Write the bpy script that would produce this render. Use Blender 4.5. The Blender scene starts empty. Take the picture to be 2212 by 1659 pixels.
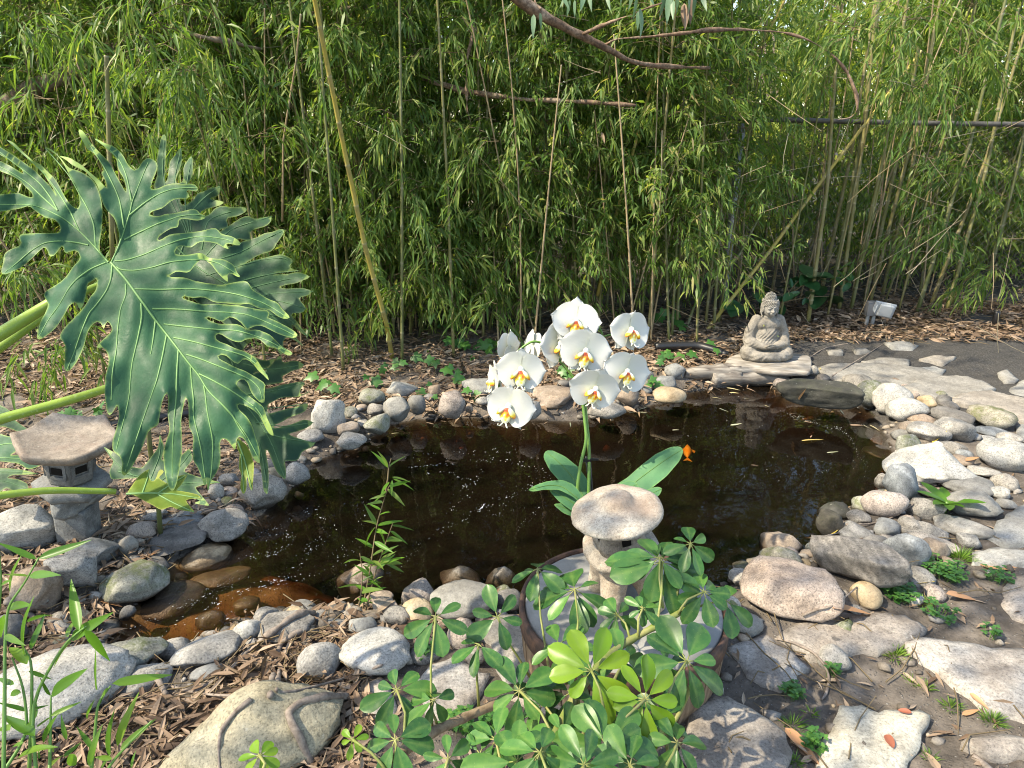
import bpy, bmesh, math, random
import numpy as np
from mathutils import Vector, Matrix, Euler
from mathutils.geometry import delaunay_2d_cdt
random.seed(7); rng = np.random.default_rng(7)
S = bpy.context.scene; COL = S.collection

# ---------------------------------------------------------------- camera, light, exposure
CZ, PITCH, FPX, PW, PH = 1.5, math.radians(20), 1530.0, 2212.0, 1659.0
cam = bpy.data.objects.new('camera', bpy.data.cameras.new('camera')); COL.objects.link(cam); S.camera = cam
cam.location = (0, 0, CZ); cam.rotation_euler = (math.pi / 2 - PITCH, 0, 0)
cam.data.sensor_fit = 'HORIZONTAL'; cam.data.sensor_width = 36; cam.data.lens = 36 * FPX / PW
cam.data.clip_start = 0.02; cam.data.clip_end = 400
SUN_DIR = Vector((-0.60, -0.22, 0.78)).normalized()          # towards the sun
W = bpy.data.worlds.new('World'); S.world = W; W.use_nodes = True
wn = W.node_tree; bg = wn.nodes['Background']; sky = wn.nodes.new('ShaderNodeTexSky')
sky.sky_type = 'NISHITA'; sky.sun_disc = False
sky.sun_elevation = math.asin(SUN_DIR.z); sky.sun_rotation = math.atan2(SUN_DIR.x, SUN_DIR.y)
wn.links.new(sky.outputs[0], bg.inputs[0]); bg.inputs[1].default_value = 0.15
sl = bpy.data.lights.new('sun', 'SUN'); sl.energy = 3.0; sl.angle = math.radians(0.6); sl.color = (1, .93, .80)
so = bpy.data.objects.new('sun', sl); COL.objects.link(so); so.rotation_euler = SUN_DIR.to_track_quat('Z', 'Y').to_euler()
so.location = SUN_DIR * 20
S.view_settings.view_transform = 'Standard'; S.view_settings.look = 'None'; S.view_settings.gamma = 1
S.view_settings.use_curve_mapping = False; S.view_settings.exposure = 1.7
S.view_settings.use_white_balance = True; S.view_settings.white_balance_temperature = 7400; S.view_settings.white_balance_tint = 8
S.cycles.max_bounces = 8; S.cycles.transparent_max_bounces = 12; S.cycles.diffuse_bounces = 4
S.cycles.caustics_reflective = False; S.cycles.caustics_refractive = False
S.cycles.sample_clamp_indirect = 6; S.cycles.use_denoising = True; S.cycles.pixel_filter_type = 'BLACKMAN_HARRIS'; S.cycles.filter_width = 1.05

# ---------------------------------------------------------------- helpers
CP, SP = math.cos(PITCH), math.sin(PITCH)
def ray(u, v):
    a, b = (u - PW / 2) / FPX, (PH / 2 - v) / FPX
    return Vector((a, CP + b * SP, -SP + b * CP))            # depth along the lens axis is 1
def onz(u, v, z=0.0):
    r = ray(u, v); return Vector((0, 0, CZ)) + r * ((z - CZ) / r.z)
def ony(u, v, y):
    r = ray(u, v); return Vector((0, 0, CZ)) + r * (y / r.y)
def ond(u, v, d):
    return Vector((0, 0, CZ)) + ray(u, v) * d
def depth(p): return p[1] * CP - (p[2] - CZ) * SP
def crop(k, x, y):                                           # crops of the photograph -> photo units
    ox, oy, s = {'bl': (0, 1092, .3418), 'bm': (729, 1092, .3418), 'br': (1456, 1092, .3418),
                 'ml': (0, 540, .3418), 'mm': (729, 540, .3418), 'mr': (1456, 540, .3418),
                 'tl': (0, 0, .3418), 'tm': (729, 0, .3418), 'tr': (1456, 0, .3418),
                 'A': (0, 270, .19531), 'B': (270, 270, .19531), 'C': (0, 540, .19531), 'D': (270, 540, .19531),
                 'E': (270, 810, .34045), 'O': (1026, 621, .19531), 'U': (1539, 594, .19531), 'L': (0, 837, .19531), 'P': (0, 0, 1)}[k]
    return ox + x * s, oy + y * s

class MB:
    def __init__(self): self.v = []; self.f = []; self.n = 0; self.t = []; self.s = []
    def add(self, verts, faces, t=0.5, s=None):
        verts = np.asarray(verts, float).reshape(-1, 3); k = len(verts)
        self.v.append(verts); self.f += [tuple(i + self.n for i in f) for f in faces]
        self.t.append(np.broadcast_to(np.asarray(t, float), (k,)))
        self.s.append(np.broadcast_to(np.asarray(0.0 if s is None else s, float), (k,))); self.n += k
    def tube(self, pts, rad, sides=6, cap=True, t=.5):
        pts = [Vector(p) for p in pts]; k = len(pts)
        if not hasattr(rad, '__len__'): rad = [rad] * k
        vs = []; prev = None
        for i, p in enumerate(pts):
            d = (pts[min(i + 1, k - 1)] - pts[max(i - 1, 0)]).normalized()
            if prev is None: prev = d.orthogonal().normalized()
            x = (prev - d * prev.dot(d))
            x = x.normalized() if x.length > 1e-6 else d.orthogonal().normalized()
            prev = x; y = d.cross(x)
            for j in range(sides):
                a = 2 * math.pi * j / sides
                vs.append(p + (x * math.cos(a) + y * math.sin(a)) * rad[i])
        fs = [(i * sides + j, i * sides + (j + 1) % sides, (i + 1) * sides + (j + 1) % sides, (i + 1) * sides + j) for i in range(k - 1) for j in range(sides)]
        if cap: fs += [tuple(range(sides))[::-1], tuple(range((k - 1) * sides, k * sides))]
        ss = np.repeat(np.linspace(0, 1, k), sides)
        self.add([tuple(q) for q in vs], fs, t, ss)
    def lathe(self, prof, sides=32, sq=None, t=.5, caps=True):
        vs = []; k = len(prof)
        for r, z in prof:
            for j in range(sides):
                a = 2 * math.pi * j / sides; m = 1 if sq is None else sq(a)
                vs.append((r * m * math.cos(a), r * m * math.sin(a), z))
        fs = [(i * sides + j, i * sides + (j + 1) % sides, (i + 1) * sides + (j + 1) % sides, (i + 1) * sides + j) for i in range(k - 1) for j in range(sides)]
        if caps: fs += [tuple(range(sides))[::-1], tuple(range((k - 1) * sides, k * sides))]
        self.add(vs, fs, t)
    def box(self, c, h, rot=None, t=.5):
        vs = [Vector((x * h[0], y * h[1], z * h[2])) for z in (-1, 1) for y in (-1, 1) for x in (-1, 1)]
        if rot: vs = [rot @ q for q in vs]
        self.add([tuple(q + Vector(c)) for q in vs], [(0, 2, 3, 1), (4, 5, 7, 6), (0, 1, 5, 4), (1, 3, 7, 5), (3, 2, 6, 7), (2, 0, 4, 6)], t)
    def mesh(self, name, mat, smooth=True):
        me = bpy.data.meshes.new(name)
        v = np.concatenate(self.v) if self.v else np.zeros((0, 3))
        me.from_pydata(v.tolist() if len(v) < 1 else [tuple(q) for q in v.tolist()], [], self.f)
        if len(v):
            a = me.attributes.new('t', 'FLOAT', 'POINT'); a.data.foreach_set('value', np.concatenate(self.t).astype(np.float32))
            a = me.attributes.new('s', 'FLOAT', 'POINT'); a.data.foreach_set('value', np.concatenate(self.s).astype(np.float32))
        for m in (mat if isinstance(mat, (list, tuple)) else [mat]): me.materials.append(m)
        if smooth: me.polygons.foreach_set('use_smooth', [True] * len(me.polygons))
        me.update(); return me
    def build(self, name, mat, parent=None, smooth=True, kind=None):
        return put(name, self.mesh(name, mat, smooth), parent, kind=kind)

def put(name, me, parent=None, loc=None, rot=None, scale=None, kind=None):
    o = bpy.data.objects.new(name, me); COL.objects.link(o)
    if parent: o.parent = parent
    if loc is not None: o.location = loc
    if rot is not None: o.rotation_euler = rot
    if scale is not None: o.scale = scale if hasattr(scale, '__len__') else (scale,) * 3
    if kind: o['kind'] = kind
    return o
def tag(o, label, cat, group=None):
    o['label'] = label; o['category'] = cat
    if group: o['group'] = group
    return o
def empty(name, loc, label, cat, group=None, rz=0):
    o = bpy.data.objects.new(name, None); COL.objects.link(o); o.location = loc; o.rotation_euler = (0, 0, rz); o.empty_display_size = .05
    return tag(o, label, cat, group)
def bevel_obj(o, w, seg=2):
    bm = bmesh.new(); bm.from_mesh(o.data)
    bmesh.ops.bevel(bm, geom=[e for e in bm.edges if len(e.link_faces) == 2 and e.calc_face_angle(0) > .5], offset=w, segments=seg, affect='EDGES', profile=.6)
    bm.to_mesh(o.data); bm.free(); o.data.polygons.foreach_set('use_smooth', [True] * len(o.data.polygons)); o.data.update(); return o

def wob(p, freq, seed, n=7):                                  # smooth pseudo noise, numpy
    r = np.random.default_rng(seed); p = np.asarray(p, float); out = np.zeros(len(p))
    for k in range(n):
        w = r.normal(size=p.shape[1]); w *= freq * (0.6 + 1.1 * r.random()) / np.linalg.norm(w)
        out += np.sin(p @ w * 2 * math.pi + r.random() * 6.28)
    return out / math.sqrt(n)

# ---------------------------------------------------------------- materials
class NT:
    def __init__(self, name):
        self.m = bpy.data.materials.new(name); self.m.use_nodes = True; self.t = self.m.node_tree
        self.b = self.t.nodes['Principled BSDF']; self.out = self.t.nodes['Material Output']
    def n(self, typ, ins=None, **kw):
        nd = self.t.nodes.new('ShaderNode' + typ)
        for k, v in kw.items(): setattr(nd, k, v)
        for k, v in (ins or {}).items():
            if hasattr(v, 'links') or isinstance(v, bpy.types.NodeSocket): self.t.links.new(v, nd.inputs[k])
            else: nd.inputs[k].default_value = v
        return nd
    def l(self, a, b): self.t.links.new(a, b)
    def co(self, kind='Object'): return self.n('TexCoord').outputs[kind]
    def noise(self, scale, detail=4, rough=.6, vec=None, dist=0):
        return self.n('TexNoise', {'Vector': vec if vec is not None else self.co(), 'Scale': scale, 'Detail': detail, 'Roughness': rough, 'Distortion': dist}).outputs['Fac']
    def attr(self, name): return self.n('Attribute', attribute_name=name).outputs['Fac']
    def ramp(self, fac, stops, interp='LINEAR'):
        r = self.n('ValToRGB', {'Fac': fac}); e = r.color_ramp; e.interpolation = interp
        while len(e.elements) < len(stops): e.elements.new(.5)
        for el, (p, c) in zip(e.elements, stops):
            el.position = p; el.color = (*c, 1) if hasattr(c, '__len__') else (c, c, c, 1)
        return r.outputs['Color']
    def mix(self, fac, a, b, mode='MIX'):
        nd = self.n('Mix', data_type='RGBA', blend_type=mode)
        for i, v in ((0, fac), (6, a), (7, b)):
            if isinstance(v, bpy.types.NodeSocket): self.l(v, nd.inputs[i])
            else: nd.inputs[i].default_value = (*v, 1) if (hasattr(v, '__len__') and len(v) == 3) else v
        return nd.outputs[2]
    def math(self, op, a, b=0.0, clamp=False):
        nd = self.n('Math', operation=op, use_clamp=clamp)
        for i, v in ((0, a), (1, b)):
            if isinstance(v, bpy.types.NodeSocket): self.l(v, nd.inputs[i])
            else: nd.inputs[i].default_value = v
        return nd.outputs[0]
    def bump(self, h, strength=.3, dist=.01):
        self.l(self.n('Bump', {'Height': h, 'Strength': strength, 'Distance': dist}).outputs[0], self.b.inputs['Normal'])
    def fin(self, col=None, rough=.6, spec=.4):
        if col is not None:
            if isinstance(col, bpy.types.NodeSocket): self.l(col, self.b.inputs['Base Color'])
            else: self.b.inputs['Base Color'].default_value = (*col, 1)
        if isinstance(rough, bpy.types.NodeSocket): self.l(rough, self.b.inputs['Roughness'])
        else: self.b.inputs['Roughness'].default_value = rough
        self.b.inputs['Specular IOR Level'].default_value = spec
        return self.m
    def translucent(self, col, fac):
        tr = self.n('BsdfTranslucent'); self.l(col, tr.inputs[0])
        mx = self.n('MixShader', {0: fac, 1: self.b.outputs[0], 2: tr.outputs[0]}); self.l(mx.outputs[0], self.out.inputs[0])

def leaf_mat(name, stops, trans=.35, rough=.42, tip=None, spec=.45):
    m = NT(name); t = m.attr('t'); s = m.attr('s')
    rnd = m.n('ObjectInfo').outputs['Random']
    f = m.math('ADD', m.math('MULTIPLY', t, .75), m.math('MULTIPLY', rnd, .25))
    c = m.ramp(f, stops)
    if tip:
        k = m.math('ADD', s, m.math('MULTIPLY', m.math('FRACT', m.math('MULTIPLY', t, 37.0)), .45))
        k = m.math('MULTIPLY', m.math('SUBTRACT', k, 1.18), 7.0, clamp=True)
        c = m.mix(k, c, tip)
    tc = m.mix(1.0, c, (1.25, 1.25, .55), 'MULTIPLY')
    m.fin(c, rough, spec); m.translucent(tc, trans); return m.m
MAT = {}
MAT['bamboo_leaf'] = leaf_mat('bamboo_leaf', [(0, (.055, .120, .028)), (.4, (.115, .215, .048)), (.72, (.195, .290, .064)), (.92, (.33, .37, .11)), (1, (.52, .43, .23))], .55, .45, (.46, .38, .20))
MAT['sunny_leaf'] = leaf_mat('sunny_leaf', [(0, (.16, .22, .04)), (.5, (.30, .36, .075)), (1, (.46, .46, .14))], .5, .5)  # leaf colour brightened to make the far bushes look sunlit
MAT['shoot_leaf'] = leaf_mat('shoot_leaf', [(0, (.06, .16, .02)), (.6, (.12, .27, .03)), (1, (.25, .36, .06))], .45, .38, (.4, .35, .15))
MAT['euc_leaf'] = leaf_mat('eucalyptus_leaf', [(0, (.07, .15, .08)), (.7, (.15, .24, .14)), (.93, (.24, .28, .14)), (1, (.30, .17, .09))], .25, .45)
MAT['shrub_leaf'] = leaf_mat('shrub_leaf', [(0, (.012, .055, .018)), (.8, (.04, .12, .04)), (1, (.12, .2, .05))], .12, .28)
MAT['ivy_leaf'] = leaf_mat('ivy_leaf', [(0, (.03, .10, .02)), (.6, (.06, .17, .035)), (1, (.13, .27, .05))], .25, .4)
MAT['grass'] = leaf_mat('grass_blade', [(0, (.07, .16, .02)), (.7, (.16, .28, .04)), (1, (.35, .35, .10))], .35, .5)
MAT['litter'] = leaf_mat('dry_leaf', [(0, (.085, .054, .036)), (.35, (.19, .128, .085)), (.65, (.30, .218, .155)), (.85, (.41, .325, .245)), (1, (.50, .425, .33))], .12, .7, spec=.25)

def stone_mat(name, dark, mid, light, scale=1.0, grain=1.0, moss=0.0, band=0.0, stain=None, wet=True):
    m = NT(name); o = m.co(); rnd = m.n('ObjectInfo').outputs['Random']
    ov = m.n('VectorMath', {0: o, 1: m.n('CombineXYZ', {0: m.math('MULTIPLY', rnd, 9.0), 1: m.math('MULTIPLY', rnd, 23.0)}).outputs[0]}, operation='ADD').outputs[0]
    big = m.noise(9 * scale, 5, .6, ov); fine = m.noise(170 * scale, 3, .75, ov); mid_n = m.noise(45 * scale, 5, .7, ov)
    c = m.ramp(big, [(.3, dark), (.5, mid), (.72, light)])
    if band:
        wv = m.n('TexWave', {'Vector': ov, 'Scale': 14.0 * band, 'Distortion': 5.0, 'Detail': 4.0, 'Detail Scale': 2.0}, wave_type='BANDS', bands_direction='DIAGONAL').outputs['Fac']
        c = m.mix(m.math('MULTIPLY', wv, .45), c, tuple(x * .45 for x in dark))
    sp = m.ramp(fine, [(.36, (.25, .25, .26)), (.47, (.92, .92, .92)), (.56, (1.0, 1.0, 1.0)), (.68, (1.55, 1.5, 1.45))])
    c = m.mix(.75 * grain, c, sp, 'MULTIPLY')
    c = m.mix(.5, c, m.ramp(mid_n, [(.32, (.45, .44, .43)), (.55, (1.1, 1.1, 1.1))]), 'MULTIPLY')
    if stain:
        c = m.mix(m.ramp(m.noise(5.5, 4, .6, ov), [(.5, 0.0), (.66, .5)]), c, stain)
    if moss:
        nz = m.n('SeparateXYZ', {0: m.n('NewGeometry').outputs['Normal']}).outputs[2]
        f = m.math('MULTIPLY', m.ramp(m.noise(16, 5, .7, ov), [(.45, 0.0), (.62, moss)]), m.math('ADD', nz, .35, clamp=True))
        c = m.mix(f, c, (.085, .105, .028))
    c = m.mix(.8, c, m.ramp(m.math('FRACT', m.math('MULTIPLY', rnd, 5.3)), [(0, (.66, .64, .62)), (.3, (1.0, .95, .88)), (.55, (.86, .88, .90)), (.8, (1.12, 1.10, 1.06)), (1, (.95, .84, .74))]), 'MULTIPLY')
    # lichen flecks
    c = m.mix(m.ramp(m.noise(60, 2, .5, ov), [(.70, 0.0), (.76, .35)]), c, (.45, .45, .40))
    rough = .82
    if wet:                                                   # wetted rim just above the water
        z = m.n('SeparateXYZ', {0: m.n('NewGeometry').outputs['Position']}).outputs[2]
        zz = m.math('ADD', z, m.math('MULTIPLY', m.math('SUBTRACT', m.noise(14, 3, .6), .5), .06))
        wf = m.ramp(m.math('MULTIPLY', m.math('SUBTRACT', .034, zz), 60.0, clamp=True), [(0, 0.0), (1, 1.0)])
        c = m.mix(wf, c, m.mix(1.0, c, (.30, .27, .24), 'MULTIPLY'))
        rough = m.math('SUBTRACT', .82, m.math('MULTIPLY', wf, .5))
    m.bump(m.math('ADD', m.math('MULTIPLY', fine, .5), mid_n), .55, .006)
    return m.fin(c, rough, .35)
MAT['granite'] = stone_mat('grey_granite', (.15, .145, .135), (.255, .245, .23), (.36, .35, .33), grain=1)
MAT['pale'] = stone_mat('pale_granite', (.25, .24, .22), (.36, .35, .325), (.46, .445, .42), grain=.9)
MAT['pink'] = stone_mat('pinkish_granite', (.20, .165, .145), (.33, .285, .255), (.43, .385, .355), grain=1)
MAT['blue'] = stone_mat('blue_grey_rock', (.13, .14, .15), (.225, .24, .25), (.33, .345, .355), grain=.7, band=.5)
MAT['darkrock'] = stone_mat('dark_rock', (.075, .07, .066), (.14, .135, .13), (.22, .21, .20), grain=.6)
MAT['smooth'] = stone_mat('smooth_grey_stone', (.17, .17, .165), (.235, .235, .225), (.30, .30, .285), grain=.45)
MAT['buff'] = stone_mat('buff_granite', (.26, .235, .165), (.38, .35, .255), (.47, .44, .34), grain=.9)
MAT['tan'] = stone_mat('tan_stone', (.25, .185, .11), (.40, .32, .215), (.50, .42, .30), grain=.5)
MAT['blackrock'] = stone_mat('black_wet_rock', (.030, .030, .024), (.060, .058, .050), (.115, .108, .095), grain=.5, moss=.12)
MAT['brown'] = stone_mat('brown_stone', (.15, .115, .09), (.25, .205, .165), (.36, .31, .27), grain=.6)
MAT['mossy'] = stone_mat('mossy_stone', (.16, .16, .135), (.26, .26, .225), (.35, .35, .31), moss=.85)
MAT['banded'] = stone_mat('banded_dark_rock', (.14, .135, .13), (.215, .205, .195), (.30, .285, .27), grain=.8, band=1.0)
MAT['flag'] = stone_mat('flagstone', (.20, .17, .145), (.33, .30, .27), (.43, .405, .37), scale=.8, grain=.8, stain=(.12, .095, .075), wet=False)
MAT['flagpale'] = stone_mat('pale_flagstone', (.34, .31, .25), (.45, .425, .36), (.55, .53, .46), scale=.8, grain=.7, stain=(.2, .17, .13), wet=False)
MAT['flaggrey'] = stone_mat('grey_flagstone', (.19, .186, .176), (.27, .265, .25), (.34, .335, .315), scale=.9, grain=.6, stain=(.15, .14, .125), wet=False)
# ---------------------------------------------------------------- pond outline, ground, water
POND_PX = [(215,1375),(285,1415),(340,1420),(380,1402),(450,1375),(520,1345),(560,1322),(650,1312),(760,1312),(860,1302),(930,1290),(1000,1272),(1110,1280),(1135,1330),
 (1300,1352),(1500,1335),(1580,1245),(1640,1205),(1690,1198),(1765,1192),(1795,1115),(1850,1082),(1900,1060),(1935,990),(1905,935),(1890,905),(1868,878),(1830,882),(1700,862),
 (1660,832),(1560,838),(1480,850),(1430,872),(1340,892),(1250,912),(1120,907),(1000,902),(900,907),(830,922),(800,950),(740,975),(690,995),(650,1040),(600,1090),(545,1130),
 (480,1172),(405,1200),(372,1222),(325,1290),(268,1320),(225,1350)]
POND = np.array([onz(u, v, 0.0)[:2] for u, v in POND_PX])
def sdist(xy):
    xy = np.asarray(xy, float).reshape(-1, 2); best = np.full(len(xy), 1e9); ins = np.zeros(len(xy), bool)
    for a, b in zip(POND, np.roll(POND, -1, 0)):
        ab = b - a; t = np.clip(((xy - a) @ ab) / (ab @ ab), 0, 1)
        best = np.minimum(best, np.linalg.norm(xy - a - t[:, None] * ab, axis=1))
        c = ((a[1] > xy[:, 1]) != (b[1] > xy[:, 1]))
        with np.errstate(divide='ignore', invalid='ignore'):
            ins ^= c & (xy[:, 0] < (b[0] - a[0]) * (xy[:, 1] - a[1]) / (b[1] - a[1]) + a[0])
    return np.where(ins, -best, best)
SH = np.array(onz(455, 1325, 0)[:2])
def gz(xy):
    xy = np.asarray(xy, float).reshape(-1, 2); d = sdist(xy)
    sm = lambda t: t * t * (3 - 2 * t)
    out = .062 * sm(np.clip(d / .16, 0, 1)) + .012 * wob(xy, .9, 3) * np.clip(d / .3, 0, 1) + .004 * wob(xy, 5.0, 4) * np.clip(d / .1, 0, 1)
    out += .035 * np.clip(xy[:, 1] - 4.3, 0, 4) + .03 * sm(np.clip((-1.0 - xy[:, 0]) / 1.5, 0, 1)) * np.clip(d / .4, 0, 1)
    sh = sm(np.clip((np.linalg.norm(xy - SH, axis=1) - .24) / .7, 0, 1))
    dep = np.minimum(.075 + .55 * sh, .02 + (-d) * (.6 + 3.6 * sh))
    return np.where(d < 0, -dep + .012 * wob(xy, 4.0, 9), out)
def ong(u, v, lift=0.0):
    z = .05
    for _ in range(4):
        p = onz(u, v, z + lift); z = float(gz([p[:2]])[0])
    p.z = z + lift; return p

def onz_arr(U, V, z):
    a, b_ = (U - PW / 2) / FPX, (PH / 2 - V) / FPX; R = np.column_stack([a, CP + b_ * SP, -SP + b_ * CP]); return np.array([0, 0, CZ]) + R * ((z - CZ) / R[:, 2])[:, None]
def ong_arr(U, V):
    z = np.full(len(U), .05)
    for _ in range(3): p = onz_arr(U, V, z); z = gz(p[:, :2])
    p[:, 2] = z; return p

def axis_pts(segs):
    out = [segs[0][0]]
    for a, b, n in segs: out += list(np.linspace(a, b, n + 1)[1:])
    return np.array(out)
gx = axis_pts([(-150, -20, 8), (-20, -5, 20), (-5, -2.6, 40), (-2.6, 3.0, 210), (3.0, 5.5, 40), (5.5, 20, 20), (20, 150, 8)])
gy = axis_pts([(-40, -4, 10), (-4, .7, 30), (.7, 4.4, 150), (4.4, 7.5, 60), (7.5, 25, 40), (25, 250, 14)])
X, Y = np.meshgrid(gx, gy); XY = np.stack([X.ravel(), Y.ravel()], 1); Z = gz(XY)
nx, ny = len(gx), len(gy)
ii = (np.arange(ny - 1)[:, None] * nx + np.arange(nx - 1)[None]).ravel()
me = bpy.data.meshes.new('ground')
me.vertices.add(len(Z)); me.vertices.foreach_set('co', np.column_stack([XY, Z]).astype(np.float32).ravel())
q = np.column_stack([ii, ii + 1, ii + nx + 1, ii + nx]).astype(np.int32)
me.loops.add(q.size); me.loops.foreach_set('vertex_index', q.ravel())
me.polygons.add(len(q)); me.polygons.foreach_set('loop_start', np.arange(0, q.size, 4, dtype=np.int32)); me.polygons.foreach_set('loop_total', np.full(len(q), 4, np.int32))
me.polygons.foreach_set('use_smooth', np.ones(len(q), bool)); me.update(calc_edges=True); me.validate()
m = NT('soil'); o = m.co()
big = m.noise(1.4, 5, .6, o); med = m.noise(14, 6, .7, o)
c = m.ramp(med, [(.3, (.048, .041, .035)), (.5, (.100, .084, .070)), (.68, (.18, .152, .128))])
c = m.mix(m.ramp(big, [(.42, 0.0), (.62, .65)]), c, m.ramp(med, [(.3, (.13, .112, .096)), (.7, (.30, .262, .225))]))
vr = m.n('TexVoronoi', {'Vector': o, 'Scale': 95.0}); pebf = m.ramp(vr.outputs['Distance'], [(.18, 1.0), (.34, 0.0)])
pebsel = m.ramp(m.n('SeparateColor', {0: vr.outputs['Color']}).outputs[0], [(.62, 0.0), (.66, 1.0)])
pf = m.math('MULTIPLY', pebf, pebsel)
c = m.mix(m.math('MULTIPLY', pf, .75), c, m.ramp(m.n('SeparateColor', {0: vr.outputs['Color']}).outputs[1], [(0, (.10, .09, .08)), (.6, (.24, .22, .20)), (1, (.42, .40, .37))]))
sx = m.n('SeparateXYZ', {0: o}); wb = m.math('MULTIPLY', m.math('SUBTRACT', m.noise(2.2, 4, .6, o), .5), 1.1)   # the dark grit of the far path
pth = m.math('MULTIPLY', m.math('MULTIPLY', m.math('SUBTRACT', m.math('ADD', sx.outputs[0], wb), 1.55), 4.0, clamp=True), m.math('MULTIPLY', m.math('SUBTRACT', m.math('ADD', sx.outputs[1], wb), 3.35), 4.0, clamp=True))
c = m.mix(m.math('MULTIPLY', pth, .85), c, m.ramp(m.noise(110, 4, .75, o), [(.35, (.022, .022, .022)), (.55, (.055, .055, .054)), (.72, (.15, .148, .142))]))
zz = m.n('SeparateXYZ', {0: m.n('NewGeometry').outputs['Position']}).outputs[2]
inl = m.n('VectorMath', {0: o, 1: (float(SH[0]), float(SH[1]), 0)}, operation='DISTANCE').outputs['Value']
under = m.math('MULTIPLY', m.math('SUBTRACT', .005, zz), 60, clamp=True)
bed = m.ramp(m.noise(9, 5, .7, o), [(.3, (.14, .10, .055)), (.6, (.36, .27, .15)), (.75, (.48, .37, .22))]); silt = m.ramp(m.noise(9, 5, .7, o), [(.3, (.025, .021, .016)), (.7, (.062, .052, .040))])
c = m.mix(under, c, m.mix(m.math('MULTIPLY', m.math('SUBTRACT', inl, .45), 2.2, clamp=True), bed, silt))
m.bump(m.math('ADD', m.math('MULTIPLY', pf, 1.2), m.math('MULTIPLY', m.noise(60, 6, .75, o), 1.4)), .8, .012)
MAT['soil'] = m.fin(c, .92, .2); me.materials.append(MAT['soil'])
g = put('ground', me, kind='structure')

# water: a closed body, clear amber, the surface mirrors by Fresnel
m = NT('pond_water'); m.t.nodes.remove(m.b)
o = m.co(); nz = m.noise(2.6, 3, .5, o, 1.2); n2 = m.noise(16, 2, .5, o, .6)
bp = m.n('Bump', {'Height': m.math('ADD', nz, m.math('MULTIPLY', n2, .10)), 'Strength': .16, 'Distance': .02}).outputs[0]
gl = m.n('BsdfGlossy', {'Roughness': .015, 'Normal': bp, 'Color': (1, 1, 1, 1)}); tr = m.n('BsdfTransparent')
fr = m.n('Fresnel', {'IOR': 1.33, 'Normal': bp})
df = m.n('BsdfDiffuse', {'Color': (.085, .056, .032, 1)}); mk = m.n('MixShader', {0: .055, 1: tr.outputs[0], 2: df.outputs[0]})   # fine silt
mx = m.n('MixShader', {0: fr.outputs[0], 1: mk.outputs[0], 2: gl.outputs[0]}); m.l(mx.outputs[0], m.out.inputs['Surface'])
va = m.n('VolumeAbsorption', {'Color': (.75, .58, .40, 1), 'Density': 18.0}); m.l(va.outputs[0], m.out.inputs['Volume'])
lo, hi = POND.min(0) - .25, POND.max(0) + .25
b = MB(); b.box(((lo[0] + hi[0]) / 2, (lo[1] + hi[1]) / 2, -.45), ((hi[0] - lo[0]) / 2, (hi[1] - lo[1]) / 2, .45))
b.build('pond_water', m.m, smooth=False, kind='structure')
# ---------------------------------------------------------------- stones
_ico = {}
def ico(sub):
    if sub not in _ico:
        bm = bmesh.new(); bmesh.ops.create_icosphere(bm, subdivisions=sub, radius=1)
        _ico[sub] = (np.array([v.co[:] for v in bm.verts]), [tuple(v.index for v in f.verts) for f in bm.faces]); bm.free()
    return _ico[sub]
def stone_mesh(seed, style, dims, sub=3):
    v, f = ico(sub); v = v.copy(); r = np.random.default_rng(seed)
    k, lo_, hi_ = {'round': (8, .66, .95), 'oval': (7, .70, .96), 'smooth': (3, .80, .97), 'angular': (12, .48, .84), 'flat': (9, .55, .85), 'peak': (9, .55, .85), 'slab': (10, .5, .8)}[style]
    for _ in range(k):
        n = r.normal(size=3); n /= np.linalg.norm(n); h = lo_ + (hi_ - lo_) * r.random()
        over = np.maximum(v @ n - h, 0); v -= (over * .93)[:, None] * n
    v *= (1 + (.085 if style in ('round', 'oval') else .06) * wob(v, .5, seed + 1))[:, None]
    v += .026 * np.column_stack([wob(v, 1.6, seed + 2), wob(v, 1.6, seed + 3), wob(v, 1.6, seed + 4)])
    for _ in range(0 if style == 'smooth' else 5):                                            # chips and broken corners
        n = r.normal(size=3); n[2] = abs(n[2]); n /= np.linalg.norm(n); h = np.quantile(v @ n, .90 + .07 * r.random()); over = np.maximum(v @ n - h, 0); v -= (over * .85)[:, None] * n
    v *= (1 + (.010 if sub > 3 else .006) * wob(v, 3.5, seed + 5) + (.006 * wob(v, 8, seed + 6) if sub > 3 else 0))[:, None]
    if style == 'peak':
        z = (v[:, 2] + 1) / 2; v[:, :2] *= (1.12 - .80 * z ** 1.3)[:, None]; v[:, 0] += .12 * z
    lo, hi = v.min(0), v.max(0); v = (v - (lo + hi) / 2) / ((hi - lo) / 2) * np.asarray(dims)
    if style == 'slab': v[:, 2] = np.clip(v[:, 2], -dims[2] * .8, dims[2] * .7)
    b = MB(); b.add(v, f); return b
STONE_N = [0]
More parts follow.
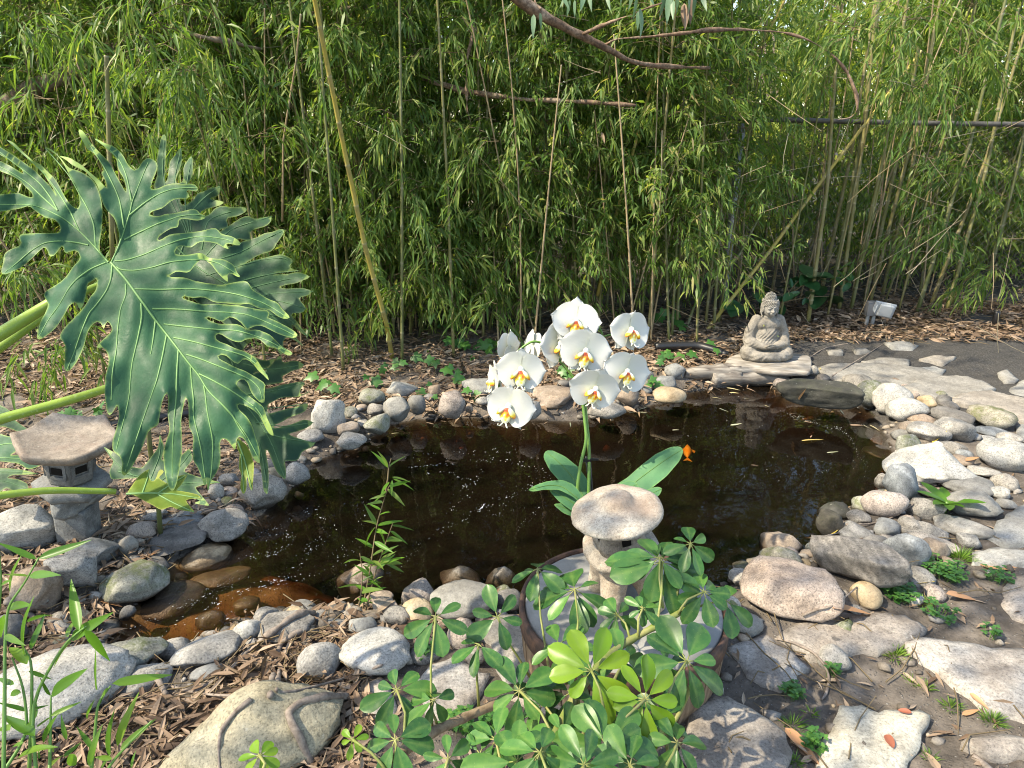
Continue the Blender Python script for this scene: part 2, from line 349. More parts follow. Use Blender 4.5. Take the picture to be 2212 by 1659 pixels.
def stone(ck, box, style, mat, label, rot=0, flat=None, sink=.35, z0=None, name='stone', cat='stone', group=None, sub=None):
    (u0, v0), (u1, v1) = crop(ck, box[0], box[1]), crop(ck, box[2], box[3])
    uc, vc = (u0 + u1) / 2, (v0 + v1) / 2
    g = ong(uc, v1 - (v1 - v0) * .15) if z0 is None else onz(uc, v1 - (v1 - v0) * .15, z0)
    zg = g.z if z0 is None else z0
    if z0 is None and float(sdist([g[:2]])[0]) < 0: zg = max(zg, -.06)
    c = .05
    for _ in range(6):
        zc = zg + c * (1 - sink); p = onz(uc, vc, zc); dd = depth(p)
        a = (u1 - u0) / 2 * dd / FPX; e = (v1 - v0) / 2 * dd / FPX; dl = math.atan2(CZ - zc, p.y)
        bb = .82 * a if flat is None else a * flat
        if bb * math.sin(dl) > e * .88: bb = e * .88 / math.sin(dl)
        c = math.sqrt(max(e * e - (bb * math.sin(dl)) ** 2, (.20 * a) ** 2)) / math.cos(dl); c = min(c, 1.25 * a)
    STONE_N[0] += 1; seed = 100 + STONE_N[0] * 13
    az = math.atan2(-p.x, p.y)
    ob = stone_mesh(seed, style, (a * 1.03, bb, c * 1.03), sub or (4 if (u1 - u0) > 95 else 3)).build(name, MAT[mat])
    ob.location = p; ob.rotation_euler = (0, 0, az + rot)
    return tag(ob, label, cat, group or 'stones ringing the pond')
ST = [
('bl',(-90,-5,322,312),'angular','pale','large speckled boulder at the left edge beside the lantern post'),
('bl',(440,185,760,405),'angular','blue','blue grey banded rock in front of the lantern post'),
('bl',(745,190,868,320),'round','smooth','small grey stone tucked behind the blue grey banded rock'),
('bl',(330,295,612,580),'angular','granite','angular speckled rock just below the blue grey banded rock'),
('bl',(660,355,1050,605),'oval','mossy','long pale rock with a mossy base at the left water edge',.35),
('bl',(80,380,390,680),'round','brown','dark round boulder behind the bamboo shoots'),
('bl',(-70,690,150,910),'round','darkrock','dark boulder cut by the left edge above the big white boulder'),
('bl',(1155,240,1470,440),'smooth','tan','smooth tan stone standing alone in the shallow amber water',.4),
('bl',(1270,22,1560,215),'round','granite','grey rock with wet dark lower half jutting out below the dark fern-like leaves'),
('bl',(920,130,1285,290),'slab','darkrock','flat dark slab at the waterside right of the green cane'),
('bl',(1010,30,1280,155),'angular','blue','dark blue-grey angular rock behind the flat dark slab'),
('bl',(805,98,975,215),'round','pink','small round pale stone among dry leaves left of the green cane'),
('bl',(890,20,1040,95),'round','granite','half buried grey stone under the yellow-green philodendron leaf'),
('bl',(755,640,858,728),'round','darkrock','small dark pebble at the edge of the inlet'),
('bl',(590,715,760,845),'round','smooth','wet round stone with a dry pale top in the inlet'),
('bl',(1085,808,1530,1010),'round','granite','saddle shaped grey boulder at the near edge of the amber water'),
('bl',(1480,725,1660,865),'round','pale','stone wedged behind the saddle shaped boulder'),
('bl',(1640,662,1985,850),'round','granite','rounded boulder crossed by a dead grey root'),
('bl',(1205,1005,1405,1100),'oval','smooth','small dark stone in front of the saddle shaped boulder'),
('bl',(1875,868,2150,1090),'angular','granite','triangular grey stone among roots on dark soil'),
('bl',(395,878,1030,1090),'oval','mossy','long mossy boulder closing the tip of the inlet'),
('bl',(700,1010,1080,1200),'round','granite','grey rock below the long mossy boulder'),
('bl',(-120,905,795,1410),'smooth','pale','huge rounded white granite boulder behind the bamboo shoots'),
('bl',(2030,712,2200,790),'round','granite','low stone just below the waterside bamboo sprig'),
('bm',(18,785,465,1055),'smooth','pale','long oval white granite boulder on dark soil',-.25),
('bm',(590,470,1000,715),'smooth','smooth','large smooth oval grey boulder below the two pointed stones'),
('bm',(650,355,905,530),'peak','pale','pointed stone at the near water edge left of the cone shaped one'),
('bm',(930,375,1130,545),'peak','pale','cone shaped white stone beside the rim of the round table'),
('bm',(405,473,618,650),'round','pink','pinkish round stone left of the large smooth grey boulder'),
('bm',(290,640,455,757),'round','granite','round stone below the pinkish one among dry leaves'),
('bm',(50,638,165,722),'round','granite','small stone at the foot of the waterside bamboo sprig'),
('bm',(160,655,290,725),'round','brown','low brown stone right of the waterside bamboo sprig'),
('bm',(695,715,890,920),'oval','pink','upright oval stone left of the pale flagstone under the table'),
('bm',(800,888,940,1020),'round','granite','small round stone with a twig at its right, on dark soil'),
('bm',(455,880,660,992),'oval','granite','flat grey stone right of the long oval white boulder'),
('bm',(990,532,1170,690),'slab','darkrock','dark slab between the smooth oval boulder and the table rim'),
('br',(548,160,805,335),'angular','brown','blocky brown-grey stone at the near right water edge'),
('br',(545,245,805,432),'round','mossy','rounded stone with a rust coloured patch'),
('br',(440,343,1045,700),'oval','pink','broad pinkish granite boulder right of the umbrella plant'),
('br',(875,155,1480,512),'slab','banded','large flat topped dark rock with fine parallel bands',-.35,.62),
('br',(1330,160,1602,397),'angular','blue','bluish rock behind the right end of the banded rock'),
('br',(1115,488,1312,647),'smooth','tan','tan cracked cobble on soil in front of the banded rock',-.5),
('br',(1050,108,1270,228),'angular','blue','bluish stone behind the left end of the banded rock'),
('br',(1095,30,1240,122),'round','granite','small stone between the wet dark slab and the blocky cobble row'),
('br',(905,-20,1105,275),'slab','blackrock','wet dark slab leaning into the water'),
('br',(1420,75,1575,182),'round','granite','round stone right of the pond under the leafy weed'),
('br',(1450,75,1722,225),'peak','granite','ridged stone above the two small pale stones'),
('br',(1478,178,1782,300),'round','pale','pale stone behind the grass tuft, left one'),
('br',(1560,200,1732,348),'oval','brown','brownish stone leaning against the pale stone by the grass tuft'),
('br',(1732,125,1912,208),'oval','pale','small pale stone above the grass tuft'),
('br',(1788,172,1932,274),'round','granite','small round stone right of the grass tuft'),
('br',(1660,78,2002,200),'slab','flaggrey','flat layered slab under the leafy weed'),
('br',(350,398,522,512),'round','pale','white stone beside the broad pinkish boulder'),
('br',(285,540,422,748),'oval','pale','tall white stone leaning by the right side of the table'),
('br',(798,275,902,342),'oval','brown','small brown stone wedged left of the banded rock'),
('br',(370,352,500,425),'round','mossy','low mossy stone at the water edge behind the white stone'),
('mr',(1070,780,1260,895),'round','granite','first stone of the row below the flagstone, next to the dark mossy ledge'),
('mr',(1150,818,1340,1005),'round','mossy','second stone of the row, with a greenish wet foot'),
('mr',(1262,840,1492,1035),'round','pale','round white speckled boulder, third of the row along the right bank'),
('mr',(1352,935,1602,1080),'round','pale','fourth boulder of the row along the right bank, slightly tan'),
('mr',(1480,1025,1642,1108),'oval','brown','low tan-grey stone below the fourth boulder of the row'),
('mr',(1638,988,1878,1125),'slab','darkrock','dark purplish slab left of the mossy oval boulder'),
('mr',(1868,983,2142,1130),'oval','mossy','oval boulder with yellow-green moss beside the path'),
('mr',(1488,1088,1738,1210),'oval','granite','oval grey boulder with a yellow leaf on it'),
('mr',(1655,1058,1888,1220),'angular','granite','slanting grey stone propped right of the yellow leaf'),
('mr',(1898,1110,2112,1185),'oval','blue','flat greenish stone below the mossy oval boulder'),
('mr',(1408,1168,1550,1325),'round','mossy','round mottled stone left of the big pyramid rock'),
('mr',(1365,1188,1882,1480),'peak','pale','big white pyramid shaped rock on the right bank'),
('mr',(1328,1360,1538,1605),'angular','blue','greenish grey streaked rock leaning in front of the pyramid rock'),
('mr',(1272,1398,1365,1525),'round','granite','small grey stone left of the greenish streaked rock'),
('mr',(1695,1402,2012,1550),'smooth','smooth','smooth bluish oval boulder right of the pyramid rock'),
('mr',(1938,1188,2240,1405),'smooth','pale','large round grey boulder at the right edge'),
('mr',(1195,1508,1458,1690),'angular','pink','tan blocky cobble at the water edge in front of the streaked rock'),
('mr',(925,1592,1135,1720),'flat','blackrock','wet dark stone half under water'),
('mr',(1495,1560,1702,1710),'round','granite','grey stone left of the leafy weed'),
('mr',(1718,1512,2048,1695),'round','smooth','broad grey boulder behind the leafy weed'),
('mr',(2010,1412,2168,1530),'round','granite','round stone right of the smooth bluish boulder'),
('mr',(1998,1492,2115,1580),'oval','pale','pale pitted stone right of the broad grey boulder'),
('mr',(2042,1572,2165,1645),'oval','smooth','smooth flat pebble beside the right flagstone'),
('mr',(1868,1368,2058,1445),'angular','granite','jagged stone between the pyramid rock and the large round boulder'),
('mr',(1662,1198,1848,1290),'oval','granite','low grey stone below the slanting stone'),
('mr',(1783,1258,1892,1335),'round','blue','small blue-grey stone by brown leaves'),
('mr',(1543,913,1664,990),'round','tan','small tan stone above the fourth boulder of the row'),
('mr',(1498,893,1548,955),'oval','pink','tiny pinkish stone left of the small tan stone'),
('mr',(1868,1155,1938,1208),'oval','granite','small flat stone left of the flat greenish stone'),
('mr',(1528,1500,1684,1565),'oval','brown','brown-grey stone under the greenish streaked rock'),
('mr',(1665,1520,1740,1570),'round','brown','small reddish stone below the smooth bluish boulder'),
('mr',(2048,1150,2195,1225),'oval','pale','pale flat stone above the large round boulder'),
('mr',(1935,1172,2045,1215),'oval','pale','narrow white stone above the large round boulder'),
('mr',(628,812,728,875),'flat','pink','tan stone under the right end of the driftwood'),
('mr',(668,815,1165,990),'flat','blackrock','long dark mossy ledge rock at the far water edge',0,.5),
('mr',(845,728,912,802),'round','pale','speckled stone under the statue plate'),
('mr',(-60,722,65,812),'round','smooth','grey stone left of the driftwood'),
('mm',(1580,953,1822,1070),'oval','granite','half wet stone under the lowest right orchid flower'),
('mm',(1993,868,2202,970),'oval','tan','tan-topped stone at the far water edge left of the statue'),
('mm',(1150,953,1288,1070),'round','granite','round stone behind the lowest left orchid flower'),
('mm',(638,893,808,1068),'round','pink','round pale stone under the ivy trailing to the water'),
('mm',(448,910,556,1047),'oval','smooth','upright dark stone left of the ivy'),
('mm',(290,928,458,1088),'round','smooth','dark round stone in the heap left of the ivy'),
('mm',(310,818,512,938),'angular','smooth','dark blocky stone on top of the heap left of the ivy'),
('mm',(133,872,300,990),'round','mossy','olive grey stone at the left of the heap'),
('mm',(188,970,302,1050),'round','granite','small stone in the middle of the heap'),
('mm',(165,1035,335,1170),'angular','mossy','square mossy stone at the water edge below the heap'),
('mm',(-2,1143,184,1265),'round','granite','grey stone with a wet foot at the water edge right of the white block'),
('mm',(-168,937,47,1165),'angular','pale','big square white block at the far bank right of the philodendron'),
('mm',(0,1083,142,1175),'round','brown','brown stone between the white block and the water'),
('mm',(788,812,1002,932),'round','smooth','dark grey stone behind the left orchid flowers'),
('mm',(1215,862,1505,990),'slab','brown','brown slab behind the orchid stems'),
('mm',(1768,858,1902,985),'angular','brown','brown-grey stone right of the lowest orchid flower'),
('mm',(1388,818,1482,882),'oval','darkrock','small dark stone behind the orchid stems'),
('mm',(2068,713,2198,813),'round','smooth','grey stone at the foot of the bamboo left of the statue'),
('mm',(2008,788,2142,873),'flat','smooth','flat slate stone behind the tan-topped stone'),
('mm',(1898,752,2002,843),'round','granite','grey stone above the flat slate stone'),
('mm',(573,848,652,935),'round','brown','small stone half hidden by ivy'),
('mm',(873,928,952,978),'oval','granite','small stone left of the brown slab at the water'),
('mm',(808,968,857,1032),'oval','brown','narrow stone among trailing ivy at the water'),
('ml',(1883,1128,2044,1220),'oval','granite','grey stone at the left bank below the white block'),
('ml',(1376,1408,1503,1500),'round','granite','round stone on the left bank behind the hanging leaf tips'),
('ml',(1516,1398,1804,1645),'round','granite','large round stone with a wet lower half on the left bank'),
('ml',(1788,1338,1954,1485),'round','granite','stone with a wet lower half right of the large half wet one'),
('ml',(1318,1473,1414,1595),'round','pale','pale stone left of the large half wet one'),
]
for row in ST:
    stone(*row[:5], rot=row[5] if len(row) > 5 else 0, flat=row[6] if len(row) > 6 else None, sink=.30)
# stones lying under the water
for ck, box, mat, lab in [('bl',(850,485,1290,720),'brown','broad drowned rock beside the mossy based rock'),('bl',(1220,395,1580,530),'tan','drowned amber rock below the tan stone'),
    ('mr',(1200,1245,1415,1325),'blackrock','black wet stone just breaking the surface near the right bank'),('bm',(0,375,300,620),'brown','drowned round boulder behind the waterside bamboo sprig'),
    ('ml',(1890,1270,2060,1395),'darkrock','drowned dark rock below the left bank stones'),('mr',(1250,1180,1400,1240),'brown','drowned flat rock near the mottled stone'),
    ('bl',(1480,575,1640,680),'tan','drowned tan pebble in the sunlit amber water'),('bl',(1240,660,1420,790),'tan','drowned flat tan pebble at the inlet')]:
    stone(ck, box, 'oval', mat, lab, z0=-.045, sink=.75)
R2 = stone('bl', (1050, 1228, 2175, 1720), 'oval', 'buff', 'huge flat buff boulder with a raised knob at the bottom edge', sub=5, flat=.62)
v = np.empty(len(R2.data.vertices) * 3, np.float32); R2.data.vertices.foreach_get('co', v); v = v.reshape(-1, 3)
kx, ky = v[:, 0].max() * .02, v[:, 1].max() * .45
w = np.exp(-(((v[:, 0] - kx) / .085) ** 2 + ((v[:, 1] - ky) / .085) ** 2) ** 1.6) * (v[:, 2] > 0)
v[:, 2] += .05 * w; R2.data.vertices.foreach_set('co', v.ravel()); R2.data.update()

# small fillers between the big stones
_cs = np.array([[o.location.x, o.location.y, max(o.dimensions.x, o.dimensions.y) * .46] for o in COL.objects if o.name.startswith('stone')]); rf = np.random.default_rng(77); nf = 0
_U, _V = rf.uniform(100, 2250, 6000), rf.uniform(820, 1500, 6000); _P = ong_arr(_U, _V); _D = sdist(_P[:, :2])
for u, v_, p, sd_ in zip(_U, _V, [Vector(q_) for q_ in _P], _D):
    if not (.0 < sd_ < (.42 if p.x > .9 else .20)) or nf >= 110: continue
    if 1100 < u < 1600 and v_ > 1150: continue
    rr = rf.uniform(.020, .048); dd = np.hypot(_cs[:, 0] - p.x, _cs[:, 1] - p.y) - _cs[:, 2]
    if dd.min() < rr * .55: continue
    _cs = np.vstack([_cs, [p.x, p.y, rr]]); nf += 1; mt_ = ('granite', 'brown', 'pink', 'smooth', 'pale', 'tan', 'darkrock', 'mossy')[rf.integers(8)]
    o = stone_mesh(3000 + nf, ('round', 'angular', 'oval', 'smooth')[rf.integers(4)], (rr * rf.uniform(1, 1.35), rr, rr * rf.uniform(.6, .85)), 2 if rr < .03 else 3).build('stone', MAT[mt_]); o.location = p + Vector((0, 0, rr * .25)); o.rotation_euler = (0, 0, rf.random() * 6.28)
    tag(o, 'small stone filling a gap between the bigger stones of the pond rim', 'stone', 'small filler stones of the pond rim')
# ---------------------------------------------------------------- flagstones
def flag(ck, pts, mat, label, up=.020, thick=.05, seed=0):
    P2 = []
    pts = [crop(ck, *p) for p in pts]; ce = np.mean(pts, 0); pts = [tuple(ce + (np.array(p) - ce) * 1.06) for p in pts]
    for i, p in enumerate(pts):
        q_ = pts[(i + 1) % len(pts)]; n = max(1, int(math.dist(p, q_) / 9))
        for k in range(n): P2.append((p[0] + (q_[0] - p[0]) * k / n, p[1] + (q_[1] - p[1]) * k / n))
    W2 = np.array([onz(u, v, .075)[:2] for u, v in P2])
    W2 = W2 + .005 * np.column_stack([wob(W2, 9, seed + 1), wob(W2, 9, seed + 2)])
    lo, hi = W2.min(0), W2.max(0); st = max(.022, (hi - lo).max() / 34)
    gx_, gy_ = np.meshgrid(np.arange(lo[0], hi[0], st), np.arange(lo[1], hi[1], st)); G = np.column_stack([gx_.ravel(), gy_.ravel()])
    def inside(G):
        ins = np.zeros(len(G), bool); dd = np.full(len(G), 9.)
        for a, b in zip(W2, np.roll(W2, -1, 0)):
            c = ((a[1] > G[:, 1]) != (b[1] > G[:, 1]))
            with np.errstate(divide='ignore', invalid='ignore'): ins ^= c & (G[:, 0] < (b[0] - a[0]) * (G[:, 1] - a[1]) / (b[1] - a[1]) + a[0])
            ab = b - a; t = np.clip(((G - a) @ ab) / max(ab @ ab, 1e-9), 0, 1); dd = np.minimum(dd, np.linalg.norm(G - a - t[:, None] * ab, axis=1))
        return ins, dd
    ins, dd = inside(G); G = G[ins & (dd > st * .45)]
    allp = np.vstack([W2, G]); n = len(W2)
    vs, _, fs, *_r = delaunay_2d_cdt([Vector(p) for p in allp], [(i, (i + 1) % n) for i in range(n)], [], 0, 1e-6)
    vs = np.array([v[:] for v in vs])
    cen = np.array([vs[list(f)].mean(0) for f in fs]); ok, _d = inside(cen); fs = [tuple(f) for f, k in zip(fs, ok) if k]
    c0 = W2.mean(0); z0 = float(gz([c0])[0])
    _i, ed = inside(vs)
    zt = z0 + up + .004 * wob(vs, 3, seed + 5) + .0022 * wob(vs, 14, seed + 6) - .009 * np.exp(-ed / .007)
    c3 = np.array([c0[0], c0[1], z0])
    top = np.column_stack([vs, zt]) - c3; bot = np.column_stack([c0 + (vs - c0) * .985, zt * 0 + z0 - thick]) - c3
    k = len(vs); edc = {}
    for f in fs:
        for a, b in zip(f, f[1:] + f[:1]): edc[(a, b)] = 1
    rim = [(a, b) for (a, b) in edc if (b, a) not in edc]
    b_ = MB(); b_.add(np.vstack([top, bot]), fs + [(b, a, a + k, b + k) for a, b in rim])
    o = b_.build('flagstone', MAT[mat]); o.location = c3
    return tag(o, label, 'flagstone', 'flagstones set in the soil')
FL = [
('br',[(655,820),(760,750),(900,690),(1000,670),(1120,672),(1250,690),(1330,670),(1450,690),(1540,730),(1580,775),(1480,830),(1390,880),(1290,920),(1180,890),(1050,950),(880,930),(760,870)],'flag','wide pinkish flagstone in front of the broad pinkish boulder'),
('br',[(360,890),(480,830),(600,790),(650,840),(740,900),(840,990),(760,1070),(700,1120),(560,1110),(460,1050),(400,960)],'flag','buff flagstone between the umbrella plant and the wide pinkish one'),
('br',[(1470,850),(1560,840),(1800,860),(2000,890),(2260,905),(2260,1360),(2100,1320),(1960,1260),(1800,1130),(1650,1000),(1530,930)],'flag','big wedge shaped flagstone at the right edge with a pointed left end'),
('br',[(120,1290),(220,1240),(350,1215),(500,1300),(620,1380),(700,1450),(720,1560),(700,1690),(640,1780),(200,1800),(60,1560)],'flag','brownish flagstone below the umbrella plant leaves at the bottom edge'),
('br',[(1070,1260),(1200,1225),(1300,1290),(1420,1280),(1550,1285),(1600,1320),(1560,1420),(1540,1500),(1480,1600),(1420,1740),(900,1760),(920,1550),(980,1450),(1040,1340)],'flagpale','sunlit cream flagstone with red leaves on it'),
('br',[(2090,520),(2150,430),(2280,430),(2280,730),(2140,680),(2090,600)],'flag','small flagstone at the right edge beside bare soil'),
('br',[(1900,300),(2000,270),(2130,262),(2280,270),(2280,372),(2050,365),(1900,350)],'flaggrey','narrow grey flagstone right of the grass tuft'),
('br',[(1970,200),(2050,120),(2150,40),(2230,10),(2330,0),(2330,250),(2100,255)],'flaggrey','grey flagstone at the right edge above the narrow one'),
('br',[(1830,1500),(2000,1450),(2280,1480),(2280,1600),(2000,1590)],'flag','half buried flagstone in the lower right corner'),
('mr',[(930,740),(1000,715),(1200,710),(1400,720),(1560,740),(1690,790),(1600,830),(1450,870),(1300,850),(1100,830),(980,790)],'flaggrey','long grey flagstone right of the statue'),
('mr',[(1440,872),(1560,822),(1690,802),(1850,805),(1960,840),(2020,885),(1900,910),(1800,945),(1700,950),(1580,920)],'flaggrey','second grey flagstone along the path from the statue'),
('mr',[(1750,962),(1870,922),(2000,905),(2150,945),(2320,990),(2320,1100),(2150,1090),(2050,1012),(1900,1012)],'flaggrey','third grey flagstone along the path, above the mossy oval boulder'),
('mr',[(1195,700),(1300,685),(1480,690),(1480,725),(1330,712)],'flaggrey','thin flagstone behind the long grey one'),
('mr',[(1555,690),(1650,668),(1780,680),(1700,712)],'flaggrey','small flagstone in the gravel right of the thin one'),
('mr',[(1525,728),(1640,714),(1720,735),(1690,780),(1600,760)],'flaggrey','small kite shaped flagstone beside an upright twig'),
('mr',[(2050,755),(2110,740),(2180,800),(2150,825),(2090,820)],'flaggrey','small lone flagstone in the dark gravel'),
('mr',[(2110,880),(2210,820),(2320,820),(2320,930),(2140,925)],'flaggrey','flagstone at the right edge in the dark gravel'),
('mr',[(1330,600),(1440,595),(1540,615),(1500,640),(1380,630)],'flaggrey','far flagstone at the edge of the leaf litter below the electric box'),
('mr',[(970,645),(1060,640),(1060,665),(980,668)],'flaggrey','tiny far flagstone just right of the statue'),
('mr',[(1130,640),(1210,632),(1230,655),(1150,662)],'flaggrey','tiny far flagstone between twigs'),
('mr',[(2160,1112),(2320,1104),(2320,1250),(2180,1180)],'flaggrey','flagstone at the right edge below the mossy oval boulder'),
('bm',[(860,820),(1020,700),(1140,700),(1220,740),(1270,850),(1340,900),(1340,1060),(1200,1110),(1060,1090),(1010,1000),(970,880)],'flaggrey','pale bluish flagstone left of the round table'),
('bm',[(510,1110),(600,1020),(740,965),(830,1010),(950,1080),(890,1180),(820,1290),(680,1345),(560,1300)],'flag','pointed grey flagstone among the umbrella plant stems'),
('bm',[(60,1240),(130,1150),(250,1080),(330,1130),(390,1290),(330,1340),(180,1310)],'flag','dark grey flagstone left of the pointed one'),
('bm',[(1120,1220),(1300,1130),(1500,1090),(1650,1180),(1600,1290),(1400,1330),(1250,1290)],'flag','flagstone behind the dense umbrella plant leaves'),
]
for i, r in enumerate(FL): flag(*r, seed=500 + i * 11)
# ---------------------------------------------------------------- bamboo grove, fence, trees beyond
def nrm(a): return a / np.maximum(np.linalg.norm(a, axis=1, keepdims=True), 1e-9)
def leaves(mb, base, d, up, L, Wd, droop=.25, t=None, fold=False):
    base = np.asarray(base, float); d = nrm(np.asarray(d, float)); N = len(base)
    side = nrm(np.cross(d, up)); nn = nrm(np.cross(side, d)); L = np.broadcast_to(L, (N,))[:, None]; Wd = np.broadcast_to(Wd, (N,))[:, None]
    t = rng.random(N) if t is None else np.broadcast_to(t, (N,))
    dz = np.array([0, 0, -1.0])
    pt = lambda s: base + d * L * s + dz * (L * droop * s * s)
    if not fold:
        V = np.stack([base, pt(.28) + side * Wd * .5, pt(.28) - side * Wd * .5, pt(.65) + side * Wd * .36, pt(.65) - side * Wd * .36, pt(1.0)], 1)
        F = [(0, 2, 1), (1, 2, 4, 3), (3, 4, 5)]; sv = [0, .28, .28, .65, .65, 1]
    else:
        h = nn * Wd * .16
        V = np.stack([base, pt(.28) + side * Wd * .5 + h, pt(.28) - side * Wd * .5 + h, pt(.65) + side * Wd * .36 + h, pt(.65) - side * Wd * .36 + h, pt(1.0), pt(.28), pt(.65)], 1)
        F = [(0, 6, 1), (0, 2, 6), (1, 6, 7, 3), (6, 2, 4, 7), (3, 7, 5), (7, 4, 5)]; sv = [0, .28, .28, .65, .65, 1, .28, .65]
    k = V.shape[1]
    mb.v.append(V.reshape(-1, 3)); n0 = mb.n
    for i in range(N):
        o = n0 + i * k; mb.f += [tuple(a + o for a in f) for f in F]
    mb.t.append(np.repeat(t, k)); mb.s.append(np.tile(sv, N)); mb.n += N * k

def culm_mat(name, stops):
    m = NT(name); o = m.co(); s = m.attr('t'); rnd = m.n('ObjectInfo').outputs['Random']
    c = m.ramp(m.math('ADD', m.math('MULTIPLY', rnd, .7), m.math('MULTIPLY', m.noise(5, 3, .5, o), .3)), stops)
    c = m.mix(m.math('MULTIPLY', s, .75), c, (.30, .28, .20)); c = m.mix(m.ramp(m.noise(40, 3, .6, o), [(.55, 0.0), (.75, .5)]), c, (.08, .07, .04))
    return m.fin(c, .5, .35)
MAT['culm'] = culm_mat('bamboo_culm', [(0, (.065, .085, .026)), (.35, (.11, .125, .038)), (.65, (.165, .155, .05)), (1, (.22, .175, .075))])
MAT['culm_dry'] = culm_mat('dry_bamboo', [(0, (.20, .14, .08)), (.5, (.30, .215, .12)), (1, (.40, .31, .19))])
MAT['culm_yellow'] = culm_mat('yellow_bamboo', [(0, (.33, .27, .05)), (1, (.42, .33, .08))])
MAT['twig'] = NT('twig').fin((.16, .12, .07), .8, .2)
def culm(mb, pts, r0, r1, inter=.23, sides=7):
    P = [Vector(p) for p in pts]; L = [0]
    for a, b in zip(P, P[1:]): L.append(L[-1] + (b - a).length)
    def at(s):
        for i in range(len(P) - 1):
            if s <= L[i + 1] or i == len(P) - 2: return P[i].lerp(P[i + 1], (s - L[i]) / max(L[i + 1] - L[i], 1e-6))
    path, rad, tt = [], [], []; n = max(1, int(L[-1] / inter))
    for k in range(n):
        s0 = L[-1] * k / n; s1 = L[-1] * (k + 1) / n
        for f, m_, t_ in ((.02, 1.0, .2), (.5, .97, 0), (.955, 1.0, .5), (.975, 1.17, .9), (1.0, 1.06, .6)):
            s = s0 + (s1 - s0) * f; r = r0 + (r1 - r0) * s / L[-1]; path.append(at(s)); rad.append(r * m_); tt.append(t_)
    mb.tube(path, rad, sides, True, np.repeat(tt, sides))
    return at, L[-1]
def foliage(seed, h0, h1, top, dens=1.0, long_=.75, lean=(0, 0)):
    r = np.random.default_rng(seed); fm, tw = MB(), MB(); B, D, U, LL = [], [], [], []
    h = h0
    while h < h1:
        for _ in range(r.integers(3, 6)):
            if r.random() > dens: continue
            az = r.random() * 6.28; Lb = (1.15 if h < 1.0 else 1.0) * long_ * (.4 + .7 * r.random()) * (1 - .35 * (h - h0) / max(h1 - h0, .1)); el = .25 + .7 * r.random()
            o = np.array([lean[0] * h, lean[1] * h, h]); dirh = np.array([math.cos(az), math.sin(az), 0])
            ss = np.linspace(0, 1, 5); sag = .35 + .55 * r.random()
            path = [o + dirh * Lb * s * math.cos(el) + np.array([0, 0, Lb * s * math.sin(el) - sag * Lb * s * s]) for s in ss]
            tw.tube([tuple(p) for p in path], [.0030, .0024, .0018, .0014, .001], 3, False)
            n = int(12 + Lb * 58)
            for s in np.concatenate([.25 + .75 * r.random(n), np.ones(4)]):
                i = min(int(s * 4), 3); p = path[i] + (path[i + 1] - path[i]) * (s * 4 - i); tg = path[i + 1] - path[i]; tg = tg / np.linalg.norm(tg)
                off = r.normal(size=3) * .035
                B.append(p + off * .6); D.append(tg * .7 + r.normal(size=3) * .62 + np.array([0, 0, -.30])); U.append(np.array([0, 0, 1]) + r.normal(size=3) * .6)
                LL.append(.042 + .052 * r.random())
        h += .16 + .06 * r.random()
    LL = np.array(LL); leaves(fm, B, D, U, LL, LL * (.15 + .06 * r.random(len(LL))), .3, r.random(len(LL)))
    return fm, tw
BV = []
for k in range(12):
    lo = k % 3; r_ = random.Random(k); ln = (r_.uniform(-.05, .05), r_.uniform(-.06, .03))
    c_ = MB(); Ht = 3.2 if lo < 2 else 3.0
    culm(c_, [(ln[0] * z + .02 * math.sin(z * 1.3 + k), ln[1] * z, z) for z in np.linspace(-.05, Ht, 9)], .0115, .006)
    f_, t_ = foliage(40 + k, (.22, .6, 1.0)[lo], Ht, Ht, .92, .75, ln)
    BV.append((c_.mesh('culm', MAT['culm']), f_.mesh('foliage', MAT['bamboo_leaf'], False), t_.mesh('twig', MAT['twig']), lo))
def bamboo(x, y, var, rz, sc=1.0, tilt=(0, 0), label=None, group='bamboo plants of the grove', leafmat=None):
    z = float(gz([(x, y)])[0]); r = empty('bamboo', (x, y, z - .02), label or ('bamboo leafy almost to the ground, ' if var % 3 == 0 else 'bamboo with a bare lower stem and drooping leaves, ' if var % 3 == 2 else 'bamboo leafy from knee height up, ') + next(w for lim, w in ((-2.6, 'at the far left of the grove'), (-1.2, 'behind the philodendron leaves'), (-.5, 'around the long yellow cane'), (.3, 'behind the ivy left of the orchid'), (1.2, 'behind the orchid'), (2.2, 'behind and left of the statue'), (3.4, 'around the electric box'), (99, 'at the far right of the grove')) if x < lim), 'bamboo', group)
    r.rotation_euler = (tilt[0], tilt[1], rz); r.scale = (sc, sc, sc)
    cm, fm, tm, _ = BV[var]
    put('culm', cm, r); put('foliage', fm, r, kind='stuff'); put('branch', tm, r, kind='stuff')
    return r
rb = random.Random(11)
def pick(kind): return rb.choice([i for i in range(12) if BV[i][3] in kind])
# left and middle: close to the far bank, right: set back behind the path
for i in range(122):
    x = -4.6 + 6.2 * (i + rb.random()) / 122; y = 4.75 + abs(rb.gauss(0, .75)) + (.25 if x < -2 else 0)
    low = x < .35
    bamboo(x, y, pick((0, 1) if low else (1, 2)), rb.random() * 6.28, rb.uniform(.8, 1.08), (rb.gauss(0, .05), rb.gauss(0, .05)))
for i in range(54):
    x = .9 + 5.4 * (i + rb.random()) / 54; y = 5.75 + abs(rb.gauss(0, .7)) + (.25 if x > 3 else 0)
    if 1.3 < x < 3.3 and rb.random() < .5: continue
    bamboo(x, y, pick((0, 1, 2, 2)), rb.random() * 6.28, rb.uniform(.8, 1.1), (rb.gauss(0, .06), rb.gauss(0, .08)))
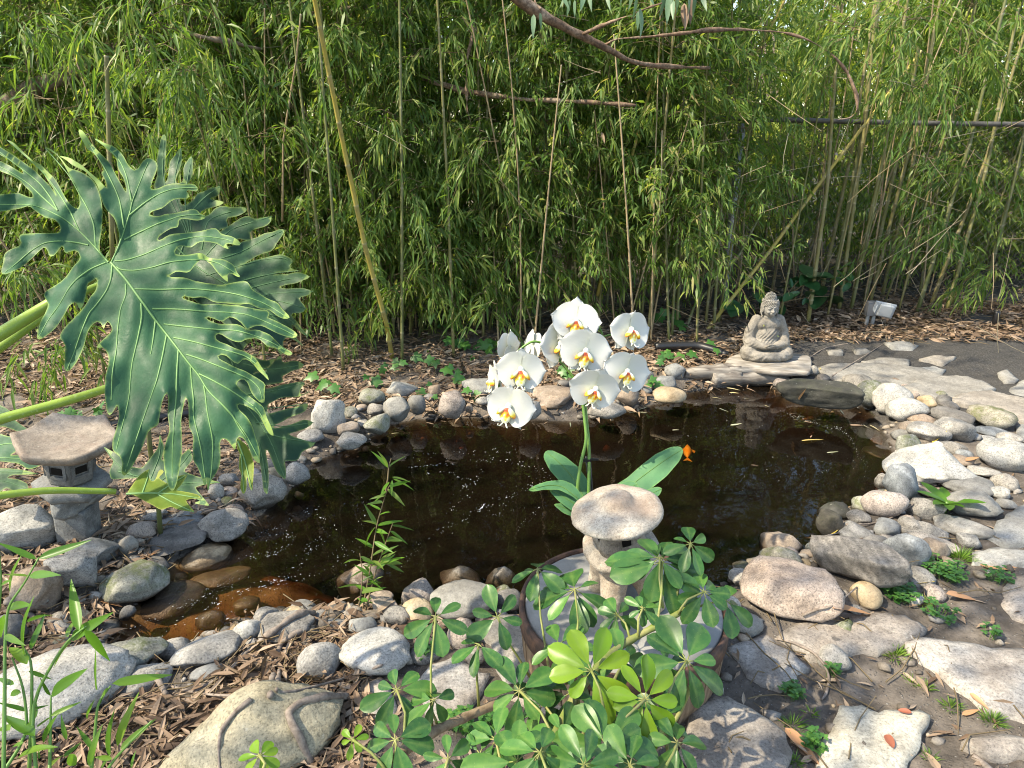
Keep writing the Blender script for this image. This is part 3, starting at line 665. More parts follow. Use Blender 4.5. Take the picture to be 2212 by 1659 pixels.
# bare dry canes
dry_me = []
for k in range(6):
    c_ = MB(); h_ = (.9, 1.3, 1.8, 2.2, 2.6, 3.0)[k]; culm(c_, [(.02 * z * z * (k - 3), 0, z) for z in np.linspace(-.04, h_, 7)], .0075, .004, .19); dry_me.append(c_.mesh('cane', MAT['culm_dry']))
for i in range(96):
    u = rb.choice([rb.uniform(560, 900), rb.uniform(1000, 1620), rb.uniform(1600, 2150), rb.uniform(0, 450)]); x = (u - 1106) / FPX * 5.3; y = rb.uniform(4.5, 5.7) if u < 1500 else rb.uniform(5.4, 6.7)
    o = put('dry_cane', dry_me[rb.randrange(6)], None, (x, y, float(gz([(x, y)])[0])), (rb.gauss(0, .10), rb.gauss(0, .12), rb.random() * 6.28), rb.uniform(.8, 1.15))
    tag(o, 'bare tan dry bamboo cane standing among the green bamboo', 'bamboo cane', 'bare dry canes in the grove')
# canes one can pick out
def cane(path, r0, r1, mat, label, sides=8):
    b = MB(); P0 = Vector(path[0]); culm(b, [tuple(Vector(p) - P0) for p in path], r0, r1, .21, sides); o = b.build('bamboo_cane', MAT[mat]); o.location = P0
    return tag(o, label, 'bamboo cane', 'single canes that stand out in the grove')
def cane_px(px, ybase, ytop, *a):
    n = len(px); pts = [ony(u, v, ybase + (ytop - ybase) * i / (n - 1)) for i, (u, v) in enumerate(px)]
    pts.reverse() if pts[0].z > pts[-1].z else None
    return cane(pts, *a)
cane_px([(850, 790), (835, 700), (790, 540), (745, 330), (705, 130), (668, -60)], 4.45, 3.7, .0155, .011, 'culm_yellow', 'long yellow bamboo cane leaning left over the middle of the grove')
cane_px([(1500, 750), (1560, 670), (1661, 545), (1790, 370), (1897, 232), (1990, 110)], 5.0, 5.6, .015, .010, 'culm_yellow', 'yellow-green cane slanting up to the right behind the statue')
cane_px([(1470, 745), (1500, 660), (1592, 560), (1655, 440)], 5.1, 5.5, .012, .009, 'culm', 'shorter green cane slanting right, left of the statue')
cane_px([(1290, 640), (1327, 478), (1378, 290), (1419, 137), (1450, 0)], 5.05, 4.9, .0125, .009, 'culm_yellow', 'thin yellowish cane leaning right above the orchid')
cane_px([(1456, 407), (1540, 265), (1600, 170), (1661, 68), (1700, -10)], 5.3, 5.3, .012, .008, 'culm_yellow', 'bright yellow cane slanting across the upper right of the grove')
cane_px([(1865, 660), (1887, 567), (1925, 400), (1958, 253), (1985, 100)], 5.7, 5.5, .017, .013, 'culm', 'thick green cane leaning right beside the electric box')
cane_px([(1109, 470), (1111, 300), (1112, 120), (1113, -40)], 4.9, 4.9, .0075, .006, 'culm', 'straight olive cane in the top middle of the grove')
cane_px([(243, 560), (237, 380), (234, 250), (230, 120)], 3.5, 3.5, .0115, .010, 'culm', 'thick green cane rising behind the big philodendron leaf')
cane_px([(610, 480), (612, 300), (640, 130), (650, 30)], 4.4, 4.3, .007, .005, 'culm_dry', 'straight tan cane right of the philodendron')
for k, (u, v, h, tl) in enumerate([(1790, 668, 2.6, .02), (1812, 672, 2.8, -.03), (1838, 668, 2.5, .03), (1768, 660, 2.4, .05), (1878, 655, 2.7, .07), (1905, 640, 2.2, .04), (1980, 675, 2.6, .10), (2010, 655, 2.3, .16), (2045, 670, 2.2, .05), (1745, 700, 2.0, -.02), (2120, 655, 2.2, .02), (718, 770, 2.4, -.04), (742, 800, 2.0, .0), (868, 780, 2.2, .04), (980, 770, 2.2, -.02), (1140, 700, 2.2, .03)]):
    g = ong(u, v); cane([(g.x, g.y, g.z - .03), (g.x + tl * h * .5 + .015, g.y, g.z + h * .5), (g.x + tl * h, g.y + .1, g.z + h)], .0165 if u > 1700 else .0105, .010 if u > 1700 else .007, 'culm',
        ('upright olive green cane, ' + {1790: 'first of the clump right of the statue', 1812: 'second of the clump right of the statue', 1838: 'third of the clump right of the statue', 1768: 'just behind the right shoulder side of the statue', 1878: 'rising right behind the electric box', 1905: 'right of the electric box', 1980: 'thickest one right of the electric box', 2010: 'leaning strongly right at the far right', 2045: 'by the small black stake', 1745: 'closest behind the statue', 2120: 'near the right edge of the grove', 718: 'left of the foot of the long yellow cane', 742: 'at the foot of the long yellow cane', 868: 'right of the foot of the long yellow cane', 980: 'behind the ivy patch', 1140: 'behind the left orchid flowers'}[u]))
# leafy shoots that hang in front
def spray(u, v, y, n, label, seed, size=.5, mat='bamboo_leaf', droop=.6, az0=None):
    r = np.random.default_rng(seed); p0 = ony(u, v, y); fm, tw = MB(), MB(); B, D, U, LL = [], [], [], []
    for k in range(n):
        az = r.random() * 6.28 if az0 is None else az0 + r.normal() * .7; Lb = size * (.5 + .6 * r.random()); el = .2 + .5 * r.random()
        dirh = np.array([math.cos(az), math.sin(az) * .6, 0]); o = np.array([r.normal() * .05, r.normal() * .05, r.normal() * .06])
        path = [o + dirh * Lb * s * math.cos(el) + np.array([0, 0, Lb * s * math.sin(el) - droop * 1.5 * Lb * s * s]) for s in np.linspace(0, 1, 5)]
        tw.tube([tuple(p) for p in path], [.0026, .002, .0016, .0012, .0009], 3, False)
        for s in np.concatenate([.2 + .8 * r.random(int(12 + Lb * 46)), np.ones(5)]):
            i = min(int(s * 4), 3); p = path[i] + (path[i + 1] - path[i]) * (s * 4 - i); tg = path[i + 1] - path[i]; tg = tg / np.linalg.norm(tg)
            B.append(p + r.normal(size=3) * .02); D.append(tg * .8 + r.normal(size=3) * .6 + np.array([0, 0, -.40])); U.append(np.array([0, -.3, 1]) + r.normal(size=3) * .5); LL.append(.06 + .055 * r.random())
    LL = np.array(LL); leaves(fm, B, D, U, LL, LL * .14, .35, r.random(len(LL)), fold=True)
    e = empty('bamboo_shoot', p0, label, 'bamboo shoot', 'leafy bamboo shoots hanging in front of the grove')
    b = MB(); g = float(gz([(p0.x, p0.y + .45)])[0]); culm(b, [(0, .45, g - p0.z), (.04, .40, (g - p0.z) * .4), (.0, .2, -.02), (0, 0, .06)], .009, .004, .2, 6); b.build('culm', MAT['culm'], e)
    fm.build('foliage', MAT[mat], e, False, 'stuff'); tw.build('branch', MAT['twig'], e, True, 'stuff'); return e
for k, a in enumerate([
 (330, 60, 3.6, 9, 'dense leafy shoot above the philodendron at the top left', .62), (420, 170, 3.7, 9, 'leafy shoot drooping right of the top left one', .6), (120, 250, 3.9, 8, 'leafy shoot over the left tips of the philodendron', .6),
 (60, 60, 4.1, 8, 'leafy shoot in the upper left corner', .6), (1830, 60, 4.8, 10, 'leafy shoot hanging at the top right', .75), (1960, 40, 4.9, 10, 'bluish leafy shoot right of the arching branch', .75), (1990, 190, 5.0, 9, 'leafy shoot drooping in the upper right', .65),
 (2130, 120, 5.1, 9, 'leafy shoot in the upper right corner', .7), (2010, 500, 5.3, 7, 'pale green shoot low in the right of the grove', .5), (2150, 590, 5.2, 6, 'drooping light green shoot at the right edge over leaf litter', .45),
 (2080, 350, 5.4, 8, 'leafy shoot at the right edge halfway up', .6), (1080, 290, 4.6, 7, 'bright leafy shoot in the middle of the grove', .5), (1150, 360, 4.7, 7, 'bright leafy shoot below the dark fence rail', .5), (1010, 350, 4.6, 6, 'leafy shoot left of the bright middle one', .45),
 (840, 260, 4.5, 7, 'weeping bluish shoot beside the yellow cane', .5), (900, 420, 4.5, 7, 'weeping shoot right of the yellow cane', .5), (960, 560, 4.5, 7, 'leafy shoot behind the upper left orchid flowers', .5), (880, 620, 4.45, 7, 'low leafy shoot above the ivy', .45),
 (1050, 640, 4.5, 5, 'small shoot hanging left of the orchid', .35), (720, 470, 4.6, 7, 'leafy shoot right of the philodendron leaf', .5), (520, 300, 4.3, 8, 'leafy shoot behind the philodendron top', .55), (1250, 190, 4.8, 7, 'leafy shoot above the broken branch', .5), (60, 600, 3.4, 7, 'leafy shoot behind the left philodendron lobes', .45),
 (130, 760, 3.3, 6, 'low shoot below the upper petiole', .4), (1250, 520, 5.0, 6, 'leafy shoot above the top orchid flower', .45), (1420, 330, 5.1, 6, 'leafy shoot left of the metal post', .45), (700, 100, 4.6, 8, 'dark leafy shoot behind the yellow cane top', .6), (950, 100, 4.7, 8, 'leafy shoot in the top middle', .6), (560, 520, 4.5, 7, 'shoot behind the dark philodendron leaf', .5)]):
    spray(*a[:4], a[4], 900 + k, a[5])

# chain link fence with metal posts
FY = 5.55
m = NT('galvanised_pipe'); c = m.ramp(m.noise(12, 4), [(.3, (.16, .165, .17)), (.7, (.36, .37, .38))]); m.b.inputs['Metallic'].default_value = .15; MAT['pipe'] = m.fin(c, .5, .5)
m = NT('dark_rail'); c = m.ramp(m.noise(10, 4), [(.3, (.035, .033, .03)), (.7, (.11, .105, .10))]); MAT['rail'] = m.fin(c, .6, .4)
fe = empty('chain_link_fence', (0, FY, 0), 'old chain link fence with metal posts and a dark top rail running through the bamboo', 'fence')
for u, v in [(1599, 300), (783, 500), (2400, 300), (-60, 500)]:
    x = ony(u, v, FY).x; b = MB(); b.tube([(x, 0, 0), (x, 0, 1.52)], .030, 12); b.lathe([(.033, 1.50), (.033, 1.54), (.02, 1.565), (.001, 1.57)], 12) if False else None
    b.build('post', MAT['pipe'], fe)
b = MB(); xs = np.linspace(-4.2, 4.6, 30); b.tube([(x, -.02, 1.545 + .02 * math.sin(x * 1.1 + 1) - .012 * (x - 1.8) ** 2 * .3) for x in xs], .018, 10); b.build('top_rail', MAT['rail'], fe)
b = MB(); x0, x1, h_, sp = -4.2, 4.6, 1.5, .062
for sgn in (1, -1):
    for k in range(int((x1 - x0 + h_) / sp)):
        a = x0 - h_ + k * sp if sgn == 1 else x0 + k * sp
        p, q_ = (a, .02, .02), (a + sgn * h_, .02 + .004 * sgn, h_); b.tube([p, q_], .0011, 3, False)
b.build('wire_mesh', MAT['rail'], fe, kind='stuff')

# trees, shrubs beyond the fence, in the sun
MAT['bark'] = stone_mat('bark', (.10, .075, .055), (.20, .155, .12), (.33, .27, .22), scale=1.2, grain=.35, wet=False)
def leaf_cloud(mb, centre, rad, n, L, seed, flat=1.0, wr=.32, dn=.3):
    r = np.random.default_rng(seed); d = nrm(r.normal(size=(n, 3))); q_ = d * (r.random(n) ** .45)[:, None] * np.asarray(rad); q_ += .12 * np.asarray(rad) * np.column_stack([wob(q_, 1.2, seed + j) for j in range(3)])
    LL = L * (.7 + .6 * r.random(n)); leaves(mb, np.asarray(centre) + q_, d * .6 + r.normal(size=(n, 3)) * .7 + np.array([0, 0, -dn]), np.array([0, 0, 1.0]) + r.normal(size=(n, 3)) * .7, LL, LL * wr, .2, r.random(n))
def bush(x, y, h, w, n, label, seed, mat, name='shrub', L=.12, trunk=.05, z0=0):
    z = float(gz([(x, y)])[0]); e = empty(name, (x, y, z), label, name.replace('_', ' '), 'bushes and trees beyond the fence'); r = random.Random(seed); b = MB(); f = MB()
    for k in range(5):
        a = r.random() * 6.28; b.tube([(0, 0, -.1), (.15 * w * math.cos(a), .15 * w * math.sin(a), h * .35), (.4 * w * math.cos(a), .3 * w * math.sin(a), h * .8)], [trunk, trunk * .7, trunk * .25], 6)
    for k in range(9): leaf_cloud(f, ((r.random() - .5) * w * 1.3, (r.random() - .5) * w * .8, z0 + h * (.15 + .75 * r.random())), (w * .42, w * .38, h * .22), n // 9, L, seed * 10 + k)
    b.build('trunk', MAT['bark'], e); f.build('crown', MAT[mat], e, False, 'stuff'); return e
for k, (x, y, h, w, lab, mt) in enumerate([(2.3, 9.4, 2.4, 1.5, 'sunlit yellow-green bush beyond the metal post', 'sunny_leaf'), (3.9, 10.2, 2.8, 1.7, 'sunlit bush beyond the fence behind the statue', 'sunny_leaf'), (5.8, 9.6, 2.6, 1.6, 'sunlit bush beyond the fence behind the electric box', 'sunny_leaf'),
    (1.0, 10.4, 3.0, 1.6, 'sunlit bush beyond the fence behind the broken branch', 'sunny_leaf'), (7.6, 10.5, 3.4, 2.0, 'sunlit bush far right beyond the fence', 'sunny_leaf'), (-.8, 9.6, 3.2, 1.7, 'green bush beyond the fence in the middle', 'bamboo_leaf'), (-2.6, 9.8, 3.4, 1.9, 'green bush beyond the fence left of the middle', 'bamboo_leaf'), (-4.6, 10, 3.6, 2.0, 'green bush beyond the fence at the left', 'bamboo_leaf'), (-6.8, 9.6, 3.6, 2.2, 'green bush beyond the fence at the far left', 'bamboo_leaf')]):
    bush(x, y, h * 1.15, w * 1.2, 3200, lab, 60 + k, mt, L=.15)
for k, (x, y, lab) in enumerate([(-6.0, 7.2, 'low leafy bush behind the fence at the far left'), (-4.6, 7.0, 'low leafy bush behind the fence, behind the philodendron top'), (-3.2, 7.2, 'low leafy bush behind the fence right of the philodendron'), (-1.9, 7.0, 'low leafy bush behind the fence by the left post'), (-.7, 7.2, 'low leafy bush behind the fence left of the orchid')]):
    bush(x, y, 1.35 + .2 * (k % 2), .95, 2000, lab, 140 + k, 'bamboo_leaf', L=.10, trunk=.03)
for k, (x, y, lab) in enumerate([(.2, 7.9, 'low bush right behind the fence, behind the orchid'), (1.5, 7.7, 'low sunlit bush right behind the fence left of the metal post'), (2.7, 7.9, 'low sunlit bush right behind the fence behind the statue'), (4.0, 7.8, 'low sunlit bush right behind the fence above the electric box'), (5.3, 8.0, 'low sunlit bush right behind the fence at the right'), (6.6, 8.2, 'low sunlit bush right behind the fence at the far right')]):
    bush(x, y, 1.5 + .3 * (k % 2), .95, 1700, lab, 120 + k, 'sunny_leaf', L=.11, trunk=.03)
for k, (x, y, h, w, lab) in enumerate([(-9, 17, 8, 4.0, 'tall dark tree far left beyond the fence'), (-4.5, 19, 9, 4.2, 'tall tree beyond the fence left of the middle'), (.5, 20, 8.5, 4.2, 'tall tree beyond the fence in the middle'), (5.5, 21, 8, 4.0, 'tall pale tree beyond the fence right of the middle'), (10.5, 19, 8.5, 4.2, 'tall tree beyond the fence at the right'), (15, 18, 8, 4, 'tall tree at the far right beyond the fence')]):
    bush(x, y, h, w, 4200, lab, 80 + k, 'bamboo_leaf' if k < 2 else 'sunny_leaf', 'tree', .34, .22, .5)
# ---------------------------------------------------------------- the eucalyptus overhead: its unseen crown is shaped to dapple the garden
def on_sunny(gx_, gy_):
    # openings in the crown let the sun onto these places on the ground
    for (u, v, ru, rv, pr) in SUNNY:
        c = onz(u, v, .1); ex = onz(u + ru, v, .1); ey = onz(u, v - rv, .1)
        if ((gx_ - c.x) / (ex.x - c.x)) ** 2 + ((gy_ - c.y) / (ey.y - c.y)) ** 2 < 1: return pr
    return 0
SUNNY = [(130, 1480, 330, 190, .97), (480, 1560, 330, 150, .95), (470, 1290, 150, 80, .85), (250, 1230, 160, 70, .75), (1780, 1440, 430, 200, .99), (1860, 1580, 260, 130, 1.0), (2120, 1560, 200, 120, .8), (440, 1335, 150, 70, 1.0), (1350, 1480, 170, 110, .85), (1720, 1290, 120, 70, .7), (2030, 1080, 200, 130, .55), (1300, 1130, 150, 60, .6), (1900, 860, 200, 60, .45), (700, 1380, 200, 70, .6), (1000, 1350, 120, 60, .4)]
tz = empty('eucalyptus_tree', (-2.6, -1.6, 0), 'eucalyptus tree whose limbs and long hanging leaves reach over the pond from behind', 'tree')
def local(p): return tuple(Vector(p) - tz.location)
tb = MB(); tb.tube([local((-2.6, -1.6, -.1)), local((-2.5, -1.5, 1.5)), local((-2.2, -1.0, 3.4)), local((-1.5, .3, 4.6)), local((-.4, 1.8, 5.0))], [.2, .18, .15, .12, .07], 12); tb.build('trunk', MAT['bark'], tz)
cr = MB(); rc = np.random.default_rng(5); sd = np.array(SUN_DIR)
cnt = 0
for k in range(3400):
    zc = 3.4 + 2.4 * rc.random(); g = np.array([-5 + 11.5 * rc.random(), -.2 + 7.4 * rc.random()])
    q_ = np.array([g[0], g[1], .1]) + sd * (zc - .1) / sd[2]
    if q_[1] > 6.2 + rc.random(): continue
    p_open = on_sunny(*g)
    if rc.random() < p_open: continue
    if p_open == 0 and rc.random() < (.88 if g[1] > 4.0 else .32): continue
    n = 9; r3 = rc.normal(size=(n, 3)) * .13; LL = .11 + .07 * rc.random(n)
    leaves(cr, q_ + r3, rc.normal(size=(n, 3)) * .45 + np.array([0, 0, -1.0]), rc.normal(size=(n, 3)), LL, LL * .2, .1, rc.random(n) * .8); cnt += 1
for (u, v, d, ru, rv, n_) in [(330, 620, 1.4, 380, 370, 800), (160, 1000, 2.0, 180, 120, 60), (1240, 800, 2.05, 190, 180, 90), (1300, 1180, 1.8, 130, 160, 20), (1250, 1450, 1.35, 200, 140, 24), (1660, 720, 4.5, 90, 110, 60)]:  # extra leaf clusters, added to shade the philodendron, lanterns, orchid, umbrella plant and statue
    for k in range(n_):
        p = np.array(ond(u + ru * rc.uniform(-1, 1), v + rv * rc.uniform(-1, 1), d)); zc = 3.4 + 2.0 * rc.random(); q_ = p + sd * (zc - p[2]) / sd[2]; n = 9; r3 = rc.normal(size=(n, 3)) * .12; LL = .11 + .07 * rc.random(n)
        leaves(cr, q_ + r3, rc.normal(size=(n, 3)) * .45 + np.array([0, 0, -1.0]), rc.normal(size=(n, 3)), LL, LL * .2, .1, rc.random(n) * .8)
cr.build('crown', MAT['euc_leaf'], tz, False, 'stuff')
# ---------------------------------------------------------------- philodendron
def philo_mat(name, base, base2, edge, trans):
    m = NT(name); t = m.attr('t'); s = m.attr('s'); o = m.co()
    c = m.mix(m.ramp(m.noise(7, 4, .6, o), [(.35, 0.0), (.7, 1.0)]), base, base2)
    c = m.mix(m.math('MULTIPLY', t, .4), c, (.11, .23, .09))          # paler beside the veins
    c = m.mix(m.math('POWER', s, 5.0), c, edge)                                              # pale thin margin
    fl = m.ramp(m.noise(240, 2, .5, o), [(.74, 0.0), (.80, .5)]); c = m.mix(fl, c, (.25, .32, .22))
    m.bump(m.math('ADD', m.math('MULTIPLY', m.noise(22, 4, .6, o), 1.0), m.math('MULTIPLY', m.noise(110, 3, .6, o), .25)), .30, .006)
    du = m.ramp(m.noise(16, 6, .7, o), [(.4, 0.0), (.65, .30)]); c = m.mix(du, c, m.mix(1.0, c, (1.7, 1.6, 1.5), 'MULTIPLY')); m.fin(c, m.ramp(m.noise(12, 5, .7, o), [(.35, .44), (.65, .68)]), .22); m.translucent(m.mix(1.0, c, (1.3, 1.3, .5), 'MULTIPLY'), trans); return m.m
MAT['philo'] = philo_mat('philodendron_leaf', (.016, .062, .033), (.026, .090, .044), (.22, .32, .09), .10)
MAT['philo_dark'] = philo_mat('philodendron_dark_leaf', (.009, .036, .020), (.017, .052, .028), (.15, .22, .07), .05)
MAT['philo_yellow'] = philo_mat('philodendron_young_leaf', (.13, .20, .025), (.19, .26, .035), (.36, .40, .10), .4)
MAT['vein'] = NT('leaf_vein').fin((.15, .28, .10), .5, .3); MAT['vein_dark'] = NT('leaf_vein_dark').fin((.07, .15, .065), .5, .3)
m = NT('petiole'); c = m.ramp(m.noise(6, 4, .6), [(.3, (.15, .24, .03)), (.7, (.27, .38, .06))]); c = m.mix(m.ramp(m.noise(160, 2), [(.6, 0.0), (.7, .4)]), c, (.35, .45, .2)); MAT['petiole'] = m.fin(c, .38, .4)

def seg_d(P, line):
    best = np.full(len(P), 1e9)
    for a, b in zip(line[:-1], line[1:]):
        a = np.asarray(a, float); b = np.asarray(b, float); ab = b - a; t = np.clip(((P - a) @ ab) / max(ab @ ab, 1e-9), 0, 1)
        best = np.minimum(best, np.linalg.norm(P - a - t[:, None] * ab, axis=1))
    return best
def blade(outline, veins, lift, grid=9.0, wave=1.0, seed=1):
    """outline, veins: 2-D in leaf units; lift(P, dedge, dvein) -> 3-D points. Returns the verts, faces, t, s."""
    O = []
    for a, b in zip(outline, outline[1:] + outline[:1]):
        n = max(1, int(math.dist(a, b) / (grid * .8)))
        O += [(a[0] + (b[0] - a[0]) * k / n, a[1] + (b[1] - a[1]) * k / n) for k in range(n)]
    O = np.array(O)
    for _ in range(1): O = .25 * np.roll(O, 1, 0) + .5 * O + .25 * np.roll(O, -1, 0)
    keep = [0]
    for i in range(1, len(O)):
        if np.linalg.norm(O[i] - O[keep[-1]]) > grid * .3: keep.append(i)
    O = O[keep]; n = len(O)
    def inside(G):
        wn_ = np.zeros(len(G))
        for a, b in zip(O, np.roll(O, -1, 0)):
            cr_ = (b[0] - a[0]) * (G[:, 1] - a[1]) - (G[:, 0] - a[0]) * (b[1] - a[1])
            wn_ += ((a[1] <= G[:, 1]) & (b[1] > G[:, 1]) & (cr_ > 0)).astype(int) - ((a[1] > G[:, 1]) & (b[1] <= G[:, 1]) & (cr_ < 0)).astype(int)
        return wn_ != 0
    ring = list(O) + [O[0]]
    lo, hi = O.min(0), O.max(0); A_, B_ = np.meshgrid(np.arange(lo[0], hi[0], grid), np.arange(lo[1], hi[1], grid)); A_[1::2] += grid / 2
    G = np.column_stack([A_.ravel(), B_.ravel()]); G = G[inside(G)]; G = G[seg_d(G, ring) > grid * .55]
    inner = []
    allp = np.vstack([O, G])
    vs, _, fs, *_r = delaunay_2d_cdt([Vector(p) for p in allp], [(i, (i + 1) % n) for i in range(n)], [], 0, 1e-5)
    vs = np.array([v[:] for v in vs]); F = [tuple(f) for f in fs]
    ok = inside(np.array([vs[list(f)].mean(0) for f in F])); F = [f for f, k in zip(F, ok) if k]
    de = seg_d(vs, ring); dv = np.min([seg_d(vs, v) for v in veins], 0)
    return vs, F, de, dv
def solid(mb, V, F, thick, nrm_dir, t, s):
    k = len(V); e = set(); B_ = V - np.asarray(nrm_dir) * thick
    for f in F:
        for a, b in zip(f, f[1:] + f[:1]): e.add((a, b))
    rim = [(a, b) for a, b in e if (b, a) not in e]
    mb.add(np.vstack([V, B_, V, B_]), list(F) + [tuple(i + k for i in f[::-1]) for f in F] + [(b + 2 * k, a + 2 * k, a + 3 * k, b + 3 * k) for a, b in rim], np.tile(t, 4), np.tile(s, 4))
def parse(txt):
    out = []; k = None
    for w in txt.split():
        if w.isalpha(): k = w
        else: x, y = w.split(','); out.append(crop(k, float(x), float(y)))
    return out
MAIN = parse("""A 1240,1500 1290,1400 1320,1280 1320,1200 1290,1100 1260,1020 1190,960 1140,880 1110,780 1085,680 1040,610 980,560 960,520 860,470 790,440 740,390 640,338
 760,355 900,440 1000,530 1100,610 1185,712 1190,660 1140,570 1105,508 1165,515 1130,440 1080,370 1030,300 960,270 930,200 880,120 858,60 880,33 940,90 1000,190 1060,260 1130,330 1190,390 1230,440 1260,510 1310,600 1360,690 1400,752
 1392,680 1370,590 1310,500 1290,440 1300,400 1260,330 1200,290 1160,240 1090,190 1030,143 1110,170 1180,215 1240,220 1300,270 1350,320 1390,380 1400,420 1450,470 1485,520 1530,480 1555,440 1580,390 1620,360 1690,375 1740,408 1745,450 1730,520 1700,580 1680,640 1660,700 1672,715
 1750,705 1820,665 1900,650 1945,635 1990,665 2040,660 2100,640 2160,650 2207,700 2190,752 2130,730 2070,710 2060,730 2080,770 2115,790 2070,820 1990,810 1930,815 1870,850 1840,890 1790,930 1700,945 1645,970 1650,1000
 1740,1010 1790,1010 1810,980 1900,985 2000,960 2090,935 2160,930 2200,950 B 815,970 850,1005 918,1008 880,1040 800,1060 720,1045 620,1030 580,1050 600,1110 590,1135 510,1140 450,1180 405,1205 345,1265 380,1285
 440,1240 500,1205 600,1200 700,1190 800,1180 900,1160 960,1140 1010,1135 1045,1170 1045,1205 1110,1215 1180,1230 1250,1270 1295,1310 1270,1340 1190,1320 1105,1305 1115,1340 1165,1372 1140,1380 1080,1350 1020,1310 940,1295 870,1285 800,1300 765,1330 740,1365 680,1350 610,1330 575,1350 545,1400 545,1432
 640,1440 720,1435 800,1415 860,1410 895,1440 900,1470 960,1470 1020,1490 D 1070,90 1130,120 1180,150 1235,185 1215,215 1240,250 1290,310 1230,300 1190,260 1150,245 1120,280 1140,330 1150,370 1100,330 1040,270 990,210 950,150 900,120 830,105 800,140 750,190 720,250 650,248 560,230 500,285 462,285 470,300
 560,303 650,303 700,312 740,340 800,345 880,365 950,372 1020,385 1080,390 1150,370 1250,350 1360,343 1372,380 1420,450 1500,490 1560,530 1620,560 1700,580 1720,640 1780,690 1833,745 1810,772 1750,762 1690,740 1640,700 1600,650 1540,655 1460,640 1400,600 1330,590 1280,610 1220,600 1130,590 1050,585 970,575 880,520 830,520 760,530 700,530 660,495 620,520 650,545
 740,562 800,597 900,602 1000,595 1090,602 1180,608 1260,612 1330,630 1420,645 1500,662 1570,662 1612,690 1590,732 1560,745 1620,760 1700,800 1780,840 1850,880 1912,930 1918,972 1850,975 1780,955 1700,932 1660,910 1600,880 1540,850 1510,832 1430,842 1370,862 1358,897 1320,850 1290,800 1230,765 1160,735 1120,747 1100,805 1040,790 980,755 920,735 875,745
 920,772 980,802 1030,820 1120,817 1200,817 1280,827 1330,872 1390,895 1450,872 1520,902 1600,932 1650,982 1690,1022 1740,1072 1800,1102 1872,1142 1830,1178 1760,1152 1700,1102 1645,1065 1620,1087 1570,1072 1540,1032 1500,992 1440,962 1400,987 1330,982 1300,1022 1250,1022 1180,1002 1120,972 1070,932 1030,912 985,947
 1000,992 1060,1022 1130,1042 1200,1082 1260,1102 1330,1122 1400,1162 1450,1202 1490,1262 1520,1312 1560,1362 1585,1402 1602,1465 1570,1422 1530,1382 1470,1332 1430,1272 1390,1232 1340,1197 1290,1207 1260,1272 1200,1252 1165,1202 1120,1162 1060,1147 1010,1172
 1040,1207 1120,1242 1200,1292 1260,1312 1340,1342 1400,1382 1460,1412 1530,1462 1572,1490 1535,1540 1542,1600 1548,1640 E 889,183 850,172 800,112 780,50 757,20 735,22 712,45 702,58 745,101 800,142 880,202 900,272 930,332 948,394 910,370 880,310 850,252 800,212 750,187 705,182 718,215
 780,272 808,322 830,402 855,472 852,540 862,570 820,542 800,502 780,442 750,395 715,385 705,430 702,482 690,472 660,422 625,397 602,412 605,472 605,562 580,622 540,682 528,748 520,690 522,640 510,718 490,662 460,582 430,542 430,452 435,382 405,332 405,222 398,150 385,140 370,202 355,292 360,372 362,482 345,602 325,702 300,748 270,702 250,602 242,502 260,422 285,352 270,252 275,152 268,105
 240,152 220,252 213,322 170,333 150,362 ml 935,1150 890,1270 830,1380 785,1436 763,1402 778,1350 755,1305 748,1285 712,1280 710,1210 735,1130 755,1050 745,985 735,975 725,1010 690,1057 672,1010 660,900 665,800 690,700 680,650 650,610 605,625 625,590 680,540 715,505 695,465 680,440 665,470 655,510
 C 1120,800 1070,780 1000,850 960,930 940,1030 900,1140 850,1240 770,1340 730,1357 700,1310 720,1240 710,1180 730,1060 700,1000 655,990 660,930 720,850 800,770 880,690 960,590 985,530 1060,450 1080,345 1068,298 1000,365 970,350 960,440 930,600 880,667 868,640 850,575 830,570 760,620 730,690 680,770 620,860 540,930 430,1002 400,980 420,900 440,800 500,700 540,600 520,550 470,522 490,460 600,400 700,330 760,260 790,200 880,110 892,80
 A 870,1400 830,1375 770,1400 730,1430 700,1410 710,1350 685,1318 660,1370 600,1450 550,1470 530,1400 510,1350 480,1350 400,1430 330,1500 230,1580 100,1640 18,1662 10,1620 40,1500 40,1430 100,1380 230,1330 240,1300 200,1240 220,1208 330,1200 430,1195 560,1195 672,1190 675,1140 640,1070 570,1030 490,1030 470,1000 380,950 340,900 310,885 250,920 120,940 0,960 -90,950 -90,785 0,765 120,760 210,745 290,790 372,810 350,740 290,700 230,620 130,560 0,510 -90,465 -90,375 0,395 130,460 270,550 230,470 130,400 0,330 -90,285 -90,205 0,240 130,320 260,410 380,500 480,600 560,680 620,770 622,795 590,700 530,620 470,520 400,440 280,350 160,240 68,158 150,190 270,310 380,410 470,440 500,500 580,560 640,640 690,740 740,830 790,890 840,930 872,928 882,880 880,800 840,690 770,560 710,440 640,340 560,285 478,238 570,262 640,332 700,400 760,480 850,500 920,530 1000,580 1060,650 1100,750 1130,880 1135,1000 1125,1150 1105,1280 1095,1380 1140,1450 1190,1508 1225,1530""")
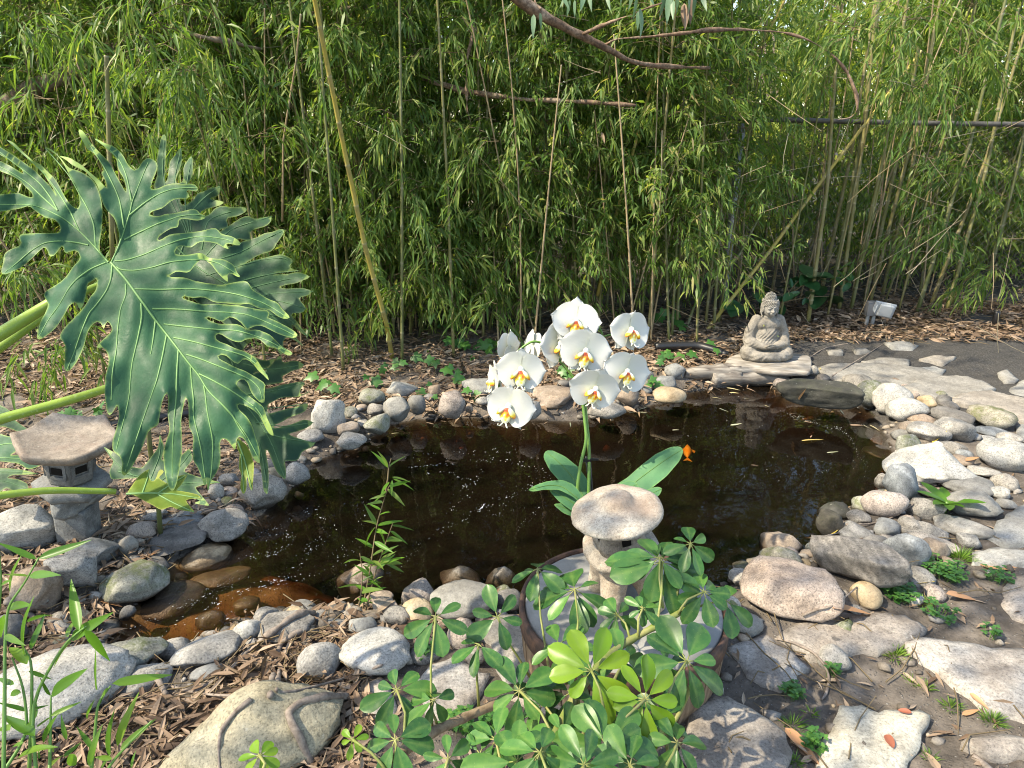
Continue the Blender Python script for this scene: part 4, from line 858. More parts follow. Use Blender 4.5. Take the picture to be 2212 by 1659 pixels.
VM = [parse(x) for x in """A 1225,1520 D 0,310 180,560 330,770 460,930 590,1100 720,1270 820,1390 900,1530 960,1600 E 600,170 700,280 770,380 848,530
A 1230,1520 1310,1350 1380,1140 1440,960 1460,850 1540,650 1640,410
A 1370,1140 1330,850 1270,700 1160,480 1040,290 880,60
A 1455,840 1400,560 1330,400 1200,260 1050,155
A 1430,1000 1600,860 1760,760 1900,710 2060,695 2180,700
A 1370,1270 1560,1180 1750,1090 1900,1040 B 600,1010 780,985 890,1010
A 1270,1505 B 0,1500 200,1440 400,1350 600,1270 850,1225 1100,1260 1280,1315
A 1290,1570 D -50,220 100,230 300,195 500,130 700,110 850,105 1030,140 1180,230 1270,290
D 110,430 400,440 700,425 1000,450 1250,490 1500,570 1650,650 1805,755
D 300,650 600,655 900,680 1150,690 1350,710 1550,790 1750,880 1895,955
D 430,820 700,850 1000,880 1250,890 1450,950 1600,1010 1720,1080 1850,1148
D 540,970 750,1010 1000,1080 1200,1130 1350,1180 1450,1260 1575,1390
D 680,1155 850,1210 1050,1290 1250,1370 1400,1440 1490,1530 E 870,150
D 820,1370 950,1430 1150,1540 1300,1640 E 840,215 895,310 935,380
E 590,160 680,250 720,330 770,400
A 1200,1520 1060,1360 900,1190 700,1030 500,930 340,880 0,880
A 1060,1350 1040,1100 980,940 870,750 770,560 500,255
A 880,1180 800,1000 700,830 600,680 470,510 80,168
A 640,950 580,830 450,650 300,530 150,420 0,300
A 640,950 450,780 320,650 150,540 0,460
A 980,1330 850,1300 680,1280 490,1300 330,1400 150,1560 40,1640
C 1170,140 1000,210 860,310 760,420 650,620 540,760 425,970
C 1240,170 1230,320 1180,450 1080,590 980,700 900,900 820,1130 740,1330
C 1390,380 1395,500 1330,650 1300,900 1290,1100 1240,1350 1230,1659
C 1560,590 1570,750 1520,1000 1460,1250 1440,1450 1430,1640 ml 735,1260
D 335,790 310,1000 285,1150
D 460,940 410,1200 350,1450 280,1640 ml 790,1400
D 590,1110 570,1400 565,1640 E 310,300 300,500 300,720
D 725,1290 740,1500 760,1659 E 430,250 480,450 512,690
D 870,1500 890,1600 E 520,230 560,420 550,600 530,720""".split('\n')]
def px_leaf(outline, veins, d0, sl_v, sl_u, name, mat, vmat, parent, seed, vr=(.0027, .0008), amp=1.0, ref=(240, 568), grid=8.5, curl=0.0):
    vs, F, de, dv = blade(outline, veins, None, grid, 1, seed)
    pxm = d0 / FPX
    def lift(P, de=None, dv=None):
        P = np.asarray(P, float); d = d0 + sl_v * (ref[1] - P[:, 1]) * pxm + sl_u * (P[:, 0] - ref[0]) * pxm
        d = d + curl * (np.maximum(P[:, 1] - ref[1] - 150, 0) * pxm) ** 2
        if de is not None:
            edge = np.exp(-de / 16.0)
            d = d - amp * .004 * (np.clip(dv / 26, 0, 1) ** .7 - .5)                  # blade swells between the sunk veins
            d = d + amp * edge * (.0065 * wob(P, 1 / 90, seed + 3) + .0020 * wob(P, 1 / 42, seed + 4)) + amp * .006 * wob(P, 1 / 160, seed + 5)
        r = np.column_stack([(P[:, 0] - PW / 2) / FPX, CP + (PH / 2 - P[:, 1]) / FPX * SP, -SP + (PH / 2 - P[:, 1]) / FPX * CP])
        return np.array([0, 0, CZ]) + r * d[:, None]
    org = Vector(parent.location)
    V = lift(vs, de, dv) - np.array(org); vd = np.array(ray(*ref).normalized())
    b = MB(); solid(b, V, F, -.0007, vd, np.exp(-dv / 5.0), np.exp(-(de / 1.6) ** 2))
    o = b.build(name, MAT[mat], parent)
    vb = MB()
    for k, ln in enumerate(veins):
        L2 = []
        for a, c in zip(ln[:-1], ln[1:]): L2 += [(a[0] + (c[0] - a[0]) * j / 6, a[1] + (c[1] - a[1]) * j / 6) for j in range(6)]
        L2 = np.array(L2 + [ln[-1]])
        for _ in range(4): L2[1:-1] = .25 * L2[:-2] + .5 * L2[1:-1] + .25 * L2[2:]
        dd = seg_d(L2, outline + [outline[0]]); P3 = lift(L2, dd, dd * 0) - np.array(org) - vd * .0012
        r0 = vr[0] * (1.5 if k == 0 else 1); vb.tube([tuple(p) for p in P3], list(np.linspace(r0 * .62, vr[1], len(P3))), 6, False)
    vb.build('vein', MAT[vmat], o); return lift
PL = empty('philodendron', (-1.35, 1.45, .05), 'huge glossy split-leaf philodendron spreading over the left side of the pond', 'philodendron')
lf = px_leaf(MAIN, VM, 1.34, .42, .10, 'leaf', 'philo', 'vein', PL, 21, curl=.5)
DARK = parse("""B 330,720 320,650 360,560 350,400 370,280 395,150 430,80 460,130 455,300 445,450 440,560 445,650 460,640 480,560 470,530 490,480 490,390 530,370 570,310 600,260 625,235 632,350 625,440 590,530 555,610 560,650 640,640 655,540 640,480 650,430 690,420 700,360 740,325 750,400 755,500 740,590 690,650 620,760 600,860
 660,900 720,850 780,820 790,750 870,740 930,700 970,690 1000,690 1065,660 1055,720 1030,790 1000,790 950,810 930,820 1010,830 1110,850 1050,890 980,910 880,930 820,980 800,1020 930,1000 1000,910 1060,890 1100,900 1200,910 1290,900 1368,930 1330,970 1240,1010 1180,1030 1130,1010 1115,1060 1160,1130 1060,1150 980,1220
 1100,1150 1200,1080 1290,1020 1380,995 1390,1030 1470,1040 1540,1020 1637,1005 1620,1070 1560,1120 1490,1140 1430,1150 1370,1190 1400,1272 1330,1280 1270,1250 1100,1330 1150,1350 1250,1310 1350,1270 1450,1250 1550,1190 1620,1190 1700,1150 1777,1155 1740,1220 1710,1280 1660,1310 1672,1360 1620,1400 1500,1430 1420,1470 1340,1530 1240,1570
 1290,1562 1400,1500 1500,1480 1620,1450 1700,1430 1770,1435 1800,1460 1872,1490 1860,1520 1810,1550 1830,1590 1938,1610 D 1900,235 1800,240 1700,240 1620,280 1680,262 1800,270 1900,240 1980,260 2057,297 2030,320 1970,330 1900,370 1800,380 1690,412 1780,430 1900,420 1970,420 2087,455 2040,500 1960,520 1900,525 1950,570 2015,645 1980,692 1900,702 1850,690 1825,720
 1870,752 1930,832 1990,902 2028,962 1960,930 1900,872 1840,812 1880,960 1960,1040 1988,1082 1900,1010 1800,960 1740,1000 1760,1100 1730,1180 1690,1110 1640,1060 1500,960 1200,900 700,500 400,200 B 300,1200""")
VD = [parse(x) for x in """D 500,-100 800,200 1200,420 1600,700 1900,990
D 600,60 B 700,1200 500,850 410,560 430,120
B 700,1200 520,700 620,260
B 720,1250 650,800 740,360
B 760,1330 700,980 900,780 1050,680
B 850,1380 900,1050 1150,960 1350,930
B 900,1440 1150,1160 1350,1090 1625,1010
B 1000,1500 1300,1400 1550,1260 1765,1160
D 900,280 1250,180 1500,110 1750,80 1850,140
D 1100,400 1400,310 1700,250 1920,230
D 1250,460 1500,390 1800,320 2050,295
D 1400,560 1600,480 1850,470 2080,456
D 1450,600 1700,560 1850,600 2005,650
D 1600,720 1800,740 2020,955""".split('\n')]
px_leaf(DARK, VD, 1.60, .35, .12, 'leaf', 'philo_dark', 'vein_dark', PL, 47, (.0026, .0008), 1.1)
LOWL = parse("""D 700,1000 1100,900 1400,1000 1390,1010 1330,1070 1290,1110 1440,1180 1480,1210 1560,1225 1680,1190 1640,1240 1560,1320 1400,1372 1550,1335 1640,1240 1730,1148 1735,1240 1760,1250 1850,1222 1930,1230 1987,1270 1960,1310 1850,1330 1800,1370 1720,1400 1770,1462 E 860,70 880,92 1000,62 1120,40 1152,45 1110,90 1110,132 1190,92 1165,112 1100,140 990,142 900,190 905,250 1000,222 1090,202 1167,175 1150,230 1100,250 1040,270 1000,297 930,325 950,342 1060,312 1140,280 1202,300 1150,340 1080,362 1030,375 1100,402 1160,420 1217,430 1180,460 1115,490 1110,532 1080,550 1010,540
 1022,600 1020,672 960,612 930,540 905,470 890,475 910,580 912,680 905,767 880,742 870,650 858,560 800,480 700,300 500,100""")
VL = [parse(x) for x in """D 900,1000 1200,1200 E 700,120 800,230 920,400 1015,660
D 1100,1120 1300,1170 1640,1150
D 1300,1250 1600,1330 1980,1265
E 700,130 900,110 1140,50
E 760,200 900,215 1160,180
E 830,300 1000,330 1195,300
E 880,360 1000,400 1210,430
E 850,430 880,560 905,750""".split('\n')]
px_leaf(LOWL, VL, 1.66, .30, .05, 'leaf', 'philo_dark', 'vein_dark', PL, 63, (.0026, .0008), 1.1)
YOUNG = parse("""E 705,400 720,395 740,420 770,440 800,500 818,560 815,640 808,740 790,715 778,640 770,660 772,720 755,762 735,735 732,690 742,640 722,590 725,540 730,500 712,470""")
px_leaf(YOUNG, [parse('E 715,420 760,540 805,730'), parse('E 735,500 745,620 755,750')], 1.50, .1, 0, 'leaf', 'philo_yellow', 'vein', PL, 71, (.002, .0008), .6, grid=5)
LOW2 = parse("""ml 800,1540 840,1480 880,1425 920,1395 950,1380 940,1440 960,1470 985,1450 1000,1400 1015,1380 1040,1400 1000,1440 1060,1480 1120,1430 1190,1415 1150,1480 1110,1520 1180,1530 1250,1545 1280,1575 1220,1570 1170,1580 1200,1620 1235,1658 1180,1650 1120,1640 1080,1620 1020,1645 960,1610 900,1580 850,1550""")
px_leaf(LOW2, [parse('ml 800,1540 950,1535 1100,1540 1270,1570'), parse('ml 900,1535 930,1450 945,1385'), parse('ml 1000,1535 1080,1480 1180,1420'), parse('ml 1000,1545 1100,1600 1225,1655')], 1.95, .6, .1, 'leaf', 'philo_yellow', 'vein', PL, 77, (.003, .001), .7, grid=6)
for k, (txt, vt, d0, mt) in enumerate([
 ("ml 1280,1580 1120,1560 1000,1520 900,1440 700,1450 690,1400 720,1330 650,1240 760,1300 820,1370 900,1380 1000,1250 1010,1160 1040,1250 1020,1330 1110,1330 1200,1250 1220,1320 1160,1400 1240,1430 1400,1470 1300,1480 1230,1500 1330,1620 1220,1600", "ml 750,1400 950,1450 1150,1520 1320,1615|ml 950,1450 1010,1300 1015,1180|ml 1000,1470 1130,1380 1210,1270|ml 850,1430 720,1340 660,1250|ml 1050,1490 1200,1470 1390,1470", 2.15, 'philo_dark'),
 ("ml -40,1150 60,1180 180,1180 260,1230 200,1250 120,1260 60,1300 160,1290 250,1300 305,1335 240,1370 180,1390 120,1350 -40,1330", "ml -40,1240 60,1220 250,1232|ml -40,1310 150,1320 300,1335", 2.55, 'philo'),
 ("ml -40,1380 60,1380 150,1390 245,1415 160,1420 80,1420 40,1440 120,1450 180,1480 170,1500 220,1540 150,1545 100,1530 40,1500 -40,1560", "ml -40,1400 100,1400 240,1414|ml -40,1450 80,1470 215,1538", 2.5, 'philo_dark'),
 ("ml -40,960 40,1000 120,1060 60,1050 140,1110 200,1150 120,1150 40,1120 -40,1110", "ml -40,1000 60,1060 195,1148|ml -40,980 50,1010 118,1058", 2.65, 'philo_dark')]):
    px_leaf(parse(txt), [parse(x) for x in vt.split('|')], d0, .5, .0, 'leaf', mt, 'vein' if mt == 'philo' else 'vein_dark', PL, 83 + k, (.0028, .0009), .8, ref=crop('ml', 300, 1300), grid=7)
org = PL.location
def pet(px, r0, r1, mat='petiole', name='petiole', parent=PL, sides=12):
    pts = [ond(u, v, d) for u, v, d in px]; P = []
    for i in range(len(pts) - 1): P += [pts[i].lerp(pts[i + 1], j / 6) for j in range(6)]
    P.append(pts[-1])
    for _ in range(5): P[1:-1] = [(P[i - 1] + P[i] * 2 + P[i + 1]) / 4 for i in range(1, len(P) - 1)]
    b = MB(); b.tube([tuple(p - parent.location) for p in P], list(np.linspace(r0, r1, len(P))), sides); return b.build(name, MAT[mat], parent)
pet([(-330, 900, 1.25), (-120, 795, 1.30), (0, 722, 1.34), (102, 660, 1.39), (190, 605, 1.40), (240, 572, 1.365)], .0155, .0085)
pet([(-330, 930, 1.30), (-120, 830, 1.36), (0, 752, 1.40), (150, 640, 1.50), (360, 560, 1.62)], .012, .007)
pet([(-330, 1010, 1.35), (-120, 948, 1.42), (0, 905, 1.46), (110, 876, 1.50), (225, 842, 1.55), (420, 770, 1.68)], .0125, .008)
pet([(-300, 1130, 1.6), (-100, 1090, 1.7), (0, 1070, 1.78), (105, 1058, 1.85), (250, 1062, 1.95)], .012, .008)
# ---------------------------------------------------------------- round table, pagoda, lantern, statue
def disp(o, amp, freq, seed):                                  # weathered, uneven surface
    me = o.data; v = np.empty(len(me.vertices) * 3, np.float32); me.vertices.foreach_get('co', v); v = v.reshape(-1, 3)
    nn = np.empty(len(me.vertices) * 3, np.float32); me.vertices.foreach_get('normal', nn); nn = nn.reshape(-1, 3)
    v += (nn * (amp * (wob(v, freq, seed) + .5 * wob(v, freq * 2.7, seed + 1)))[:, None]).astype(np.float32); me.vertices.foreach_set('co', v.ravel()); me.update(); return o
def remesh(parts, voxel, smooth=6, sf=.5):
    b = MB()
    for p in parts: b.add(*p)
    me = b.mesh('tmp', MAT['soil']); o = bpy.data.objects.new('tmp', me); COL.objects.link(o)
    rm = o.modifiers.new('r', 'REMESH'); rm.mode = 'VOXEL'; rm.voxel_size = voxel
    if smooth: sm = o.modifiers.new('s', 'SMOOTH'); sm.iterations = smooth; sm.factor = sf
    dg = bpy.context.evaluated_depsgraph_get(); out = bpy.data.meshes.new_from_object(o.evaluated_get(dg))
    v = np.empty(len(out.vertices) * 3, np.float32); out.vertices.foreach_get('co', v)
    f = [tuple(p.vertices) for p in out.polygons]
    bpy.data.objects.remove(o); bpy.data.meshes.remove(out); return v.reshape(-1, 3).astype(float), f
def ell(c, r, rot=None, sub=3):
    v, f = ico(sub); v = v * np.asarray(r)
    if rot: v = v @ np.array(Euler(rot).to_matrix()).T
    return v + np.asarray(c), f
def cap(a, b, ra, rb_, n=9, flat=(1, 1, 1)):                    # tapered limb
    vs, fs = [], []; a, b = np.asarray(a, float), np.asarray(b, float); v, f = ico(2)
    for i in range(n + 1):
        s = i / n; fs += [tuple(k + len(vs) * len(v) for k in q_) for q_ in f]; vs.append(a + (b - a) * s + v * (ra + (rb_ - ra) * s) * np.asarray(flat))
    return np.vstack(vs), fs
def limb(pts, rads, **kw): 
    out = []
    for (a, b), (ra, rb_) in zip(zip(pts, pts[1:]), zip(rads, rads[1:])): out.append(cap(a, b, ra, rb_, **kw))
    return out

m = NT('table_stone'); c = m.ramp(m.noise(7, 6, .65), [(.3, (.17, .17, .162)), (.55, (.255, .252, .24)), (.75, (.34, .335, .32))]); c = m.mix(m.ramp(m.noise(120, 3, .7), [(.6, 0.0), (.75, .4)]), c, (.10, .10, .10)); m.bump(m.noise(70, 5, .7), .25, .004); MAT['table'] = m.fin(c, .75, .3)
m = NT('rusty_hoop'); c = m.ramp(m.noise(30, 5, .7), [(.35, (.045, .032, .028)), (.55, (.11, .062, .045)), (.75, (.20, .105, .06))]); m.bump(m.noise(90, 4), .4, .003); MAT['rust'] = m.fin(c, .8, .3)
m = NT('barrel_wood'); o = m.co(); wv = m.n('TexNoise', {'Vector': m.n('Mapping', {'Vector': o, 'Scale': (40, 40, 3)}).outputs[0], 'Scale': 1.5, 'Detail': 6}).outputs[0]; c = m.ramp(wv, [(.3, (.10, .065, .04)), (.55, (.22, .15, .095)), (.75, (.33, .25, .18))]); m.bump(wv, .5, .004); MAT['barrel'] = m.fin(c, .8, .25)
TZ = .25; tc = onz(1345, 1305, TZ); TR = .283; gt = float(gz([tc[:2]])[0])
T = empty('round_table', (tc.x, tc.y, gt - .03), 'low round barrel table with grey stone top and rusty hoop at the pond edge', 'table')
h = TZ - gt + .03
b = MB(); b.lathe([(.001, h - .035), (TR - .012, h - .035), (TR - .012, h - .004), (TR - .016, h), (.2, h + .001), (.001, h + .001)], 56); b.build('table_top', MAT['table'], T)
b = MB(); b.lathe([(TR - .010, h - .055), (TR + .004, h - .055), (TR + .006, h - .004), (TR + .003, h + .005), (TR - .006, h + .005), (TR - .010, h - .003), (TR - .010, h - .055)], 64, caps=False); b.build('hoop', MAT['rust'], T)
stv = []
for k in range(22):
    a0, a1 = 2 * math.pi * (k + .04) / 22, 2 * math.pi * (k + .96) / 22; b = MB(); vs = []
    for z_, bul in ((0, .92), (.08, .98), (.16, 1.0), (h - .056, .985)):
        for a in (a0, (a0 + a1) / 2, a1):
            for r_ in (TR * bul - .022, TR * bul): vs.append((r_ * math.cos(a), r_ * math.sin(a), z_))
    fs = []
    for i in range(3):
        for j in range(2):
            q0 = i * 6 + j * 2; fs += [(q0 + 1, q0 + 3, q0 + 9, q0 + 7), (q0 + 2, q0, q0 + 6, q0 + 8)]
        fs += [(i * 6, i * 6 + 1, i * 6 + 7, i * 6 + 6), (i * 6 + 5, i * 6 + 4, i * 6 + 10, i * 6 + 11)]
    b.add(vs, fs); b.build('stave', MAT['barrel'], T, False)

MAT['cast'] = stone_mat('cast_stone', (.28, .24, .20), (.40, .36, .31), (.48, .45, .40), scale=1.4, grain=.7, stain=(.24, .15, .10), wet=False)
PG = empty('pagoda_lantern', tuple(onz(1352, 1290, TZ + .001)), 'small cast stone mushroom lantern with a domed cap standing on the round table', 'stone lantern')
PG.rotation_euler = (math.radians(2), math.radians(-9), .2)
def sqr(p): return lambda a: 1 / (abs(math.cos(a)) ** p + abs(math.sin(a)) ** p) ** (1 / p)
b = MB(); b.lathe([(.001, .268), (.05, .264), (.090, .268), (.112, .277), (.123, .287), (.121, .295), (.106, .305), (.080, .315), (.056, .321), (.046, .324), (.042, .333), (.031, .342), (.012, .347), (.001, .348)], 48)
disp(b.build('cap', MAT['cast'], PG), .0016, 12, 31)
b = MB(); b.lathe([(.001, .196), (.068, .196), (.061, .210), (.057, .235), (.062, .264), (.001, .267)], 32, sqr(4)); nk = disp(b.build('neck', MAT['cast'], PG), .001, 14, 33)
for a in (0.0, math.pi / 2, math.pi, -math.pi / 2):
    d = Vector((math.cos(a), math.sin(a), 0)); s_ = Vector((-d.y, d.x, 0)); b = MB(); ro = Matrix((s_, d, Vector((0, 0, 1)))).transposed()
    b.box(tuple(d * .0555 + Vector((0, 0, .232))), (.012, .006, .013), ro); b.build('window', NT('hollow_shade').fin((.012, .011, .01), .9, .1), nk, False)  # near-black block paints the shade of a window hole
b = MB(); b.lathe([(.001, .150), (.072, .150), (.092, .162), (.100, .172), (.097, .186), (.080, .196), (.001, .197)], 40, sqr(3)); disp(b.build('collar', MAT['cast'], PG), .0014, 14, 35)
pts = []
for k in range(4):
    a = math.pi / 4 + k * math.pi / 2; c_, s_ = math.cos(a), math.sin(a)
    pts += limb([(c_ * .040, s_ * .040, .150), (c_ * .062, s_ * .062, .09), (c_ * .088, s_ * .088, .012)], [.046, .038, .032], n=5)
pts.append(ell((0, 0, .13), (.062, .062, .035)))
v, f = remesh(pts, .006, 4); v[:, 2] = np.maximum(v[:, 2], 0); b = MB(); b.add(v, f); disp(b.build('base', MAT['cast'], PG), .001, 16, 37)

# stone lantern at the left
MAT['lant'] = stone_mat('old_concrete', (.105, .11, .112), (.175, .182, .185), (.25, .255, .25), scale=1.5, grain=.55, wet=False)
MAT['lantroof'] = stone_mat('old_concrete_roof', (.17, .15, .132), (.25, .23, .205), (.33, .31, .285), scale=1.2, grain=.5, stain=(.15, .10, .08), wet=False)
lb = ong(172, 1165); LZ = 0
LN = empty('stone_lantern', (lb.x, lb.y, lb.z - .03), 'weathered grey stone lantern with a dished hexagonal roof at the left bank', 'stone lantern'); LN.rotation_euler = (math.radians(5), math.radians(8.5), 0)
ldp = depth(lb); px = ldp / FPX
def hexr(r, z, n=6, ph=.15, sub=6, wv=0):
    o_ = []
    for k in range(n):
        a, b_ = ph + 2 * math.pi * k / n, ph + 2 * math.pi * (k + 1) / n
        for j in range(sub):
            s = j / sub; o_.append((r * (math.cos(a) * (1 - s) + math.cos(b_) * s), r * (math.sin(a) * (1 - s) + math.sin(b_) * s), z + wv * (abs(s - .5) * 2) ** 3))
    return o_
def hexloft(prof, **kw):
    b = MB(); vs = []; n = None
    for r, z, w in prof:
        q_ = hexr(r, z, wv=w, **kw); n = len(q_); vs += q_
    fs = [(i * n + j, i * n + (j + 1) % n, (i + 1) * n + (j + 1) % n, (i + 1) * n + j) for i in range(len(prof) - 1) for j in range(n)]
    fs += [tuple(range(n))[::-1], tuple(range((len(prof) - 1) * n, len(prof) * n))]; b.add(vs, fs); return b
Hn = (1165 - 945) * px / math.cos(math.radians(27)) * 1.03
zr = Hn
disp(hexloft([(.10, zr - .005, 0), (.150, zr, .004), (.168, zr + .018, .008), (.170, zr + .034, .010), (.162, zr + .040, .010), (.146, zr + .033, .008), (.08, zr + .024, 0), (.02, zr + .024, 0)], ph=.25).build('roof', MAT['lantroof'], LN), .0028, 9, 41)
zb0, zb1 = zr - .128, zr - .002
fb = hexloft([(.070, zb0, 0), (.074, zb0 + .01, 0), (.082, zb0 + .06, 0), (.086, zb1, 0)], ph=-.05).build('fire_box', MAT['lant'], LN); disp(fb, .0014, 14, 43)
for k in range(6):
    a = -.05 + math.pi / 6 + k * math.pi / 3; d = Vector((math.cos(a), math.sin(a), 0)); s_ = Vector((-d.y, d.x, 0)); ro = Matrix((s_, d, Vector((0, 0, 1)))).transposed(); c0 = d * .0695 + Vector((0, 0, zb0 + .066))
    b = MB()
    for dx, dz, hx, hz in ((0, .0255, .032, .005), (0, -.0255, .032, .005), (.0275, 0, .005, .0205), (-.0275, 0, .005, .0205)):
        b.box(tuple(c0 + s_ * dx + Vector((0, 0, dz))), (hx, .006, hz), ro)
    b.build('window_frame', MAT['lant'], fb, False)
    b = MB(); b.box(tuple(c0 - d * .001), (.0185, .005, .013), ro); b.build('opening', bpy.data.materials['hollow_shade'], fb, False)  # shade inside the opening, painted as a near-black box
disp(hexloft([(.07, zb0 - .052, 0), (.108, zb0 - .048, 0), (.122, zb0 - .034, 0), (.122, zb0 - .014, 0), (.108, zb0 - .003, 0), (.06, zb0 - .001, 0)], ph=.4).build('platform', MAT['lant'], LN), .003, 9, 45)
b = stone_mesh(77, 'slab', (.098, .085, .058), 4); o = b.build('block', MAT['lant'], LN); o.location = (.004, 0, zb0 - .095); disp(o, .002, 10, 46)
zp = zb0 - .14; b = MB(); b.box((0, 0, zp / 2 + .012), (.056, .05, zp / 2 + .012)); o = b.build('post', MAT['blue'], LN); bevel_obj(o, .008)

# seated statue
MAT['statue'] = stone_mat('statue_stone', (.20, .185, .165), (.275, .258, .232), (.34, .32, .29), scale=1.5, grain=.55, stain=(.13, .118, .10), wet=False)
PLZ = float(onz(1659, 800, 0)[2]); pb = onz(1652, 774, .115)
BD = empty('buddha_statue', (pb.x, pb.y + .02, .1155), 'grey stone seated Buddha statue meditating with folded hands on a driftwood-grained plate', 'statue'); BD.rotation_euler = (0, 0, .04)
# front faces -y; sizes in a unit where the figure is 1 high
parts = []
parts += [ell((0, .02, .33), (.185, .125, .20)), ell((0, .03, .50), (.20, .118, .13)), ell((0, .0, .22), (.20, .15, .14))]
parts += [ell((-.08, -.030, .52), (.09, .055, .08)), ell((.08, -.030, .52), (.09, .055, .08)), ell((0, -.045, .36), (.13, .07, .13))]
for s in (-1, 1):
    parts += limb([(s * .165, .03, .575), (s * .245, .03, .40), (s * .265, .0, .28)], [.082, .078, .082], n=7)          # upper arm and sleeve
    parts += limb([(s * .265, .0, .28), (s * .20, -.10, .235), (s * .07, -.185, .215)], [.085, .070, .040], n=7)        # forearm
    parts += [ell((s * .24, -.04, .24), (.10, .12, .085))]
    parts += limb([(s * .12, .02, .10), (s * .27, -.06, .105), (s * .285, -.12, .10)], [.12, .125, .10], n=7)           # thigh
    parts += limb([(s * .30, -.10, .085), (s * .18, -.20, .075), (s * .0, -.235, .07)], [.095, .085, .062], n=7)        # shin
    parts += [ell((s * .05, -.235, .115), (.10, .045, .035))]
parts += [ell((0, -.02, .06), (.30, .20, .07)), ell((0, .03, .62), (.10, .085, .05))]
parts += limb([(0, .03, .62), (0, .02, .72)], [.075, .070], n=4)
for s in (-1, 1):
    parts += [ell((s * .045, -.20, .215), (.070, .042, .022), (0, 0, s * .3))]
v, f = remesh([(p[0], p[1]) for p in parts], .0085, 6)
v[:, 2] = np.maximum(v[:, 2], 0)
zz, xx, yy = v[:, 2], v[:, 0], v[:, 1]
# carved robe: fan folds over the knees, bands on the sleeves and across the belly, the hem over the left shoulder
kn = np.clip(1 - zz / .20, 0, 1) * np.clip((.06 - yy) / .1, 0, 1) * np.clip((np.abs(xx) - .05) / .06, 0, 1)
rk = np.sqrt((np.abs(xx) - .22) ** 2 + ((yy + .05) * .8) ** 2 + (zz - .18) ** 2); fold = kn * np.sin(rk * 155)
sl_ = np.clip((np.abs(xx) - .17) / .05, 0, 1) * np.clip((zz - .19) / .06, 0, 1) * np.clip((.50 - zz) / .1, 0, 1); fold += .75 * sl_ * np.sin((zz + .9 * np.abs(xx) - .35 * yy) * 120)
be = np.clip((.18 - np.abs(xx)) / .06, 0, 1) * np.clip((zz - .24) / .04, 0, 1) * np.clip((.46 - zz + .5 * xx) / .05, 0, 1) * (yy < 0); fold += .6 * be * np.sin((zz - 1.1 * xx + 1.6 * xx * xx) * 105)
hem = np.exp(-((zz - (.40 + 1.05 * xx)) / .012) ** 2) * (yy < .02) * (zz > .36) * (zz < .66) * (xx > -.06)
inr = np.clip((zz - (.40 + 1.05 * xx)) / -.02, 0, 1) * (yy < .05) * (zz > .30) * (xx > -.1)
cen = np.column_stack([xx * .6, yy * .6, zz * 0]); nd = nrm(np.column_stack([xx, yy, (zz - .3) * .3]))
v = v + nd * (.0075 * fold + .008 * inr + .006 * hem)[:, None]
SC = .425; b = MB(); b.add(v * SC, f); b.build('body', MAT['statue'], BD)
# the two hands laid in the lap, five fingers each
for s in (-1, 1):
    hp = [ell((s * .052, -.215, .226 + (.012 if s > 0 else 0)), (.050, .034, .016), (0, 0, s * .35))]
    for k in range(4):
        y_ = -.240 + k * .018; hp += limb([(s * .030, y_, .232 + (.012 if s > 0 else 0)), (-s * .012, y_ - .006, .238 + (.012 if s > 0 else 0)), (-s * (.046 - .005 * abs(k - 1)), y_ - .002, .232 + (.012 if s > 0 else 0))], [.0105, .0098, .0085], n=4)
    hp += limb([(s * .075, -.235, .238), (s * .042, -.246, .262), (s * .006, -.246, .270)], [.013, .0115, .0095], n=4)
    v, f = remesh(hp, .0048, 2, .4); b = MB(); b.add(v * SC, f); b.build('hand', MAT['statue'], BD)
hd = [ell((0, .0, .80), (.086, .098, .105)), ell((0, -.022, .765), (.066, .075, .07)), ell((0, -.06, .728), (.026, .022, .02)), ell((0, .02, .86), (.090, .098, .06)), ell((0, .02, .925), (.056, .058, .05))]
hd += limb([(0, -.094, .812), (0, -.104, .785), (0, -.112, .776)], [.010, .012, .0155], n=4) + [ell((s * .013, -.100, .776), (.010, .012, .008)) for s in (-1, 1)]
hd += limb([(0, .02, .70), (0, .02, .76)], [.062, .064], n=3)
for s in (-1, 1):
    hd += [ell((s * .036, -.083, .808), (.024, .014, .012)), ell((s * .038, -.072, .768), (.024, .02, .022)), ell((s * .012, -.097, .750), (.018, .010, .006)), ell((s * .008, -.096, .740), (.016, .011, .007))]
    hd += limb([(s * .012, -.098, .826), (s * .035, -.093, .834), (s * .062, -.074, .826)], [.006, .0065, .005], n=5)
    hd += limb([(s * .092, .0, .83), (s * .097, .005, .78), (s * .094, .0, .722)], [.020, .016, .015], n=5, flat=(.5, 1, 1))
v, f = remesh(hd, .0048, 2, .4)
lid = np.zeros(len(v))
for s in (-1, 1): lid += np.exp(-((v[:, 0] - s * .036) / .022) ** 4) * np.exp(-((v[:, 2] - (.802 - 9 * (v[:, 0] - s * .036) ** 2 * -1)) / .0035) ** 2) * (v[:, 1] < -.05)
lid += np.exp(-(v[:, 0] / .022) ** 4) * np.exp(-((v[:, 2] - .7455) / .003) ** 2) * (v[:, 1] < -.06)
v[:, 1] += .006 * np.clip(lid, 0, 1); b = MB(); b.add(v * SC, f); hdo = b.build('head', MAT['statue'], BD); hdo.scale = (1.24,) * 3; hdo.location = (0, -.004, (.635 - 1.24 * .70) * SC)
cb = MB(); cv, cf = ico(1); nC = 0
